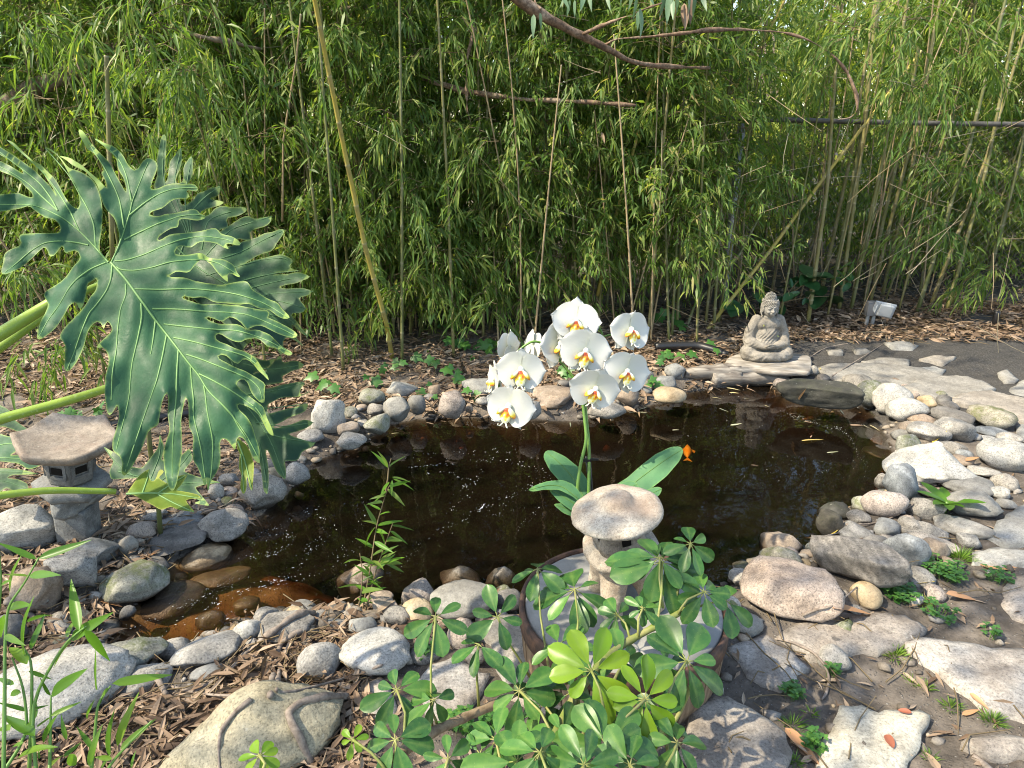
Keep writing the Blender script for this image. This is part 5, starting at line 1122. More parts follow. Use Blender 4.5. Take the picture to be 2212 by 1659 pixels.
for ring in range(11):
    zr_ = .838 + ring * .0145
    if zr_ < .90: rr = (.094 * math.sqrt(max(1 - ((zr_ - .85) / .095) ** 2, .05)), .103 * math.sqrt(max(1 - ((zr_ - .85) / .095) ** 2, .05)), .015)
    else: rr = (.060 * math.sqrt(max(1 - ((zr_ - .915) / .068) ** 2, .02)),) * 2 + (.02,)
    nn_ = max(5, int(2 * math.pi * rr[0] / .0185))
    for k in range(nn_):
        a = 2 * math.pi * (k + .5 * (ring % 2)) / nn_; x_, y_ = rr[0] * math.cos(a), rr[1] * math.sin(a) + rr[2]
        z_ = zr_ - .030 * (1 if y_ < -.02 else 0) * (1 - abs(x_) / .1) * 0 + (-.06 * max(0, y_) / .1 if ring < 3 else 0)
        cb.add(cv * (.0105, .0105, .0095) * SC + np.array([x_, y_, z_]) * SC, cf)
        if ring < 2 and y_ > -.03:
            for dz in (.018, .036, .054, .072): cb.add(cv * (.0105, .0105, .0095) * SC + np.array([x_, y_, z_ - dz]) * SC, cf)
cb.build('hair_curl', MAT['statue'], hdo, kind='stuff')

# the plate it sits on, with driftwood below
m = NT('driftwood'); o = m.co(); st = m.n('TexNoise', {'Vector': m.n('Mapping', {'Vector': o, 'Scale': (3, 26, 20)}).outputs[0], 'Scale': 2.2, 'Detail': 6, 'Distortion': .6}).outputs[0]
c = m.ramp(st, [(.32, (.085, .07, .06)), (.5, (.20, .175, .15)), (.7, (.33, .30, .26))]); m.bump(st, .5, .005); MAT['driftwood'] = m.fin(c, .85, .25)
m = NT('plate_stone'); o = m.co(); st = m.n('TexNoise', {'Vector': m.n('Mapping', {'Vector': o, 'Scale': (5, 14, 30)}).outputs[0], 'Scale': 2.0, 'Detail': 7, 'Distortion': .5}).outputs[0]
c = m.ramp(st, [(.32, (.15, .13, .11)), (.52, (.27, .245, .215)), (.72, (.37, .345, .31))]); m.bump(st, .35, .004); MAT['plate'] = m.fin(c, .85, .25)
def slab_px(pts, z, th, name, mat, label, cat, seed, wv=.004):
    W2 = []
    for a, c_ in zip(pts, pts[1:] + pts[:1]):
        n = max(1, int(math.dist(a, c_) / 6)); W2 += [(a[0] + (c_[0] - a[0]) * k / n, a[1] + (c_[1] - a[1]) * k / n) for k in range(n)]
    W2 = np.array([onz(u, v_, z)[:2] for u, v_ in W2]); W2 += .008 * np.column_stack([wob(W2, 7, seed), wob(W2, 7, seed + 1)])
    for _ in range(2): W2 = .25 * np.roll(W2, 1, 0) + .5 * W2 + .25 * np.roll(W2, -1, 0)
    c0 = W2.mean(0); n = len(W2); vs = []; prof = [(.90, -th), (.985, -th * .8), (1.0, -th * .45), (.99, -.004), (.965, 0), (.6, .0), (.25, 0)]
    for sc_, dz in prof:
        for i, p in enumerate(W2): vs.append((*((p - c0) * sc_), dz + wv * math.sin(i * .37 + seed) * (sc_ > .8)))
    fs = [(i * n + j, i * n + (j + 1) % n, (i + 1) * n + (j + 1) % n, (i + 1) * n + j) for i in range(len(prof) - 1) for j in range(n)] + [tuple(range(n))[::-1], tuple(range((len(prof) - 1) * n, len(prof) * n))]
    b = MB(); b.add(vs, fs); o = b.build(name, MAT[mat]); o.location = (c0[0], c0[1], z); return tag(o, label, cat)
slab_px([crop('mr', *p) for p in [(318, 720), (330, 680), (400, 650), (480, 640), (640, 640), (780, 650), (870, 668), (876, 720), (872, 768), (760, 772), (600, 768), (500, 752), (420, 752), (330, 745)]], .115, .032, 'statue_plate', 'plate', 'wavy edged grey plate under the seated statue', 'plate', 3, .002)
def log(px, rads, mat, name, label, cat, seed, z=None, group=None, amp=.006, fr=6):
    P = [ond(u, v_, d) if z is None else onz(u, v_, zz_) for (u, v_, d), zz_ in zip(px, z or [0] * len(px))]; Q = []; R = []
    for i in range(len(P) - 1):
        for j in range(6): Q.append(P[i].lerp(P[i + 1], j / 6)); R.append(rads[i] + (rads[i + 1] - rads[i]) * j / 6)
    Q.append(P[-1]); R.append(rads[-1])
    for _ in range(3): Q[1:-1] = [(Q[i - 1] + Q[i] * 2 + Q[i + 1]) / 4 for i in range(1, len(Q) - 1)]
    b = MB(); b.tube([tuple(q_ - P[0]) for q_ in Q], R, 12); o = b.build(name, MAT[mat]); o.location = P[0]; disp(o, amp, fr, seed); return tag(o, label, cat, group)
log([(*crop('mr', 232, 815), 0), (*crop('mr', 330, 800), 0), (*crop('mr', 480, 800), 0), (*crop('mr', 620, 800), 0), (*crop('mr', 720, 790), 0)], [.055, .06, .05, .06, .03], 'driftwood', 'driftwood_log', 'pale twisted driftwood under the statue plate reaching left', 'driftwood', 5, [.045, .05, .055, .05, .05])
log([(*crop('mr', 70, 775), 0), (*crop('mr', 180, 780), 0), (*crop('mr', 300, 770), 0), (*crop('mr', 420, 775), 0)], [.03, .045, .05, .04], 'driftwood', 'driftwood_log', 'flat grey driftwood left of the statue plate', 'driftwood', 9, [.08, .075, .08, .08])
MAT['hose'] = NT('black_hose').fin((.016, .016, .018), .42, .5)
log([(*crop('mr', -120, 610), 0), (*crop('mr', 0, 605), 0), (*crop('mr', 150, 603), 0), (*crop('mr', 250, 630), 0), (*crop('mr', 335, 665), 0)], [.026, .026, .026, .027, .026], 'hose', 'black_pipe', 'black ribbed pump pipe left of the statue', 'pipe', 2, [.12, .12, .12, .11, .09], None, 0)
log([(-260, 990, 0), (0, 962, 0), (120, 938, 0), (260, 915, 0), (420, 890, 0)], [.022] * 5, 'hose', 'black_hose', 'black hose lying behind the stone lantern', 'hose', 2, [.10] * 5, None, 0)

# electric box on two short posts
MAT['grey_paint'] = NT('grey_plastic').fin((.34, .36, .38), .5, .4); MAT['grey_dark'] = NT('grey_metal').fin((.13, .13, .135), .6, .4); MAT['cord'] = MAT['hose']
eb = ong(1873, 705); EB = empty('electric_box', tuple(eb), 'grey outdoor electric outlet box with a domed cover on two short posts', 'outlet box'); EB.scale = (.62,) * 3; k_ = depth(eb) / FPX
for dx in (-.018, .052):
    b = MB(); b.tube([(dx, 0, -.03), (dx + .01, 0, .24)], .022, 10); b.build('post', MAT['pipe'], EB)
b = MB(); b.box((.010, .0, .235), (.060, .045, .085)); bevel_obj(b.build('back_box', MAT['grey_dark'], EB), .006)
ro = Euler((.25, .16, -.28)).to_matrix(); c0 = Vector((.125, -.07, .235))
b = MB(); b.box(tuple(c0), (.118, .016, .092), ro); bevel_obj(b.build('cover_frame', MAT['grey_paint'], EB), .010, 3)
b = MB(); b.box(tuple(c0 + ro @ Vector((.018, -.026, .004))), (.080, .024, .076), ro); cv_ = bevel_obj(b.build('cover', MAT['grey_paint'], EB), .016, 3)
b = MB(); b.box(tuple(c0 + ro @ Vector((-.088, -.018, 0))), (.006, .005, .052), ro); bevel_obj(b.build('latch_strip', NT('pale_plastic').fin((.62, .63, .63), .5, .4), EB), .002)
b = MB(); b.tube([tuple(c0 + ro @ Vector((-.01, .01, -.09))), (.125, -.10, .08), (.13, -.14, .0), (.12, -.2, -.005), (.17, -.33, .002), (.05, -.42, .006), (-.02, -.36, .008)], .006, 8); b.build('cord', MAT['cord'], EB)
g = ong(2147, 705); b = MB(); b.lathe([(.022, -.02), (.022, .10), (.019, .115), (.001, .117)], 12); o = b.build('garden_stake_light', MAT['hose']); o.location = g; tag(o, 'small black stake at the edge of the leaf litter on the right', 'stake')
# ---------------------------------------------------------------- orchid
m = NT('orchid_petal'); t = m.attr('t'); o = m.co()
c = m.mix(m.math('MULTIPLY', t, .5), (.74, .74, .715), (.66, .69, .48)); m.bump(m.math('ADD', m.noise(50, 4, .6, o), m.n('TexNoise', {'Vector': m.n('Mapping', {'Vector': o, 'Scale': (260, 18, 30)}).outputs[0], 'Scale': 1.0, 'Detail': 3}).outputs[0]), .22, .002)
m.fin(c, .5, .3); m.translucent(m.mix(1.0, c, (.98, .98, .92), 'MULTIPLY'), .35); MAT['petal'] = m.m
m = NT('orchid_lip'); c = m.ramp(m.attr('t'), [(0, (.84, .84, .80)), (.42, (.85, .80, .40)), (.6, (.85, .62, .04)), (.82, (.75, .30, .03)), (1, (.40, .06, .03))]); MAT['lip'] = m.fin(c, .45, .4)
MAT['orchid_leaf'] = philo_mat('orchid_leaf', (.055, .16, .075), (.08, .20, .085), (.12, .25, .08), .12)
MAT['green_stem'] = NT('green_stem').fin((.11, .22, .045), .4, .4)
MAT['black'] = NT('black_plastic').fin((.012, .012, .013), .4, .5)
def petal_mesh(name, Lp, Wp, k, cup, curl, seed, n=11, wn_=9, notch=0):
    r = np.random.default_rng(seed); vs = []; ts = []
    for i in range(n):
        s = i / (n - 1); hw = Wp / 2 * max(math.sin(math.pi * min(s ** k, 1)) ** (.46 if Wp > .08 else .52), .10 if i < n - 1 else .02)
        for j in range(wn_):
            w = -1 + 2 * j / (wn_ - 1); y = Lp * s * (1 - .10 * w * w * s)
            z = cup * (hw * w) ** 2 / Wp + curl * s * s * Lp + .0022 * math.sin(5 * s + 3 * w + seed) * s + .006 * (abs(w) < .15) * (1 - s) * 0
            vs.append((hw * w, y, z)); ts.append(math.exp(-s * 5) + .25 * math.exp(-(w / .12) ** 2) * (1 - s))
    f = [(i * wn_ + j, i * wn_ + j + 1, (i + 1) * wn_ + j + 1, (i + 1) * wn_ + j) for i in range(n - 1) for j in range(wn_ - 1)]
    b = MB(); solid(b, np.array(vs), f, .0007, (0, 0, 1), np.array(ts), np.zeros(len(vs))); return b.mesh(name, MAT['petal'])
PET = [petal_mesh('petal', .072, .098, .66, .35, -.10, s) for s in (1, 2, 3)]
SEP = [petal_mesh('sepal', .066, .052, .80, -.3, .05, s) for s in (4, 5)]; SEPL = [petal_mesh('sepal', .064, .046, .75, -.3, -.15, s) for s in (6, 7)]
b = MB()
for sc_, rot_, pos in ((1, 0, 0),):
    v, f = ico(3); q_ = v * (.0065, .008, .0075) + np.array([0, .004, .010]); b.add(q_, f, .1)
    q_ = v * (.012, .018, .005); q_[:, 2] += -.9 * (q_[:, 1] + .012) ** 2 * 20 * 0 + .018; q_[:, 1] -= .016; q_ = q_ + 0; b.add(q_, f, np.clip(.62 + .55 * v[:, 1] + .25 * wob(v, 1.5, 4), 0, 1))
    for s in (-1, 1):
        q_ = v * (.0045, .013, .010); ca, sa = math.cos(s * .7), math.sin(s * .7)
        q_ = np.column_stack([q_[:, 0] * ca - q_[:, 1] * sa, q_[:, 0] * sa + q_[:, 1] * ca, q_[:, 2]]) + np.array([s * .013, -.008, .016]); b.add(q_, f, np.clip(.45 + .5 * v[:, 1] * -1, 0, 1))
        b.tube([(s * .003, -.032, .018), (s * .008, -.040, .022), (s * .012, -.038, .028), (s * .010, -.033, .030)], [.0018, .0013, .001, .0007], 5, t=.1)
LIP = b.mesh('lip', MAT['lip'])
v, f = ico(2); b = MB(); b.add(v * (.006, .007, .006), f, .6); CORE = b.mesh('flower', MAT['petal'])
ob = onz(1285, 1200, TZ); OD = depth(ob)
OR = empty('orchid', (ob.x, ob.y, TZ + .002), 'white moth orchid with nine open flowers in a small pot on the round table', 'orchid')
MAT['pot'] = NT('dark_pot').fin((.05, .055, .055), .5, .4)
b = MB(); b.lathe([(.001, 0), (.030, 0), (.036, .075), (.039, .078), (.039, .088), (.035, .088), (.034, .075), (.001, .073)], 28); b.build('pot', MAT['pot'], OR)
camM = Matrix(((1, 0, 0), (0, SP, -CP), (0, CP, SP)))         # columns: right, up, towards the viewer
rs0 = random.Random(2)
def flower(x, y, d, sc_, yaw, pit, roll, k, names=True):
    u, v_ = crop('O', x, y); p = ond(u, v_, d) - OR.location
    Rm = (camM.transposed() if False else Matrix((Vector((1, 0, 0)), Vector((0, SP, CP)), Vector((0, -CP, SP)))).transposed()) @ Euler((pit, yaw, roll), 'YXZ').to_matrix()
    fo = put('flower', CORE, OR); fo.matrix_local = Matrix.Translation(p) @ Rm.to_4x4() @ Matrix.Scale(sc_ * 1.16, 4)
    def part(n, me, ang, z, tx=0, s=1):
        q_ = put(n, me, fo); q_.matrix_local = Matrix.Translation((0, 0, z)) @ Matrix.Rotation(ang + (rs0.uniform(-.14, .14) if n != 'lip' else 0), 4, 'Z') @ Matrix.Rotation(tx + rs0.uniform(-.12, .16), 4, 'X') @ Matrix.Scale(s * rs0.uniform(.93, 1.07), 4)
    part('sepal', SEP[k % 2], 0.0, -.002, .08); part('sepal', SEPL[0], 2.55, -.003, .05); part('sepal', SEPL[1], -2.55, -.003, .05)
    part('petal', PET[k % 3], 1.38, .002, .10 + .05 * (k % 2)); part('petal', PET[(k + 1) % 3], -1.38, .003, .12)
    part('lip', LIP, 0, 0, 0, 1.12); return p
FP = [flower(385, 1320, OD - .10, .98, -.30, .15, -.22, 0), flower(505, 925, OD - .08, .98, .0, .05, -.05, 1), flower(920, 640, OD - .01, 1.0, .55, .05, .10, 2), flower(1115, 385, OD - .04, 1.0, .0, -.10, -.18, 0),
      flower(1215, 715, OD - .09, .97, .05, .10, -.20, 1), flower(1700, 490, OD - .03, .95, .55, .0, -.12, 2), flower(1665, 940, OD - .10, .93, .30, .15, -.20, 0), flower(1325, 1120, OD - .12, .96, .1, .35, -.32, 1), flower(225, 1030, OD + .0, .80, -1.25, .05, .0, 2), flower(385, 660, OD + .04, .72, -2.2, .1, -.1, 0), flower(620, 640, OD + .05, .70, 2.1, .1, -.2, 1)]
def stem(px, r0, r1, mat, name='flower_stem', sub=6):
    P = [ond(u, v_, d) - OR.location for u, v_, d in px]; Q = []
    for i in range(len(P) - 1): Q += [P[i].lerp(P[i + 1], j / sub) for j in range(sub)]
    Q.append(P[-1])
    for _ in range(4): Q[1:-1] = [(Q[i - 1] + Q[i] * 2 + Q[i + 1]) / 4 for i in range(1, len(Q) - 1)]
    b = MB(); b.tube([tuple(q_) for q_ in Q], list(np.linspace(r0, r1, len(Q))), 10); return b.build(name, MAT[mat], OR)
stem([(1253, 1125, OD), (1246, 1060, OD), (1254, 1000, OD), (1268, 950, OD - .01), (1261, 890, OD), (1255, 840, OD), (1234, 808, OD), (1205, 775, OD - .01), (1185, 745, OD), (1150, 735, OD - .02), (1115, 760, OD - .01), (1085, 820, OD - .02), (1070, 850, OD - .02)], .0058, .003, 'green_stem')
stem([(1270, 1125, OD + .01), (1272, 1050, OD + .01), (1273, 960, OD + .01), (1264, 880, OD + .01), (1268, 820, OD + .02), (1288, 765, OD + .02), (1302, 735, OD + .02), (1300, 715, OD + .02), (1285, 700, OD + .01), (1262, 690, OD)], .0055, .003, 'green_stem')
stem([(1298, 730, OD + .02), (1312, 724, OD + .01), (1335, 721, OD)], .003, .0025, 'green_stem'); stem([(1300, 740, OD + .01), (1320, 775, OD), (1345, 800, OD - .06)], .003, .0025, 'green_stem')
stem([(1283, 1130, OD + .03), (1268, 900, OD + .03), (1246, 760, OD + .03)], .0042, .0042, 'black', 'stake'); stem([(1281, 1130, OD + .02), (1266, 985, OD + .02)], .004, .004, 'black', 'stake')
c_ = ond(1268, 994, OD + .01) - OR.location; b = MB(); b.box(tuple(c_), (.013, .006, .004)); b.box(tuple(c_ + Vector((.022, 0, .003))), (.014, .003, .003)); b.build('stake_clip', MAT['black'], OR, False)
for k, (txt, vt, d0, sv, su) in enumerate([
 ('mm 1595,1600 1560,1590 1500,1540 1420,1480 1340,1390 1300,1310 1310,1270 1350,1262 1440,1305 1520,1370 1580,1450 1600,1530', 'mm 1570,1590 1500,1450 1400,1340 1325,1280', OD + .02, .5, .0),
 ('mm 1530,1600 1490,1560 1400,1515 1300,1515 1240,1528 1198,1520 1240,1490 1320,1462 1420,1452 1490,1480 1540,1540', 'mm 1520,1570 1420,1490 1320,1485 1210,1518', OD - .04, .5, .3),
 ('mm 1780,1600 1720,1570 1700,1520 1830,1440 1920,1360 2010,1290 2110,1243 2170,1240 2190,1262 2165,1330 2080,1430 1980,1510 1900,1555', 'mm 1760,1570 1900,1450 2050,1340 2180,1258', OD - .0, .5, -.25),
 ('mm 1700,1600 1690,1530 1780,1475 1850,1455 1895,1470 1908,1510 1890,1560 1840,1610', 'mm 1720,1590 1800,1520 1895,1480', OD - .06, .8, -.2),
 ('mm 1860,1620 1880,1570 1960,1512 2020,1494 2055,1503 2040,1545 1980,1590 1930,1640', 'mm 1880,1610 1960,1550 2050,1507', OD - .02, .6, -.2),
 ('mm 1900,1660 1950,1610 2030,1575 2030,1615 1990,1650', 'mm 1920,1650 2030,1590', OD + .02, .6, -.2),
 ('mm 1560,1660 1490,1655 1400,1590 1340,1525 1335,1508 1420,1520 1500,1560 1560,1610', 'mm 1550,1640 1450,1570 1345,1515', OD - .02, .6, .3),
 ('mm 1500,1690 1430,1665 1375,1620 1360,1605 1440,1598 1500,1620 1540,1660', 'mm 1520,1670 1440,1630 1370,1608', OD - .0, .6, .3)]):
    px_leaf(parse(txt), [parse(vt)], d0, sv, su, 'leaf', 'orchid_leaf', 'green_stem', OR, 131 + k, (.0012, .0006), .35, ref=(1270, 1080), grid=7)

# ---------------------------------------------------------------- umbrella plant (schefflera)
def sch_mat(name, stops, trans):
    m = NT(name); rnd = m.n('ObjectInfo').outputs['Random']; o = m.co(); t = m.attr('t')
    c = m.ramp(rnd, stops); c = m.mix(m.math('MULTIPLY', m.ramp(m.noise(3.0, 4, .6, o), [(.4, 0.0), (.7, 1.0)]), .35), c, (.16, .30, .05)); c = m.mix(m.math('MULTIPLY', t, .28), c, (.20, .30, .08))
    c = m.mix(m.ramp(m.noise(26, 2, .5, o), [(.70, 0.0), (.76, .5)]), c, (.33, .38, .12))
    m.fin(c, .36, .35); m.translucent(m.mix(1.0, c, (1.3, 1.3, .5), 'MULTIPLY'), trans); return m.m
MAT['sch'] = sch_mat('umbrella_leaf', [(0, (.018, .075, .022)), (.6, (.035, .12, .03)), (1, (.065, .17, .035))], .14)
MAT['sch_lime'] = sch_mat('lime_umbrella_leaf', [(0, (.14, .29, .02)), (1, (.23, .37, .03))], .42)  # lime: young growth, and sun glow through larger rosettes put into the colour
m = NT('umbrella_stem'); c = m.ramp(m.noise(30, 4), [(.35, (.16, .20, .045)), (.65, (.26, .25, .10))]); MAT['sch_stem'] = m.fin(c, .5, .3)
m = NT('umbrella_bark'); c = m.ramp(m.noise(40, 5, .7), [(.35, (.16, .11, .07)), (.65, (.34, .26, .17))]); m.bump(m.noise(80, 4), .3, .003); MAT['sch_bark'] = m.fin(c, .8, .25)
def leaflet_mesh(seed, wd):
    vs, ts = [], []; n, wn_ = 12, 9
    for i in range(n):
        s = i / (n - 1); hw = wd / 2 * max(math.sin(math.pi * min(s ** 1.55, 1)) ** .55 if i < n - 1 else 0, .03)
        for j in range(wn_):
            w = -1 + 2 * j / (wn_ - 1); z = .10 * hw * (abs(w) ** 1.3) * 2 - .10 * s * s + .010 * math.sin(6 * s + 3 * w + seed) * abs(w) + .008 * math.sin(14 * s + seed) * abs(w)
            vs.append((hw * w, s, z)); ts.append(math.exp(-(w * hw / .016) ** 2) + .45 * (abs(((s * 7 - abs(w) * .9) % 1) - .5) < .07) * (abs(w) < .9))
    f = [(i * wn_ + j, i * wn_ + j + 1, (i + 1) * wn_ + j + 1, (i + 1) * wn_ + j) for i in range(n - 1) for j in range(wn_ - 1)]
    b = MB(); solid(b, np.array(vs), f, .012, (0, 0, 1), np.clip(ts, 0, 1), np.zeros(len(vs))); return b
LFT = {k: [leaflet_mesh(s, w).mesh('leaflet', MAT[k]) for s, w in ((1, .48), (2, .54), (3, .45), (4, .58))] for k in ('sch', 'sch_lime')}
sr = onz(1180, 1720, .06); SH_ = empty('umbrella_plant', (sr.x, sr.y, .05), 'bushy umbrella plant with palmate leaves, two lime green rosettes, in front of the round table', 'shrub')
so_ = SH_.location; rs = random.Random(4)
def branch(px, r0, r1, mat='sch_bark', name='branch'):
    P = [ond(u, v_, d) - so_ for u, v_, d in px]; Q = []
    for i in range(len(P) - 1): Q += [P[i].lerp(P[i + 1], j / 5) for j in range(5)]
    Q.append(P[-1])
    for _ in range(3): Q[1:-1] = [(Q[i - 1] + Q[i] * 2 + Q[i + 1]) / 4 for i in range(1, len(Q) - 1)]
    b = MB(); b.tube([tuple(q_) for q_ in Q], [r0 + (r1 - r0) * i / (len(Q) - 1) + (.0015 if i % 5 == 0 else 0) for i in range(len(Q))], 10); b.build(name, MAT[mat], SH_)
def bmc(x, y, d): return (*crop('bm', x, y), d)
branch([bmc(250, 1750, 1.22), bmc(400, 1560, 1.30), bmc(600, 1430, 1.38), bmc(800, 1340, 1.44), bmc(960, 1275, 1.48), bmc(1180, 1150, 1.55), bmc(1380, 1080, 1.60)], .0105, .008)
branch([bmc(1100, 1900, 1.1), bmc(1300, 1600, 1.25), bmc(1500, 1200, 1.42), bmc(1700, 950, 1.5), bmc(1850, 850, 1.55), bmc(2000, 770, 1.57), bmc(2212, 650, 1.62), bmc(2280, 600, 1.64)], .0095, .0065, 'sch_stem')
branch([bmc(1500, 1250, 1.40), bmc(1530, 1150, 1.45), bmc(1535, 1050, 1.5)], .009, .005, 'sch_stem')
branch([bmc(1300, 1700, 1.35), bmc(1700, 1620, 1.42), bmc(2120, 1400, 1.48), bmc(2230, 1150, 1.46)], .008, .005, 'sch_stem')
def rosette(x, y, d, rad, n, stemto, mat='sch', nrm_=(0, -.45, .9), gap=0, ck='bm', droop=.3, spread=1.0, a0=None):
    u, v_ = crop(ck, x, y); c = ond(u, v_, d) - so_; Lf = rad * .3418 * d / FPX * 1.08
    st = ond(*stemto) - so_; mid = (st + c) / 2 + Vector((rs.uniform(-.01, .01), 0, .01)); b = MB()
    b.tube([tuple(st), tuple(st.lerp(mid, .5) + Vector((0, 0, .002))), tuple(mid), tuple(mid.lerp(c, .5)), tuple(c)], [.0034, .0027, .0024, .0022, .0026], 7)
    pt = b.build('palmate_leaf', MAT['sch_stem'], SH_)
    nv = Vector(nrm_).normalized(); X_ = nv.orthogonal().normalized(); X_ = (Vector((1, 0, 0)) - nv * nv.x).normalized(); Y_ = nv.cross(X_); a0 = rs.uniform(0, 6.28) if a0 is None else a0; tb_ = MB()
    for k in range(n):
        a = a0 + 2 * math.pi * k * spread / n + rs.uniform(-.22, .22); dr = (X_ * math.cos(a) + Y_ * math.sin(a)); ld = (dr - nv * (droop * rs.uniform(.2, 2.0))).normalized(); sd_ = ld.cross(nv).normalized(); up = sd_.cross(ld).normalized()
        base = c + ld * Lf * .16; tb_.tube([tuple(c), tuple(base)], .0012, 5); sc_ = Lf * .86 * rs.uniform(.68, 1.14)
        if k % 7 == 6: sc_ *= .8
        tw = Matrix.Rotation(rs.uniform(-.5, .5), 4, ld); M_ = Matrix((sd_, ld, up)).transposed().to_4x4()
        q_ = put('leaflet', LFT[mat][rs.randrange(4)], pt); q_.matrix_local = Matrix.Translation(base) @ tw @ M_ @ Matrix.Scale(sc_, 4)
    tb_.build('leaf_stalk', MAT['sch_stem'], pt)
b1 = lambda x, y, d: bmc(x, y, d)
rosette(620, 705, 1.46, 225, 7, b1(595, 1400, 1.40), nrm_=(0, -.5, .85)); rosette(1012, 705, 1.50, 190, 6, b1(1220, 1090, 1.55), nrm_=(.1, -.7, .6), droop=.1); rosette(892, 875, 1.46, 175, 6, b1(893, 1270, 1.47), nrm_=(0, .25, 1), droop=.55)
rosette(375, 1165, 1.40, 215, 7, b1(420, 1520, 1.32)); rosette(610, 1225, 1.38, 190, 6, b1(640, 1410, 1.40), nrm_=(.2, -.2, .9), droop=.6); rosette(365, 1480, 1.26, 235, 7, b1(330, 1660, 1.26)); rosette(1150, 1170, 1.38, 255, 8, b1(1380, 1500, 1.30), nrm_=(0, -.55, .8))
rosette(1500, 530, 1.66, 290, 8, b1(1500, 1000, 1.5), nrm_=(.0, -.3, .95), droop=.35); rosette(1770, 690, 1.60, 150, 7, b1(1850, 850, 1.55)); rosette(1265, 400, 1.72, 190, 6, b1(1340, 1070, 1.6), nrm_=(-.2, -.2, .95), droop=.4); rosette(2050, 360, 1.66, 330, 9, b1(2020, 765, 1.57), nrm_=(0, -.4, .9), droop=.25)
rosette(1605, 1045, 1.36, 265, 8, b1(1690, 1330, 1.30), 'sch_lime', nrm_=(-.05, -.65, .75), droop=.15); rosette(1945, 1225, 1.30, 255, 9, b1(1700, 1560, 1.24), 'sch_lime', nrm_=(.05, -.7, .72), droop=.15)
rosette(1140, 1615, 1.18, 320, 8, b1(1180, 1850, 1.15), 'sch', nrm_=(0, -.5, .85)); rosette(1710, 1520, 1.22, 330, 10, b1(1600, 1800, 1.18), nrm_=(.05, -.55, .8), droop=.2); rosette(1400, 880, 1.52, 240, 7, b1(1450, 1130, 1.45), nrm_=(-.2, -.3, .9), droop=.45)
rosette(1420, 1440, 1.30, 260, 8, b1(1350, 1600, 1.26), droop=.5); rosette(2150, 1500, 1.26, 230, 7, b1(2050, 1700, 1.2), droop=.5); rosette(1480, 1180, 1.42, 230, 7, b1(1480, 1330, 1.36), droop=.55); rosette(1930, 650, 1.58, 120, 6, b1(1900, 830, 1.55)); rosette(900, 1570, 1.24, 170, 5, b1(800, 1700, 1.2), nrm_=(-.3, -.5, .7)); rosette(1800, 960, 1.5, 190, 7, b1(1750, 1100, 1.42), droop=.5)
rosette(1300, 1250, 1.40, 220, 7, b1(1400, 1480, 1.3), droop=.5); rosette(1650, 1250, 1.34, 240, 7, b1(1550, 1450, 1.28), droop=.6); rosette(2080, 1000, 1.46, 180, 6, b1(2050, 1180, 1.38), droop=.5)
for x, y, d, rr, nn in [(1000, 1480, 1.24, 230, 7), (1280, 1560, 1.14, 260, 8), (1560, 1640, 1.12, 260, 8), (1850, 1640, 1.16, 250, 8), (2060, 1330, 1.34, 200, 7), (700, 1600, 1.2, 190, 6)]: rosette(x, y, d, rr, nn, b1(x + rs.uniform(-150, 150), y + 260, d - .04), nrm_=(rs.uniform(-.25, .25), rs.uniform(-.65, -.2), .85), droop=rs.uniform(.2, .6))
R_ = lambda x, y, d: (*crop('br', x, y), d)
rosette(190, 545, 1.60, 210, 8, R_(20, 690, 1.60), ck='br', nrm_=(.1, -.55, .8)); rosette(80, 985, 1.40, 300, 8, R_(-60, 1250, 1.32), ck='br', nrm_=(.05, -.6, .75), droop=.2); rosette(330, 600, 1.62, 230, 5, R_(60, 680, 1.62), ck='br', nrm_=(.3, -.3, .85), a0=-1.2, spread=.6, droop=.5); rosette(105, 240, 1.66, 170, 7, R_(0, 640, 1.63), ck='br', nrm_=(0, -.5, .8)); rosette(-90, 330, 1.66, 230, 7, R_(-70, 650, 1.6), ck='br', nrm_=(0, -.4, .9), droop=.4)
rosette(95, 1480, 1.26, 110, 6, b1(330, 1700, 1.24), 'sch_lime'); rosette(1640, 1580, 1.05, 125, 7, (*crop('bl', 1640, 1750), 1.03), 'sch_lime', ck='bl')

# ---------------------------------------------------------------- leafy shoots, shrubs, ivy with single leaves
def one_leaf(name, mat, wd, droop, seed, fold=.16, shape='lance'):
    b = MB(); n = 10; vs, ss = [], []
    for i in range(n):
        s = i / (n - 1)
        hw = wd / 2 * (math.sin(math.pi * s ** .62) ** .85 if shape == 'lance' else math.sin(math.pi * s ** .85) ** .6) if 0 < i < n - 1 else .004
        for w in (-1, -.5, 0, .5, 1): vs.append((hw * w, s, abs(w) * hw * fold * 2 - droop * s * s + .01 * math.sin(5 * s + seed))); ss.append(s)
    f = [(i * 5 + j, i * 5 + j + 1, (i + 1) * 5 + j + 1, (i + 1) * 5 + j) for i in range(n - 1) for j in range(4)]
    b.add(vs, f, seed * .137 % 1, ss); return b.mesh(name, MAT[mat])
def leaf_to(par, me, a, b_, roll=0.0, up=(0, -.4, 1), name='leaf'):
    d = b_ - a; L = d.length; d.normalize(); u = Vector(up); s = d.cross(u).normalized(); n_ = s.cross(d); M_ = Matrix((s, d, n_)).transposed().to_4x4()
    q_ = put(name, me, par); q_.matrix_local = Matrix.Translation(a) @ Matrix.Rotation(roll, 4, d) @ M_ @ Matrix.Scale(L, 4); return q_
SHOOT = [one_leaf('leaf', 'shoot_leaf', .17, dr, s) for s, dr in ((1, .02), (3, .08), (5, .14), (6, .05))]
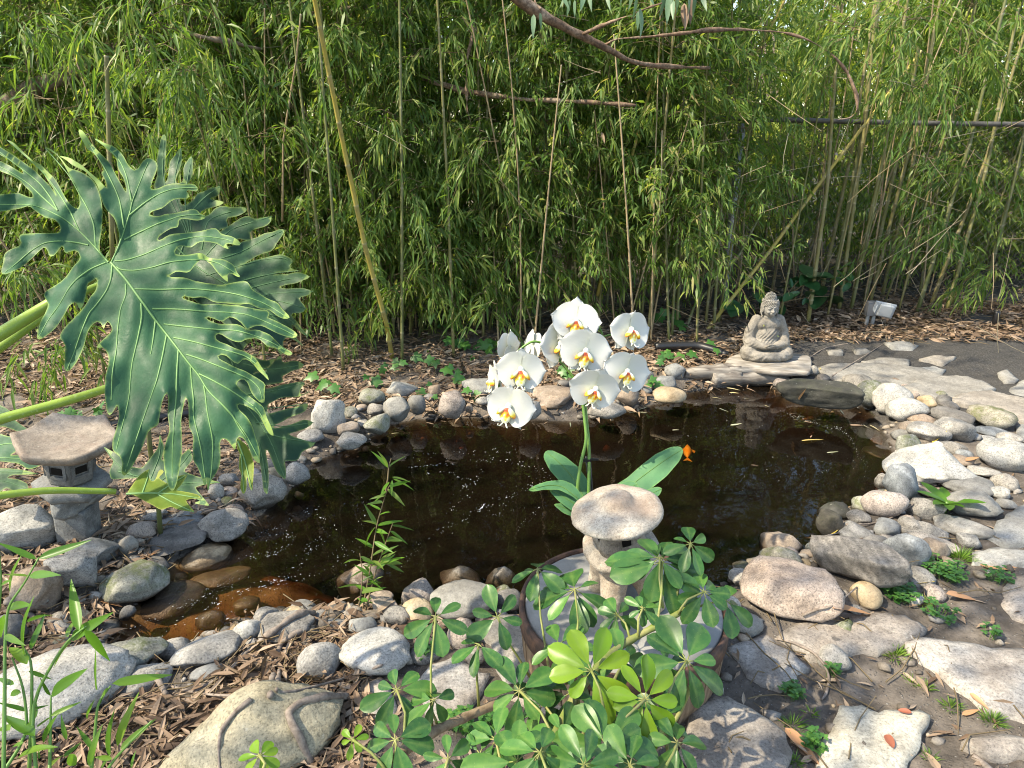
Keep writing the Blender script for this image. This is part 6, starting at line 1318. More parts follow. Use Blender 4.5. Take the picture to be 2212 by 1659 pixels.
def sprig(name, label, cat, org, stems, lfs, mats, rst, group=None, jit=.02, smat='green_stem', r0=.0028, nm='stem'):
    e = empty(name, org, label, cat, group); o_ = Vector(org); q = random.Random(rst)
    b = MB()
    for px in stems:
        P = [ond(u, v_, d) - o_ for u, v_, d in px]; Q = []
        for i in range(len(P) - 1): Q += [P[i].lerp(P[i + 1], j / 4) for j in range(4)]
        Q.append(P[-1])
        for _ in range(2): Q[1:-1] = [(Q[i - 1] + Q[i] * 2 + Q[i + 1]) / 4 for i in range(1, len(Q) - 1)]
        b.tube([tuple(p) for p in Q], list(np.linspace(r0, r0 * .4, len(Q))), 7)
    b.build(nm, MAT[smat], e)
    for (u0, v0), (u1, v1), d in lfs:
        dd = d + q.uniform(-jit, jit); leaf_to(e, mats[q.randrange(len(mats))], ond(u0, v0, dd) - o_, ond(u1, v1, dd + q.uniform(-jit, jit) * 2) - o_, q.uniform(-.45, .45))
    return e
def BL(x, y, d=1.0): return (*crop('bl', x, y), d)
fl = [(230,340,-20,225),(245,335,575,215),(190,440,365,430),(185,448,20,430),(500,790,440,455),(450,845,705,675),(530,785,700,985),(450,860,320,1020),(430,830,470,700),(620,1165,590,895),(710,1125,1090,1065),(685,1150,610,1280),(600,1225,530,1340),(170,735,350,660),(170,1000,45,850),(180,1045,330,1100),(330,1195,540,1030),(320,1200,250,1090),(170,1300,-20,1240),(180,1295,310,1260),(320,1330,500,1240),(240,1400,350,1300),(220,1460,10,1310),(100,1600,320,1480),(690,1590,680,1310),(740,1520,860,1185),(590,1545,485,1395),(760,1540,980,1345),(310,1660,400,1560),(400,1590,520,1490),(250,1600,240,1540),(560,1650,620,1400),(130,1180,30,1190),(200,910,280,680),(150,950,135,590),(60,550,90,310),(20,700,0,830),(90,1130,-30,1085),(710,1600,590,1590),(830,1659,850,1540),(60,640,180,620),(30,820,150,880),(10,500,60,470),(270,1500,330,1330),(150,1500,60,1520),(420,1480,380,1330),(480,1640,420,1560),(60,1420,-30,1400),(340,1560,300,1470),(220,1350,230,1240),(640,1659,700,1560)]
fg = ong(20, 1700)
sprig('bamboo_sprig', 'fresh green young bamboo shoots in front of the huge white boulder, lower left', 'bamboo', (fg.x, fg.y, fg.z),
 [[BL(20,1800,.95), BL(30,1200,.97), BL(30,900), BL(45,640), BL(150,500), BL(245,330)], [BL(310,1800,.96), BL(318,1480), BL(322,1200)], [BL(-60,1800,.96), BL(180,1450), BL(150,1150), BL(75,960)], [BL(240,1800,.98), BL(190,1250), BL(400,880), BL(520,780), BL(620,720)], [BL(600,1850,.98), BL(690,1640), BL(820,1500), BL(960,1360)], [BL(560,1850), BL(600,1450), BL(615,1250), BL(700,1140)], [BL(-40,900), BL(10,500), BL(-10,250)], [BL(180,1800), BL(210,1000), BL(150,900)]],
 [(crop('bl', a, b_), crop('bl', c, d), 1.0) for a, b_, c, d in fl], SHOOT, 3, jit=.03)
ws = []
q = random.Random(9)
wst = [[(150,700),(185,520),(215,350),(245,130),(300,-60),(330,-130)], [(120,700),(150,560),(160,420),(140,300)], [(170,690),(240,420),(300,250),(350,110)], [(210,380),(260,350),(330,380)]]
for st in wst:
    for i in range(len(st) - 1):
        for k in range(4):
            s = (k + q.random() * .6) / 4; x, y = st[i][0] + (st[i + 1][0] - st[i][0]) * s, st[i][1] + (st[i + 1][1] - st[i][1]) * s
            if y > 640: continue
            sgn = q.choice((-1, 1, 1)); L = q.uniform(70, 160); a = q.uniform(-.9, .75); ws.append((crop('bm', x, y), crop('bm', x + sgn * L * math.cos(a), y - L * math.sin(a) * .9), 0))
for x, y, x2, y2 in [(320,-240,215,-350),(320,-240,265,-345),(330,-245,425,-325),(345,-180,470,-155),(350,-170,490,-100),(325,-150,270,-70),(345,-160,340,-60),(245,125,175,-10),(255,125,420,90),(240,140,155,250),(250,150,340,290)]: ws.append((crop('bm', x, y), crop('bm', x2, y2), 0))
wg = ong(*crop('bm', 140, 690)); dW = depth(wg) * .99
sprig('bamboo_sprig', 'slender upright bamboo sprig growing at the near water edge in front of the dark pond', 'bamboo', tuple(wg), [[(*crop('bm', x, y), dW) for x, y in s] for s in wst] + [[(*crop('bm', x, y), dW) for x, y in [(300,-60),(320,-180),(322,-240),(340,-300)]]], [(a, b_, dW) for a, b_, _ in ws], [one_leaf('leaf', 'shoot_leaf', .19, .06, s) for s in (2, 4)] + [one_leaf('leaf', 'bamboo_leaf', .18, .1, s) for s in (1, 5)], 5, jit=.05, smat='twig', r0=.003)
cane_px([(347, 1165), (345, 1120), (336, 1040), (324, 968), (318, 900)], lb.y + .05, lb.y + .02, .0095, .0085, 'culm', 'short green cane with pale rings standing right of the stone lantern')
# glossy shrub behind the statue
SHR = [one_leaf('leaf', 'shrub_leaf', .48, .08, s, .12, 'oval') for s in (1, 2, 3, 5)]
q = random.Random(21); stems = [[(1660, 700), (1655, 660), (1640, 625), (1610, 600)], [(1665, 700), (1690, 650), (1740, 610), (1800, 595), (1840, 612)], [(1650, 700), (1600, 660), (1560, 640)], [(1670, 690), (1710, 620), (1745, 590)], [(1645, 690), (1648, 620), (1640, 580)], [(1700, 650), (1760, 640), (1790, 640)]]
lf_ = []
for st in stems:
    for i in range(len(st) - 1):
        for k in range(5):
            s = q.random(); x, y = st[i][0] + (st[i + 1][0] - st[i][0]) * s, st[i][1] + (st[i + 1][1] - st[i][1]) * s
            if y > 672: continue
            a = q.uniform(0, 6.28); L = q.uniform(20, 34); lf_.append(((x, y), (x + L * math.cos(a), y + L * math.sin(a) * .8), 0))
sg = ong(1660, 700); dS = depth(sg)
sprig('glossy_shrub', 'low shrub with dark glossy oval leaves right behind the seated statue', 'shrub', tuple(sg), [[(u, v_, dS) for u, v_ in s] for s in stems], [(a, b_, dS) for a, b_, _ in lf_], SHR, 7, jit=.12, smat='twig', r0=.006)
# ivy
def ivy_mesh(seed):
    pts = [(0, 0), (-.20, -.12), (-.46, -.02), (-.34, .24), (-.50, .52), (-.20, .56), (0, 1.0), (.20, .56), (.50, .52), (.34, .24), (.46, -.02), (.20, -.12)]
    b = MB(); r = random.Random(seed); vs = [(0, .32, .05)] + [(x, y, -.10 * (x * x + (y - .3) ** 2) * 2 + r.uniform(-.02, .02)) for x, y in pts]
    b.add(vs, [(0, i, i % 12 + 1) for i in range(1, 13)], seed * .21 % 1, [.3] * 13); return b.mesh('leaf', MAT['ivy_leaf'])
IVY = [ivy_mesh(s) for s in (1, 2, 3, 4)]
def ivy(label, pts, seed, size=30, lift=.03):
    q = random.Random(seed); g = ong(*pts[0]); e = empty('ivy', tuple(g), label, 'ivy', 'ivy on the far bank'); P = [ong(u, v_, .012) - g for u, v_ in pts]; b = MB(); b.tube([tuple(p) for p in P], .003, 5); b.build('vine', MAT['twig'], e)
    for i in range(len(pts) - 1):
        n = max(1, int(math.dist(pts[i], pts[i + 1]) / 11))
        for k in range(n):
            s = (k + q.random()) / n; u, v_ = pts[i][0] + (pts[i + 1][0] - pts[i][0]) * s + q.uniform(-14, 14), pts[i][1] + (pts[i + 1][1] - pts[i][1]) * s + q.uniform(-10, 10)
            c = ong(u, v_, lift + q.random() * .05) ; L = size * q.uniform(.7, 1.25) * depth(c) / FPX; a = q.uniform(0, 6.28); c = c - g
            leaf_to(e, IVY[q.randrange(4)], c, c + Vector((L * math.cos(a) * .9, L * .35 * math.sin(a) - .25 * L, -.55 * L * q.random())), q.uniform(-.5, .5), (0, -.9, .8))
    return e
for k, (lab, pts, sz) in enumerate([('ivy climbing down over the stones left of the orchid', [(925, 760), (945, 785), (985, 800), (1020, 830), (1010, 870), (985, 895)], 32), ('ivy trailing over the pale stone to the water', [(935, 830), (930, 870), (960, 900), (1010, 900)], 26), ('ivy patch above the heap of dark stones', [(800, 815), (830, 805), (870, 775), (900, 770)], 30), ('ivy sprig behind the orchid stems', [(1195, 790), (1230, 800), (1300, 820), (1330, 790)], 28),
   ('ivy between the orchid and the pump pipe', [(1425, 780), (1440, 755), (1430, 770), (1470, 760)], 24), ('ivy leaves by the slate stone right of the orchid', [(1390, 815), (1415, 830), (1400, 850)], 24), ('small ivy at the pump pipe left of the statue', [(1470, 752), (1500, 745), (1540, 745)], 26), ('ivy seedlings right of the philodendron', [(690, 800), (720, 840), (715, 870)], 28), ('ivy behind the stone lantern', [(130, 890), (180, 895), (230, 870)], 30),
   ('ivy climbing canes left of the statue', [(1430, 690), (1445, 660), (1480, 700)], 36), ('ivy at the foot of the canes in the middle', [(960, 740), (985, 745), (1100, 740)], 30)]): ivy(lab, pts, 30 + k, sz)

# ---------------------------------------------------------------- eucalyptus limbs that cross the top
m = NT('eucalyptus_bark'); o = m.co(); c = m.ramp(m.noise(9, 6, .7, o), [(.32, (.10, .062, .042)), (.5, (.22, .145, .10)), (.7, (.38, .30, .23))]); c = m.mix(m.ramp(m.noise(46, 5, .75, o), [(.42, .7), (.55, 0.0)]), c, (.05, .035, .026)); m.bump(m.noise(40, 6, .75, o), .7, .008); MAT['euc_bark'] = m.fin(c, .75, .25)
EUC = [one_leaf('leaf', 'euc_leaf', .22, .10, s, .05) for s in (1, 2, 3, 5)]; DRY = [one_leaf('leaf', 'litter', .25, .06, s, .2) for s in (2, 4, 5)]
KL = .90
def limb_px(name, label, cat, brs, lfs=(), bmat='euc_bark', drl=(), amp=.004):
    d0 = brs[0][0]; o_ = ond(d0[0], d0[1], d0[2] * .90); e = empty(name, tuple(o_), label, cat, 'limbs crossing the grove')
    brs = [[(u, v_, d * KL, r * KL * .72) for u, v_, d, r in br] for br in brs]
    for k, br in enumerate(brs):
        P = [ond(u, v_, d) - o_ for u, v_, d, r in br]; Q, R = [], []
        for i in range(len(P) - 1):
            for j in range(5): Q.append(P[i].lerp(P[i + 1], j / 5)); R.append(br[i][3] + (br[i + 1][3] - br[i][3]) * j / 5)
        Q.append(P[-1]); R.append(br[-1][3])
        for _ in range(2): Q[1:-1] = [(Q[i - 1] + Q[i] * 2 + Q[i + 1]) / 4 for i in range(1, len(Q) - 1)]
        b = MB(); b.tube([tuple(p) for p in Q], R, 12); disp(b.build('limb' if k == 0 else 'branch', MAT[bmat], e), amp, 5, 3 + k)
    q = random.Random(5)
    for src, me in ((lfs, EUC), (drl, DRY)):
        for (u0, v0), (u1, v1), d in [(a, c, w * KL) for a, c, w in src]: leaf_to(e, me[q.randrange(len(me))], ond(u0, v0, d) - o_, ond(u1, v1, d + q.uniform(-.05, .05)) - o_, q.uniform(-.8, .8), (0, -1, .2))
    return e
TM = lambda x, y, d, r: (*crop('tm', x, y), d, r); TR_ = lambda x, y, d, r: (*crop('tr', x, y), d, r); TL = lambda x, y, d, r: (*crop('tl', x, y), d, r)
hang = [(1450,-40,1400,50),(1470,0,1445,110),(1500,0,1495,110),(1590,-60,1600,70),(1240,90,1235,240),(1280,80,1290,190),(1870,-50,1835,70),(1890,-20,1875,130),(1915,50,1930,235),(1950,-60,2010,30),(2080,-60,2040,110),(2100,-40,2080,150),(2120,0,2115,120),(2150,-40,2140,90),(1560,-40,1540,60),(1420,-30,1470,60),(1900,70,1895,190),(1700,-40,1720,60),(1800,-60,1790,40),(2220,-60,2230,80),(2260,-30,2250,110),(2300,-50,2330,60)]
limb_px('eucalyptus_branch', 'smooth brown eucalyptus limb slanting down from the top, with an arching side branch', 'branch',
 [[TM(900,-200,3.9,.05), TM(1130,-20,4.0,.046), TM(1300,100,4.1,.043), TM(1500,205,4.2,.034), TM(1700,305,4.3,.028), TM(1850,390,4.4,.023), TM(2000,415,4.5,.019), TM(2210,425,4.6,.015), TM(2350,430,4.7,.010)],
  [TM(1690,285,4.3,.016), TM(1760,245,4.2,.014), TM(1950,232,4.2,.013), TM(2212,208,4.2,.012), TR_(200,190,4.2,.0115), TR_(400,184,4.25,.011), TR_(700,203,4.3,.0105), TR_(850,250,4.3,.010), TR_(1000,340,4.35,.009), TR_(1100,460,4.4,.008), TR_(1155,600,4.4,.006), TR_(1160,690,4.4,.005), TR_(1120,745,4.4,.004), TR_(1030,757,4.4,.003)],
  [TM(1550,215,4.2,.013), TM(1700,150,4.1,.010), TM(1860,90,4.0,.008), TM(1960,50,3.95,.006), TM(2050,20,3.9,.004)], [TM(1290,60,4.05,.010), TM(1250,20,4.05,.008), TM(1240,-60,4.05,.006)]],
 [(crop('tm', a, b_), crop('tm', c_, d), 3.95) for a, b_, c_, d in hang], 'euc_bark', [(crop('tm', 2190, 20), crop('tm', 2195, 185), 4.0), (crop('tr', 70, 30), crop('tr', 75, 185), 4.0), (crop('tr', 100, -20), crop('tr', 108, 150), 4.05), (crop('tm', 1668, 835), crop('tm', 1690, 910), 4.9)])
limb_px('broken_branch', 'broken brown branch running level through the middle of the grove', 'branch', [[TM(300,380,5.2,.03), TM(450,445,5.1,.03), TM(600,515,5.0,.026), TM(800,575,4.95,.024), TM(950,600,4.9,.021), TM(1200,630,4.85,.019), TM(1500,640,4.8,.017), TM(1800,660,4.75,.016), TM(1890,666,4.75,.014)], [TM(870,180,4.8,.010), TM(820,350,4.8,.011), TM(815,560,4.85,.010), TM(820,700,4.8,.007), TM(850,800,4.8,.004)]])
limb_px('tree_limb', 'thick grey-brown tree limb lying level behind bamboo at the top left', 'branch', [[TL(-200,800,5.4,.09), TL(200,560,5.3,.085), TL(450,470,5.3,.07), TL(800,280,5.3,.06), TL(1180,150,5.3,.052), TL(1500,105,5.3,.05), TL(1800,95,5.3,.045), TL(2212,60,4.8,.032), TL(2500,20,4.9,.02)], [TL(1150,200,4.65,.022), TL(1300,240,4.65,.020), TL(1450,262,4.7,.018), TL(1650,310,4.8,.012)]], (), 'bark', (), .006)
# ---------------------------------------------------------------- leaf litter, twigs, weeds, foam, floating leaves, fish
from mathutils.bvhtree import BVHTree
bpy.context.view_layer.update()
_v, _f, _own = [], [], []
for o in COL.objects:
    if o.type == 'MESH' and not o.parent and o.name.split('.')[0] in ('stone', 'flagstone', 'ground'):
        n0 = len(_v); mw = np.array(o.matrix_world); k = len(o.data.vertices); a = np.empty(k * 3, np.float32); o.data.vertices.foreach_get('co', a); _v += (a.reshape(-1, 3) @ mw[:3, :3].T + mw[:3, 3]).tolist()
        lp = np.empty(len(o.data.loops), np.int32); o.data.loops.foreach_get('vertex_index', lp); st_ = 0; nm_ = o.name.split('.')[0]
        for p_ in o.data.polygons:
            c_ = p_.loop_total; _f.append((lp[p_.loop_start:p_.loop_start + c_] + n0).tolist()); _own.append(nm_)
BVH = BVHTree.FromPolygons(_v, _f)
def hit(u, v, lift=.004):                                      # the point of stone or soil seen there, lifted along its normal
    p, n, i, _d = BVH.ray_cast(Vector((0, 0, CZ)), ray(u, v).normalized())
    if p is None: return ong(u, v, lift), Vector((0, 0, 1)), 'ground'
    return p + n * lift, n, _own[i]
def litter(regions, n, label_name, seed, L=(.045, .11), lift=.02, wr=.2, mat='litter', edge=.0, wob_t=.0):
    r = np.random.default_rng(seed); mb = MB(); tot = sum((c - a) * (d - b_) for a, b_, c, d in regions)
    for a, b_, c, d in regions:
        k = int(n * (c - a) * (d - b_) / tot); U = a + (c - a) * r.random(k); V = b_ + (d - b_) * r.random(k) ** .85; p = ong_arr(U, V); sdv = sdist(p[:, :2]); cl = wob(p[:, :2], .9, 71) + wob(p[:, :2], 2.5, 72) * .6
        keep = (sdv > edge) & (cl > -1.6 + r.random(k) * .7); p = p[keep]; k = len(p)
        if not k: continue
        az = r.random(k) * 6.28; d_ = np.column_stack([np.cos(az), np.sin(az), r.normal(size=k) * .22]); up = np.array([0, 0, 1.0]) + r.normal(size=(k, 3)) * .45; LL = L[0] + (L[1] - L[0]) * r.random(k) ** 1.4
        p[:, 2] += .004 + lift * r.random(k) ** 2
        ok = np.array([BVH.ray_cast(Vector((q_[0], q_[1], 2.0)), Vector((0, 0, -1)))[0].z - q_[2] < .006 for q_ in p]); ok |= r.random(k) < .0
        p, d_, up, LL = p[ok], d_[ok], up[ok], LL[ok]; k = len(p)
        if not k: continue
        leaves(mb, p, d_, up, LL, LL * wr * (.6 + .9 * r.random(k)), r.normal(size=k)[:, None] * .18 if False else .12, r.random(k), fold=True)
    o = mb.build(label_name, MAT[mat], None, False, 'stuff'); return o
litter([(-150, 700, 700, 880), (600, 700, 1700, 880), (1250, 660, 1700, 790)], 15000, 'leaf_litter', 1, lift=.03)
litter([(1640, 640, 2300, 738), (1640, 655, 2300, 715)], 6500, 'leaf_litter', 2, lift=.035)
litter([(-150, 880, 560, 1330)], 8000, 'leaf_litter', 3, (.02, .085), lift=.03)
litter([(-60, 1290, 800, 1700), (150, 1240, 420, 1420)], 8500, 'leaf_litter', 4, (.02, .085), .03, .2)
litter([(740, 1290, 1120, 1400)], 260, 'leaf_litter', 5, (.04, .09))
litter([(780, 1380, 1500, 1700), (1500, 1180, 2250, 1700), (1880, 850, 2250, 1180)], 420, 'leaf_litter', 6, (.03, .09), .01)
litter([(-400, 560, 2700, 700)], 5000, 'leaf_litter', 8, (.06, .13), .03)
# twiggy stalks mixed in the litter
r = np.random.default_rng(17); mb = MB()
for a, b_, c, d, n in [(-100, 720, 1700, 880, 260), (1650, 650, 2250, 745, 120), (-50, 900, 560, 1330, 110), (0, 1290, 800, 1659, 130), (1500, 1150, 2212, 1659, 40)]:
    U = a + (c - a) * r.random(n); V = b_ + (d - b_) * r.random(n); p = ong_arr(U, V); ok = sdist(p[:, :2]) > .03
    for q_ in p[ok]:
        az = r.random() * 6.28; L = .08 + .22 * r.random(); dv_ = np.array([math.cos(az), math.sin(az), 0]); k2 = np.array([-dv_[1], dv_[0], 0]) * L * .12 * r.normal()
        P = [q_ + dv_ * L * (s - .5) + k2 * (1 - (2 * s - 1) ** 2) + np.array([0, 0, .008 + .03 * r.random()]) for s in (0, .33, .66, 1)]; mb.tube([tuple(x) for x in P], [.0022, .002, .0016, .001], 4, False, r.random())
mb.build('twig_litter', MAT['twig'], None, True, 'stuff'); mb = MB()
for _ in range(420):
    p = np.array([r.uniform(-4.2, 5.2), r.uniform(4.4, 6.0), r.uniform(.15, 2.4)]); d_ = r.normal(size=3) * [1, .5, .9]; d_ /= np.linalg.norm(d_); L = r.uniform(.15, .6); k2 = r.normal(size=3) * .03
    mb.tube([tuple(p + d_ * L * s + k2 * s * s) for s in (0, .5, 1)], [.0026, .002, .0012], 4, False, r.random())
mb.build('dry_twig', MAT['culm_dry'], None, True, 'stuff')
# small gravel pebbles between the stones of the bank
r = np.random.default_rng(31); mb = MB(); iv, if_ = ico(1)
for a, b_, c, d, n in [(150, 830, 2250, 1260, 2600), (150, 1180, 1250, 1480, 700), (1450, 1150, 2250, 1659, 500)]:
    U = a + (c - a) * r.random(n); V = b_ + (d - b_) * r.random(n); p = ong_arr(U, V); sd_ = sdist(p[:, :2]); p = p[(sd_ > -.04) & (sd_ < .22 + .5 * (r.random(n) < .12))]
    for q_ in p:
        s_ = .006 + .020 * r.random() ** 2.2; vv = iv * (1 + .22 * r.normal(size=(len(iv), 1))) * (s_ * (.8 + .6 * r.random()), s_, s_ * .65); mb.add(vv + q_ + np.array([0, 0, s_ * .3]), if_, r.random())
m = NT('pebbles'); c = m.ramp(m.attr('t'), [(0, (.07, .06, .05)), (.3, (.18, .155, .13)), (.55, (.26, .25, .24)), (.8, (.30, .24, .17)), (1, (.42, .40, .37))]); c = m.mix(.5, c, m.ramp(m.noise(160, 3, .7), [(.4, .5), (.6, 1.15)]), 'MULTIPLY'); MAT['pebbles'] = m.fin(c, .8, .3)
mb.build('gravel', MAT['pebbles'], None, True, 'stuff')
# dead roots and long twigs one can follow
m = NT("dead_root"); c = m.ramp(m.noise(60, 5, .7), [(.3, (.11, .085, .07)), (.7, (.31, .26, .22))]); m.bump(m.noise(90, 4), .4, .003); MAT['root'] = m.fin(c, .85, .2)
def root(ck, pts, r0, r1, label, seed, mat='root', lift=.02, name='root', cat='root'):
    P = [hit(*crop(ck, x, y), r0 * .6 + .002)[0] for x, y in pts]; Q = []
    for i in range(len(P) - 1): Q += [P[i].lerp(P[i + 1], j / 5) for j in range(5)]
    Q.append(P[-1])
    for _ in range(3): Q[1:-1] = [(Q[i - 1] + Q[i] * 2 + Q[i + 1]) / 4 for i in range(1, len(Q) - 1)]
    b = MB(); b.tube([tuple(q_ - P[0]) for q_ in Q], list(np.linspace(r0, r1, len(Q))), 8); o = b.build(name, MAT[mat]); o.location = P[0]; disp(o, r0 * .18, 12, seed); return tag(o, label, cat, 'roots and twigs lying about')
for k, a in enumerate([
 ('bl', [(1990, 690), (1900, 690), (1800, 750), (1700, 830), (1560, 940), (1460, 1060), (1350, 1140), (1230, 1190)], .011, .007, 'long grey dead root crossing the rounded boulder to the buff boulder', .05),
 ('bl', [(1960, 800), (1860, 810), (1780, 880), (1745, 960), (1725, 1080), (1700, 1210)], .011, .008, 'twisted grey root hanging down left of the triangular stone', .03),
 ('bl', [(1850, 870), (1790, 960), (1765, 1060), (1740, 1180)], .007, .005, 'thin second root beside the twisted grey one', .03),
 ('bl', [(2212, 1225), (2050, 1220), (1900, 1250), (1815, 1320), (1850, 1400), (1900, 1500), (1970, 1659)], .010, .009, 'brown root curving down over the right side of the buff boulder', .16),
 ('bl', [(1590, 1230), (1480, 1320), (1400, 1430), (1385, 1540), (1395, 1680)], .006, .003, 'thin reddish vine draped over the buff boulder', .17),
 ('bl', [(60, 590), (180, 690), (300, 760), (410, 790)], .013, .009, 'pale root lying across the left bank above the white boulder', .02),
 ('bl', [(1070, 1150), (1300, 1205), (1600, 1215), (1900, 1180), (2212, 1090), (2420, 1010)], .004, .003, 'long straight pale twig in front of the long oval boulder', .03),
 ('bl', [(950, 1000), (980, 1100), (1060, 1215)], .012, .007, 'stub of pale root beside the grey rock', .03),
 ('bl', [(650, 850), (720, 800), (810, 795)], .007, .003, 'pale curled root tip reaching into the inlet', .02),
 ('br', [(650, 850), (750, 870), (880, 930), (960, 1010), (985, 1100), (960, 1200), (930, 1235)], .0045, .0025, 'thin curved twig on the soil between the flagstones', .012),
 ('br', [(810, 690), (900, 655), (1000, 640), (1160, 520)], .004, .003, 'pale twig leaning on the tan cracked cobble', .03),
 ('br', [(780, 210), (900, 212), (1050, 175)], .0035, .002, 'pale twig reaching over the water by the dark slab', .06),
 ('br', [(1090, 125), (1250, 125), (1400, 75), (1520, -10)], .004, .002, 'thin branch resting on the small stones of the right bank', .08),
 ('mr', [(1000, 800), (1110, 730), (1230, 650), (1330, 590)], .004, .002, 'long bare twig over the grey flagstones', .03),
 ('mr', [(850, 690), (950, 620), (1130, 590)], .004, .003, 'straw coloured stalk right of the statue', .04),
 ('br', [(1890, 1570), (1930, 1600), (2010, 1700)], .008, .006, 'dark stick in the lower right corner', .01)]): root(*a[:5], 300 + k, lift=a[5])
# grass tufts, weeds
def tuft(ck, x, y, rad, n, label, seed, mat='grass', ht=1.0):
    r = np.random.default_rng(seed); g = ong(*crop(ck, x, y)); R = rad * .3418 * depth(g) / FPX; mb = MB(); a = r.random(n) * 6.28; rr = r.random(n) ** .7
    base = np.column_stack([np.cos(a) * rr * R * .5, np.sin(a) * rr * R * .5, np.zeros(n)]); d_ = np.column_stack([np.cos(a) * (.25 + rr), np.sin(a) * (.25 + rr), .8 + .5 * r.random(n)]); LL = R * (.5 + .7 * r.random(n)) * ht
    leaves(mb, base, d_, np.array([0, 0, 1.0]) + r.normal(size=(n, 3)) * .5, LL, .0022 + .0012 * r.random(n), .35, r.random(n)); o = mb.build('grass_tuft', MAT[mat], None, False); o.location = g; return tag(o, label, 'grass', 'grass tufts and weeds on the path')
for k, a in enumerate([('br', 1810, 335, 110, 150, 'big bright grass tuft below the small pale stones'), ('br', 1400, 950, 100, 130, 'round grass tuft at the tip of the wedge shaped flagstone'), ('br', 1500, 1120, 70, 45, 'thin grass below the round tuft'), ('br', 1600, 1150, 60, 40, 'sparse grass right of the thin grass'), ('br', 1750, 1280, 85, 60, 'grass beside the wedge shaped flagstone, halfway down'), ('br', 2010, 1370, 100, 80, 'grass tuft at the lower edge of the wedge shaped flagstone'), ('br', 750, 1390, 90, 70, 'pale sunlit grass left of the cream flagstone'), ('br', 760, 1620, 80, 60, 'grass at the bottom edge left of the cream flagstone'), ('br', 1575, 620, 75, 60, 'small grass tuft in the weeds beside bare soil'), ('br', 1620, 1600, 80, 26, 'dry straw coloured grass at the bottom right'), ('br', 870, 1320, 60, 30, 'tiny grass left of the cream flagstone top')]): tuft(*a[:5], a[5], 400 + k)
def weed(ck, x, y, rad, n, label, seed, sz=.012, mat='ivy_leaf'):
    r = np.random.default_rng(seed); g = ong(*crop(ck, x, y)); R = rad * .3418 * depth(g) / FPX; e = empty('weed', tuple(g), label, 'weed', 'grass tufts and weeds on the path'); mb, st = MB(), MB()
    for k in range(n):
        a = r.random() * 6.28; q_ = R * r.random() ** .6; h_ = .012 + .03 * r.random(); c = np.array([math.cos(a) * q_, math.sin(a) * q_, h_]); st.tube([(c[0] * .7, c[1] * .7, 0), tuple(c)], .0007, 3, False)
        for j in range(3):
            b_ = 2.09 * j + r.random(); leaves(mb, [c], [[math.cos(b_), math.sin(b_), .15]], np.array([[0, 0, 1.0]]), sz * (.7 + .6 * r.random()), sz * .85, .1, r.random())
    st.build('stem', MAT['green_stem'], e, kind='stuff'); mb.build('foliage', MAT[mat], e, False, 'stuff')
for k, a in enumerate([('br', 1700, 440, 130, 120, 'patch of low leafy weeds beside the grass tuft'), ('br', 1420, 580, 110, 100, 'weeds at the foot of the banded rock'), ('br', 1680, 700, 110, 40, 'sparse weeds on bare soil'), ('br', 740, 1210, 70, 34, 'lime clover between the buff and the cream flagstones'), ('br', 985, 1070, 50, 20, 'tiny lime weeds around the curved twig'), ('bm', 560, 950, 70, 34, 'small clover beside the flat grey stone'), ('bm', 760, 1410, 110, 60, 'clover under the umbrella plant branch'), ('bm', 980, 1400, 80, 30, 'clover sprigs right of the umbrella plant branch'), ('br', 2050, 480, 90, 34, 'straggly weeds near the right edge'), ('br', 1990, 830, 50, 14, 'few weed leaves near the right edge on dark soil'), ('br', 880, 1530, 70, 30, 'yellowish moss weeds left of the cream flagstone')]): weed(*a[:5], a[5], 450 + k)
g = ong(*crop('mr', 1720, 1620), .03); e = empty('leafy_weed', tuple(g), 'light green rosette weed growing between grey stones on the right bank', 'weed'); LW = one_leaf('leaf', 'shoot_leaf', .34, .25, 2, .1, 'oval'); q = random.Random(3)
for k in range(11):
    a = k * .6 + q.random() * .3; L = q.uniform(.07, .12); leaf_to(e, LW, Vector((0, 0, .01)), Vector((L * math.cos(a), L * math.sin(a), L * q.uniform(.3, .9))), 0, (0, 0, 1))
b = MB(); b.tube([(0, 0, -.03), (0, 0, .02)], .006, 6); b.build('stem', MAT['green_stem'], e)
# foam and specks on the water
m = NT('foam'); MAT['foam'] = m.fin((.62, .64, .63), .6, .3)
r = np.random.default_rng(23); mb = MB(); fv, ff = [], []
def speck(u, v_, a, w, asp, z=.0025):
    c = onz(u, v_, z); w = .46 * w * depth(c) / FPX; ca, sa = math.cos(a), math.sin(a); vs = []
    for j in range(7):
        t_ = 6.283 * j / 7; x_, y_ = w * asp * math.cos(t_) * (1 + .2 * r.normal()), w * math.sin(t_) * (1 + .2 * r.normal()); vs.append((c.x + x_ * ca - y_ * sa, c.y + x_ * sa + y_ * ca, z + .0008 * (j % 2)))
    mb.add(vs + [(c.x, c.y, z + .0014)], [(j, (j + 1) % 7, 7) for j in range(7)])
def streak(ck, pts, n, w, sp, asp=2.2):
    P = [crop(ck, *p) for p in pts]; L = [0]
    for a, b_ in zip(P, P[1:]): L.append(L[-1] + math.dist(a, b_))
    for k in range(int(n * .7)):
        s = r.random() * L[-1]; i = max(j for j in range(len(P) - 1) if L[j] <= s); f = (s - L[i]) / (L[i + 1] - L[i]); u = P[i][0] + (P[i + 1][0] - P[i][0]) * f; v_ = P[i][1] + (P[i + 1][1] - P[i][1]) * f
        A, B_ = onz(*P[i]), onz(*P[i + 1]); an = math.atan2(B_.y - A.y, B_.x - A.x) + r.normal() * .25
        speck(u + r.normal() * sp, v_ + r.normal() * sp * .7, an, w * (.4 + .8 * r.random() ** 2), 1 + 1.7 * asp * r.random())
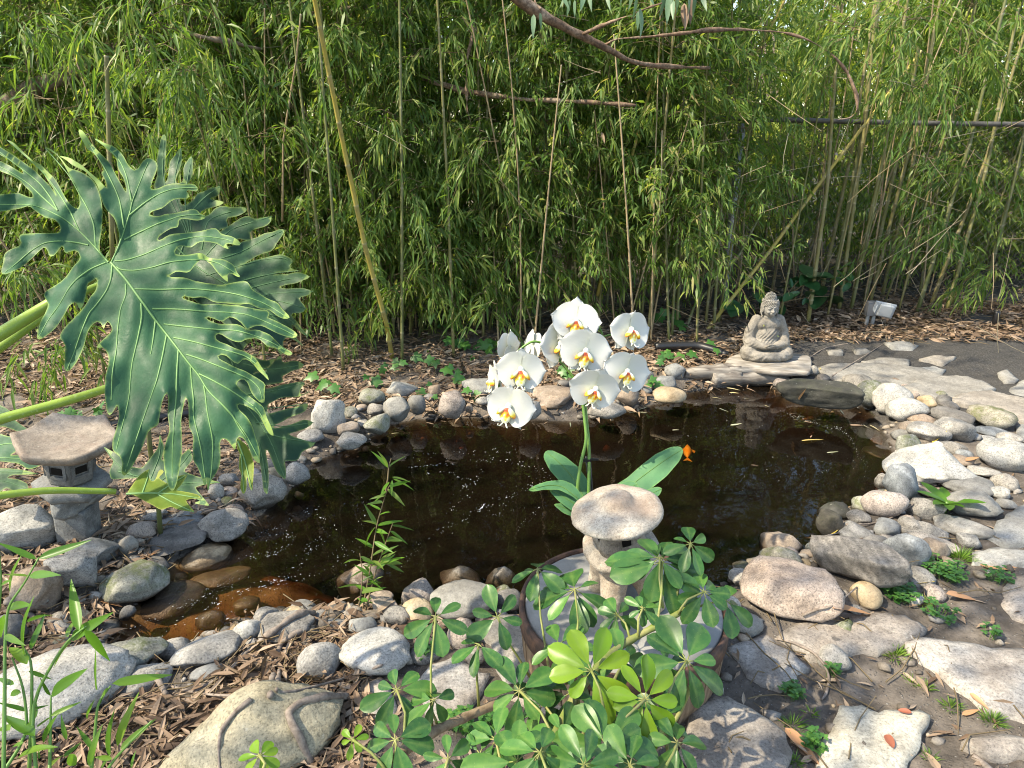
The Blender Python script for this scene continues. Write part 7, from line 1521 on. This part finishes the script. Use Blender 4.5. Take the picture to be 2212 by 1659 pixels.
for a in [('bl', [(750, 800), (1000, 720), (1150, 640), (1300, 560), (1450, 480), (1530, 410)], 70, 1.3, 6), ('bl', [(1000, 890), (1100, 760), (1250, 720), (1400, 590), (1530, 540), (1700, 480), (1850, 460)], 90, 1.9, 6), ('bl', [(1300, 800), (1400, 740), (1500, 640), (1620, 560), (1750, 520), (1850, 400), (1950, 380)], 70, 1.6, 9), ('bl', [(1550, 330), (1700, 310), (1800, 260), (1850, 200), (1780, 180)], 80, 1.3, 6), ('bl', [(1560, 260), (1650, 180), (1780, 120), (1900, 60), (2000, 20)], 70, 1.1, 6), ('bl', [(1900, 330), (2000, 250), (2080, 160), (2020, 60)], 60, 1.3, 9), ('bl', [(1850, 480), (2000, 430), (2200, 260)], 34, 1.2, 10), ('bl', [(1100, 650), (1250, 600), (1380, 540), (1560, 440)], 80, .9, 9),
          ('bm', [(380, 430), (480, 270), (620, 190), (700, 130), (850, 60), (920, 0)], 64, .9, 7), ('bm', [(420, 330), (560, 230), (760, 120), (900, 90), (1100, 30), (1250, -20)], 46, .8, 8), ('bm', [(0, 400), (100, 280), (180, 60), (130, -60)], 50, 1.1, 8), ('bm', [(1150, 160), (1200, 100), (1300, 0)], 30, .8, 5),
          ('mm', [(440, 1372), (600, 1360), (760, 1350)], 46, 1.0, 1.5), ('mm', [(560, 1410), (720, 1408), (780, 1450), (860, 1450), (920, 1400), (860, 1360)], 46, 1.0, 3), ('mm', [(720, 1560), (800, 1500), (870, 1480), (900, 1420)], 30, 1.2, 5), ('mm', [(850, 1330), (1000, 1320), (1200, 1360), (1300, 1400)], 60, .9, 5), ('mm', [(950, 1640), (1050, 1590), (1200, 1500), (1350, 1420)], 90, .9, 10), ('mm', [(450, 1310), (600, 1300), (800, 1280), (950, 1270), (1150, 1275), (1300, 1310)], 70, .8, 6), ('mm', [(700, 1659), (780, 1580), (850, 1520)], 26, 1.3, 4), ('mm', [(890, 1650), (935, 1600)], 40, 1.4, 1.5),
          ('mr', [(700, 1030), (850, 1080), (1050, 1130), (1130, 1200), (1160, 1300), (1250, 1370)], 150, .55, 3), ('mr', [(600, 1300), (800, 1400), (1100, 1300), (1200, 1500)], 70, .5, 40), ('mr', [(100, 1050), (500, 1250), (300, 1500), (800, 1200)], 110, .5, 45), ('mr', [(250, 880), (600, 950), (900, 1000), (1300, 1050)], 60, .6, 22)]: streak(*a)
mb.build('foam', MAT['foam'], None, False, 'stuff')
# leaves afloat
FLT = [one_leaf('floating_leaf', 'litter', .16, .02, s, .1) for s in (4, 5, 6, 7)]; m = leaf_mat('pale_float', [(0, (.30, .32, .20)), (.6, (.46, .44, .30)), (1, (.5, .36, .10))], .1, .5); MAT['pale_float'] = m; FLP = [one_leaf('floating_leaf', 'pale_float', .13, .01, s, .05) for s in (1, 2, 6)]
q = random.Random(8)
def lay(me, ck, x0, y0, x1, y1, label, z=None, group='leaves afloat on the pond', name='floating_leaf', lift=.004):
    a, b_ = crop(ck, x0, y0), crop(ck, x1, y1); A = onz(*a, .004) if z == 'w' else hit(*a, .006)[0]; B_ = onz(*b_, .004) if z == 'w' else hit(*b_, .008)[0]; Lm = math.dist(a, b_) * depth(A) / FPX * 1.15
    if (B_ - A).length > 1.9 * Lm or (z != 'w' and (B_ - A).length > 1.5 * Lm): B_ = A + ((B_ - A).normalized() * .45 + Vector((0, 0, .9 if y1 < y0 - 40 else 0.0))).normalized() * Lm
    o = leaf_to(None, me, A, B_, q.uniform(-.3, .3), (0, 0, 1), name); return tag(o, label, 'leaf', group)
fl2 = [(725, 1030, 800, 1040), (785, 1048, 825, 1052), (755, 1072, 795, 1075), (820, 1082, 875, 1092), (895, 1068, 930, 1073), (905, 990, 980, 1008), (1110, 1105, 1200, 1108), (1195, 1105, 1235, 1125), (330, 870, 420, 885), (455, 870, 515, 895), (285, 1000, 345, 1022), (570, 980, 600, 990), (1130, 985, 1180, 990), (820, 905, 880, 915), (430, 935, 480, 938), (1330, 1140, 1385, 1135), (1340, 1160, 1400, 1170), (1235, 1105, 1300, 1140), (485, 1358, 535, 1362), (1395, 1078, 1420, 1082), (240, 930, 300, 938), (640, 900, 690, 908), (1050, 1010, 1075, 1040), (350, 900, 410, 904)]
for k, a in enumerate(fl2): lay((FLP if k % 3 else FLT)[k % 3], 'mr', *a, 'thin pale fallen leaf floating on the dark water below the statue', 'w')
for k, a in enumerate([(1470, 1090, 1480, 1150), (1960, 990, 1900, 1010), (340, 1160, 390, 1155), (560, 1090, 610, 1100), (650, 1080, 690, 1085), (1160, 1140, 1190, 1130), (1840, 1030, 1890, 1020), (1910, 1025, 1960, 1025), (2115, 1138, 2160, 1136), (1300, 1100, 1330, 1085)]): lay((FLP + FLT)[k % 6], 'mm', *a, 'thin fallen leaf floating near the far shore behind the orchid', 'w')
lay(one_leaf('floating_leaf', 'pale_float', .16, .02, 7, .1), 'mr', 805, 1208, 945, 1192, 'large yellow leaf floating in the open water below the statue reflection', 'w')
lay(FLT[2], 'mr', 862, 1185, 885, 1150, 'curled brown leaf standing up beside the large yellow floating leaf', 'w'); lay(FLP[1], 'mr', 355, 1108, 430, 1095, 'yellow leaf floating left of the statue reflection', 'w'); lay(FLP[0], 'mr', 965, 1282, 1040, 1272, 'pale green leaf floating in the middle of the pond', 'w')
m = leaf_mat('red_leaf', [(0, (.26, .08, .045)), (1, (.32, .12, .07))], .15, .6); MAT['red_leaf'] = m; m = leaf_mat('orange_leaf', [(0, (.42, .22, .11)), (1, (.5, .28, .15))], .15, .6); MAT['orange_leaf'] = m; m = leaf_mat('yellow_leaf', [(0, (.5, .36, .05)), (1, (.55, .42, .1))], .15, .6); MAT['yellow_leaf'] = m
RL, OL, YL = one_leaf('fallen_leaf', 'red_leaf', .5, .05, 1, .2, 'oval'), one_leaf('fallen_leaf', 'orange_leaf', .26, .08, 2, .2), one_leaf('fallen_leaf', 'yellow_leaf', .3, .1, 3, .2)
FG = 'single fallen leaves on stones and soil'
for me, ck, x0, y0, x1, y1, lab, li in [(RL, 'br', 1500, 1322, 1415, 1310, 'red leaf near the top of the cream flagstone', .03), (RL, 'br', 1340, 1460, 1385, 1545, 'reddish curled leaf in the middle of the cream flagstone', .03), (OL, 'br', 700, 1420, 930, 1640, 'long orange leaf left of the cream flagstone', .02), (OL, 'br', 1820, 1335, 1930, 1300, 'orange leaf beside the wedge shaped flagstone', .015), (OL, 'br', 1870, 1190, 1990, 1290, 'brown leaf against the edge of the wedge shaped flagstone', .015), (YL, 'br', 1505, 490, 1635, 475, 'yellowish leaf lying on the weeds', .03), (OL, 'br', 1000, 650, 1260, 680, 'long reddish leaf below the tan cracked cobble', .02),
   (YL, 'mr', 1630, 1210, 1715, 1145, 'yellow leaf lying on the oval grey boulder', .085), (YL, 'br', 990, 180, 1045, 160, 'yellow leaf on the wet dark slab', .07), (OL, 'mr', 1840, 1335, 1940, 1300, 'brown leaf right of the small blue-grey stone', .03), (OL, 'mr', 790, 945, 830, 870, 'curled tan leaf standing against the dark ledge rock', .02), (YL, 'mr', 920, 760, 935, 745, 'small yellow leaf at the tip of the long grey flagstone', .03), (OL, 'br', 1710, 560, 1920, 600, 'long dry leaf on bare soil at the right', .015), (OL, 'br', 1930, 385, 2200, 385, 'long pale leaf below the narrow flagstone', .02), (OL, 'bl', 770, 380, 995, 290, 'large pale dry leaf resting above the mossy based rock', .05), (OL, 'bl', 590, 590, 775, 615, 'oval tan dry leaf below the mossy based rock', .04)]: lay(me, ck, x0, y0, x1, y1, lab, None, FG, 'fallen_leaf', li)
# the fish
m = NT('koi'); c = m.ramp(m.noise(18, 3), [(.4, (.85, .34, .02)), (.65, (.92, .60, .12))]); MAT['koi'] = m.fin(c, .35, .5)
fp = onz(*crop('mr', 85, 1270), -.060); K = empty('koi_fish', tuple(fp), 'orange koi just under the surface right of the big orchid leaf', 'fish'); K.rotation_euler = (0, 0, 1.35); K.scale = (.95, .8, .8)
v, f = ico(3); s = (v[:, 0] + 1) / 2; w = np.sin(np.pi * np.clip(s, 0, 1) ** .75) ** .9 * .8 + .12; bv = np.column_stack([v[:, 0] * .085, v[:, 1] * .024 * (w + .2), v[:, 2] * .022 * (w + .2)]); b = MB(); b.add(bv, f); b.build('body', MAT['koi'], K)
for nme, vs in (('tail_fin', [(-.08, 0, 0), (-.13, .028, .002), (-.115, 0, 0), (-.13, -.028, .002)]), ('side_fin', [(.03, .02, 0), (.02, .05, -.006), (-.005, .045, -.006), (.005, .02, 0)]), ('side_fin', [(.03, -.02, 0), (.005, -.02, 0), (-.005, -.045, -.006), (.02, -.05, -.006)])):
    b = MB(); b.add(vs + [(x, y, z - .002) for x, y, z in vs], [(0, 1, 2, 3), (7, 6, 5, 4), (0, 4, 5, 1), (1, 5, 6, 2), (2, 6, 7, 3), (3, 7, 4, 0)]); b.build(nme, MAT['koi'], K, False)
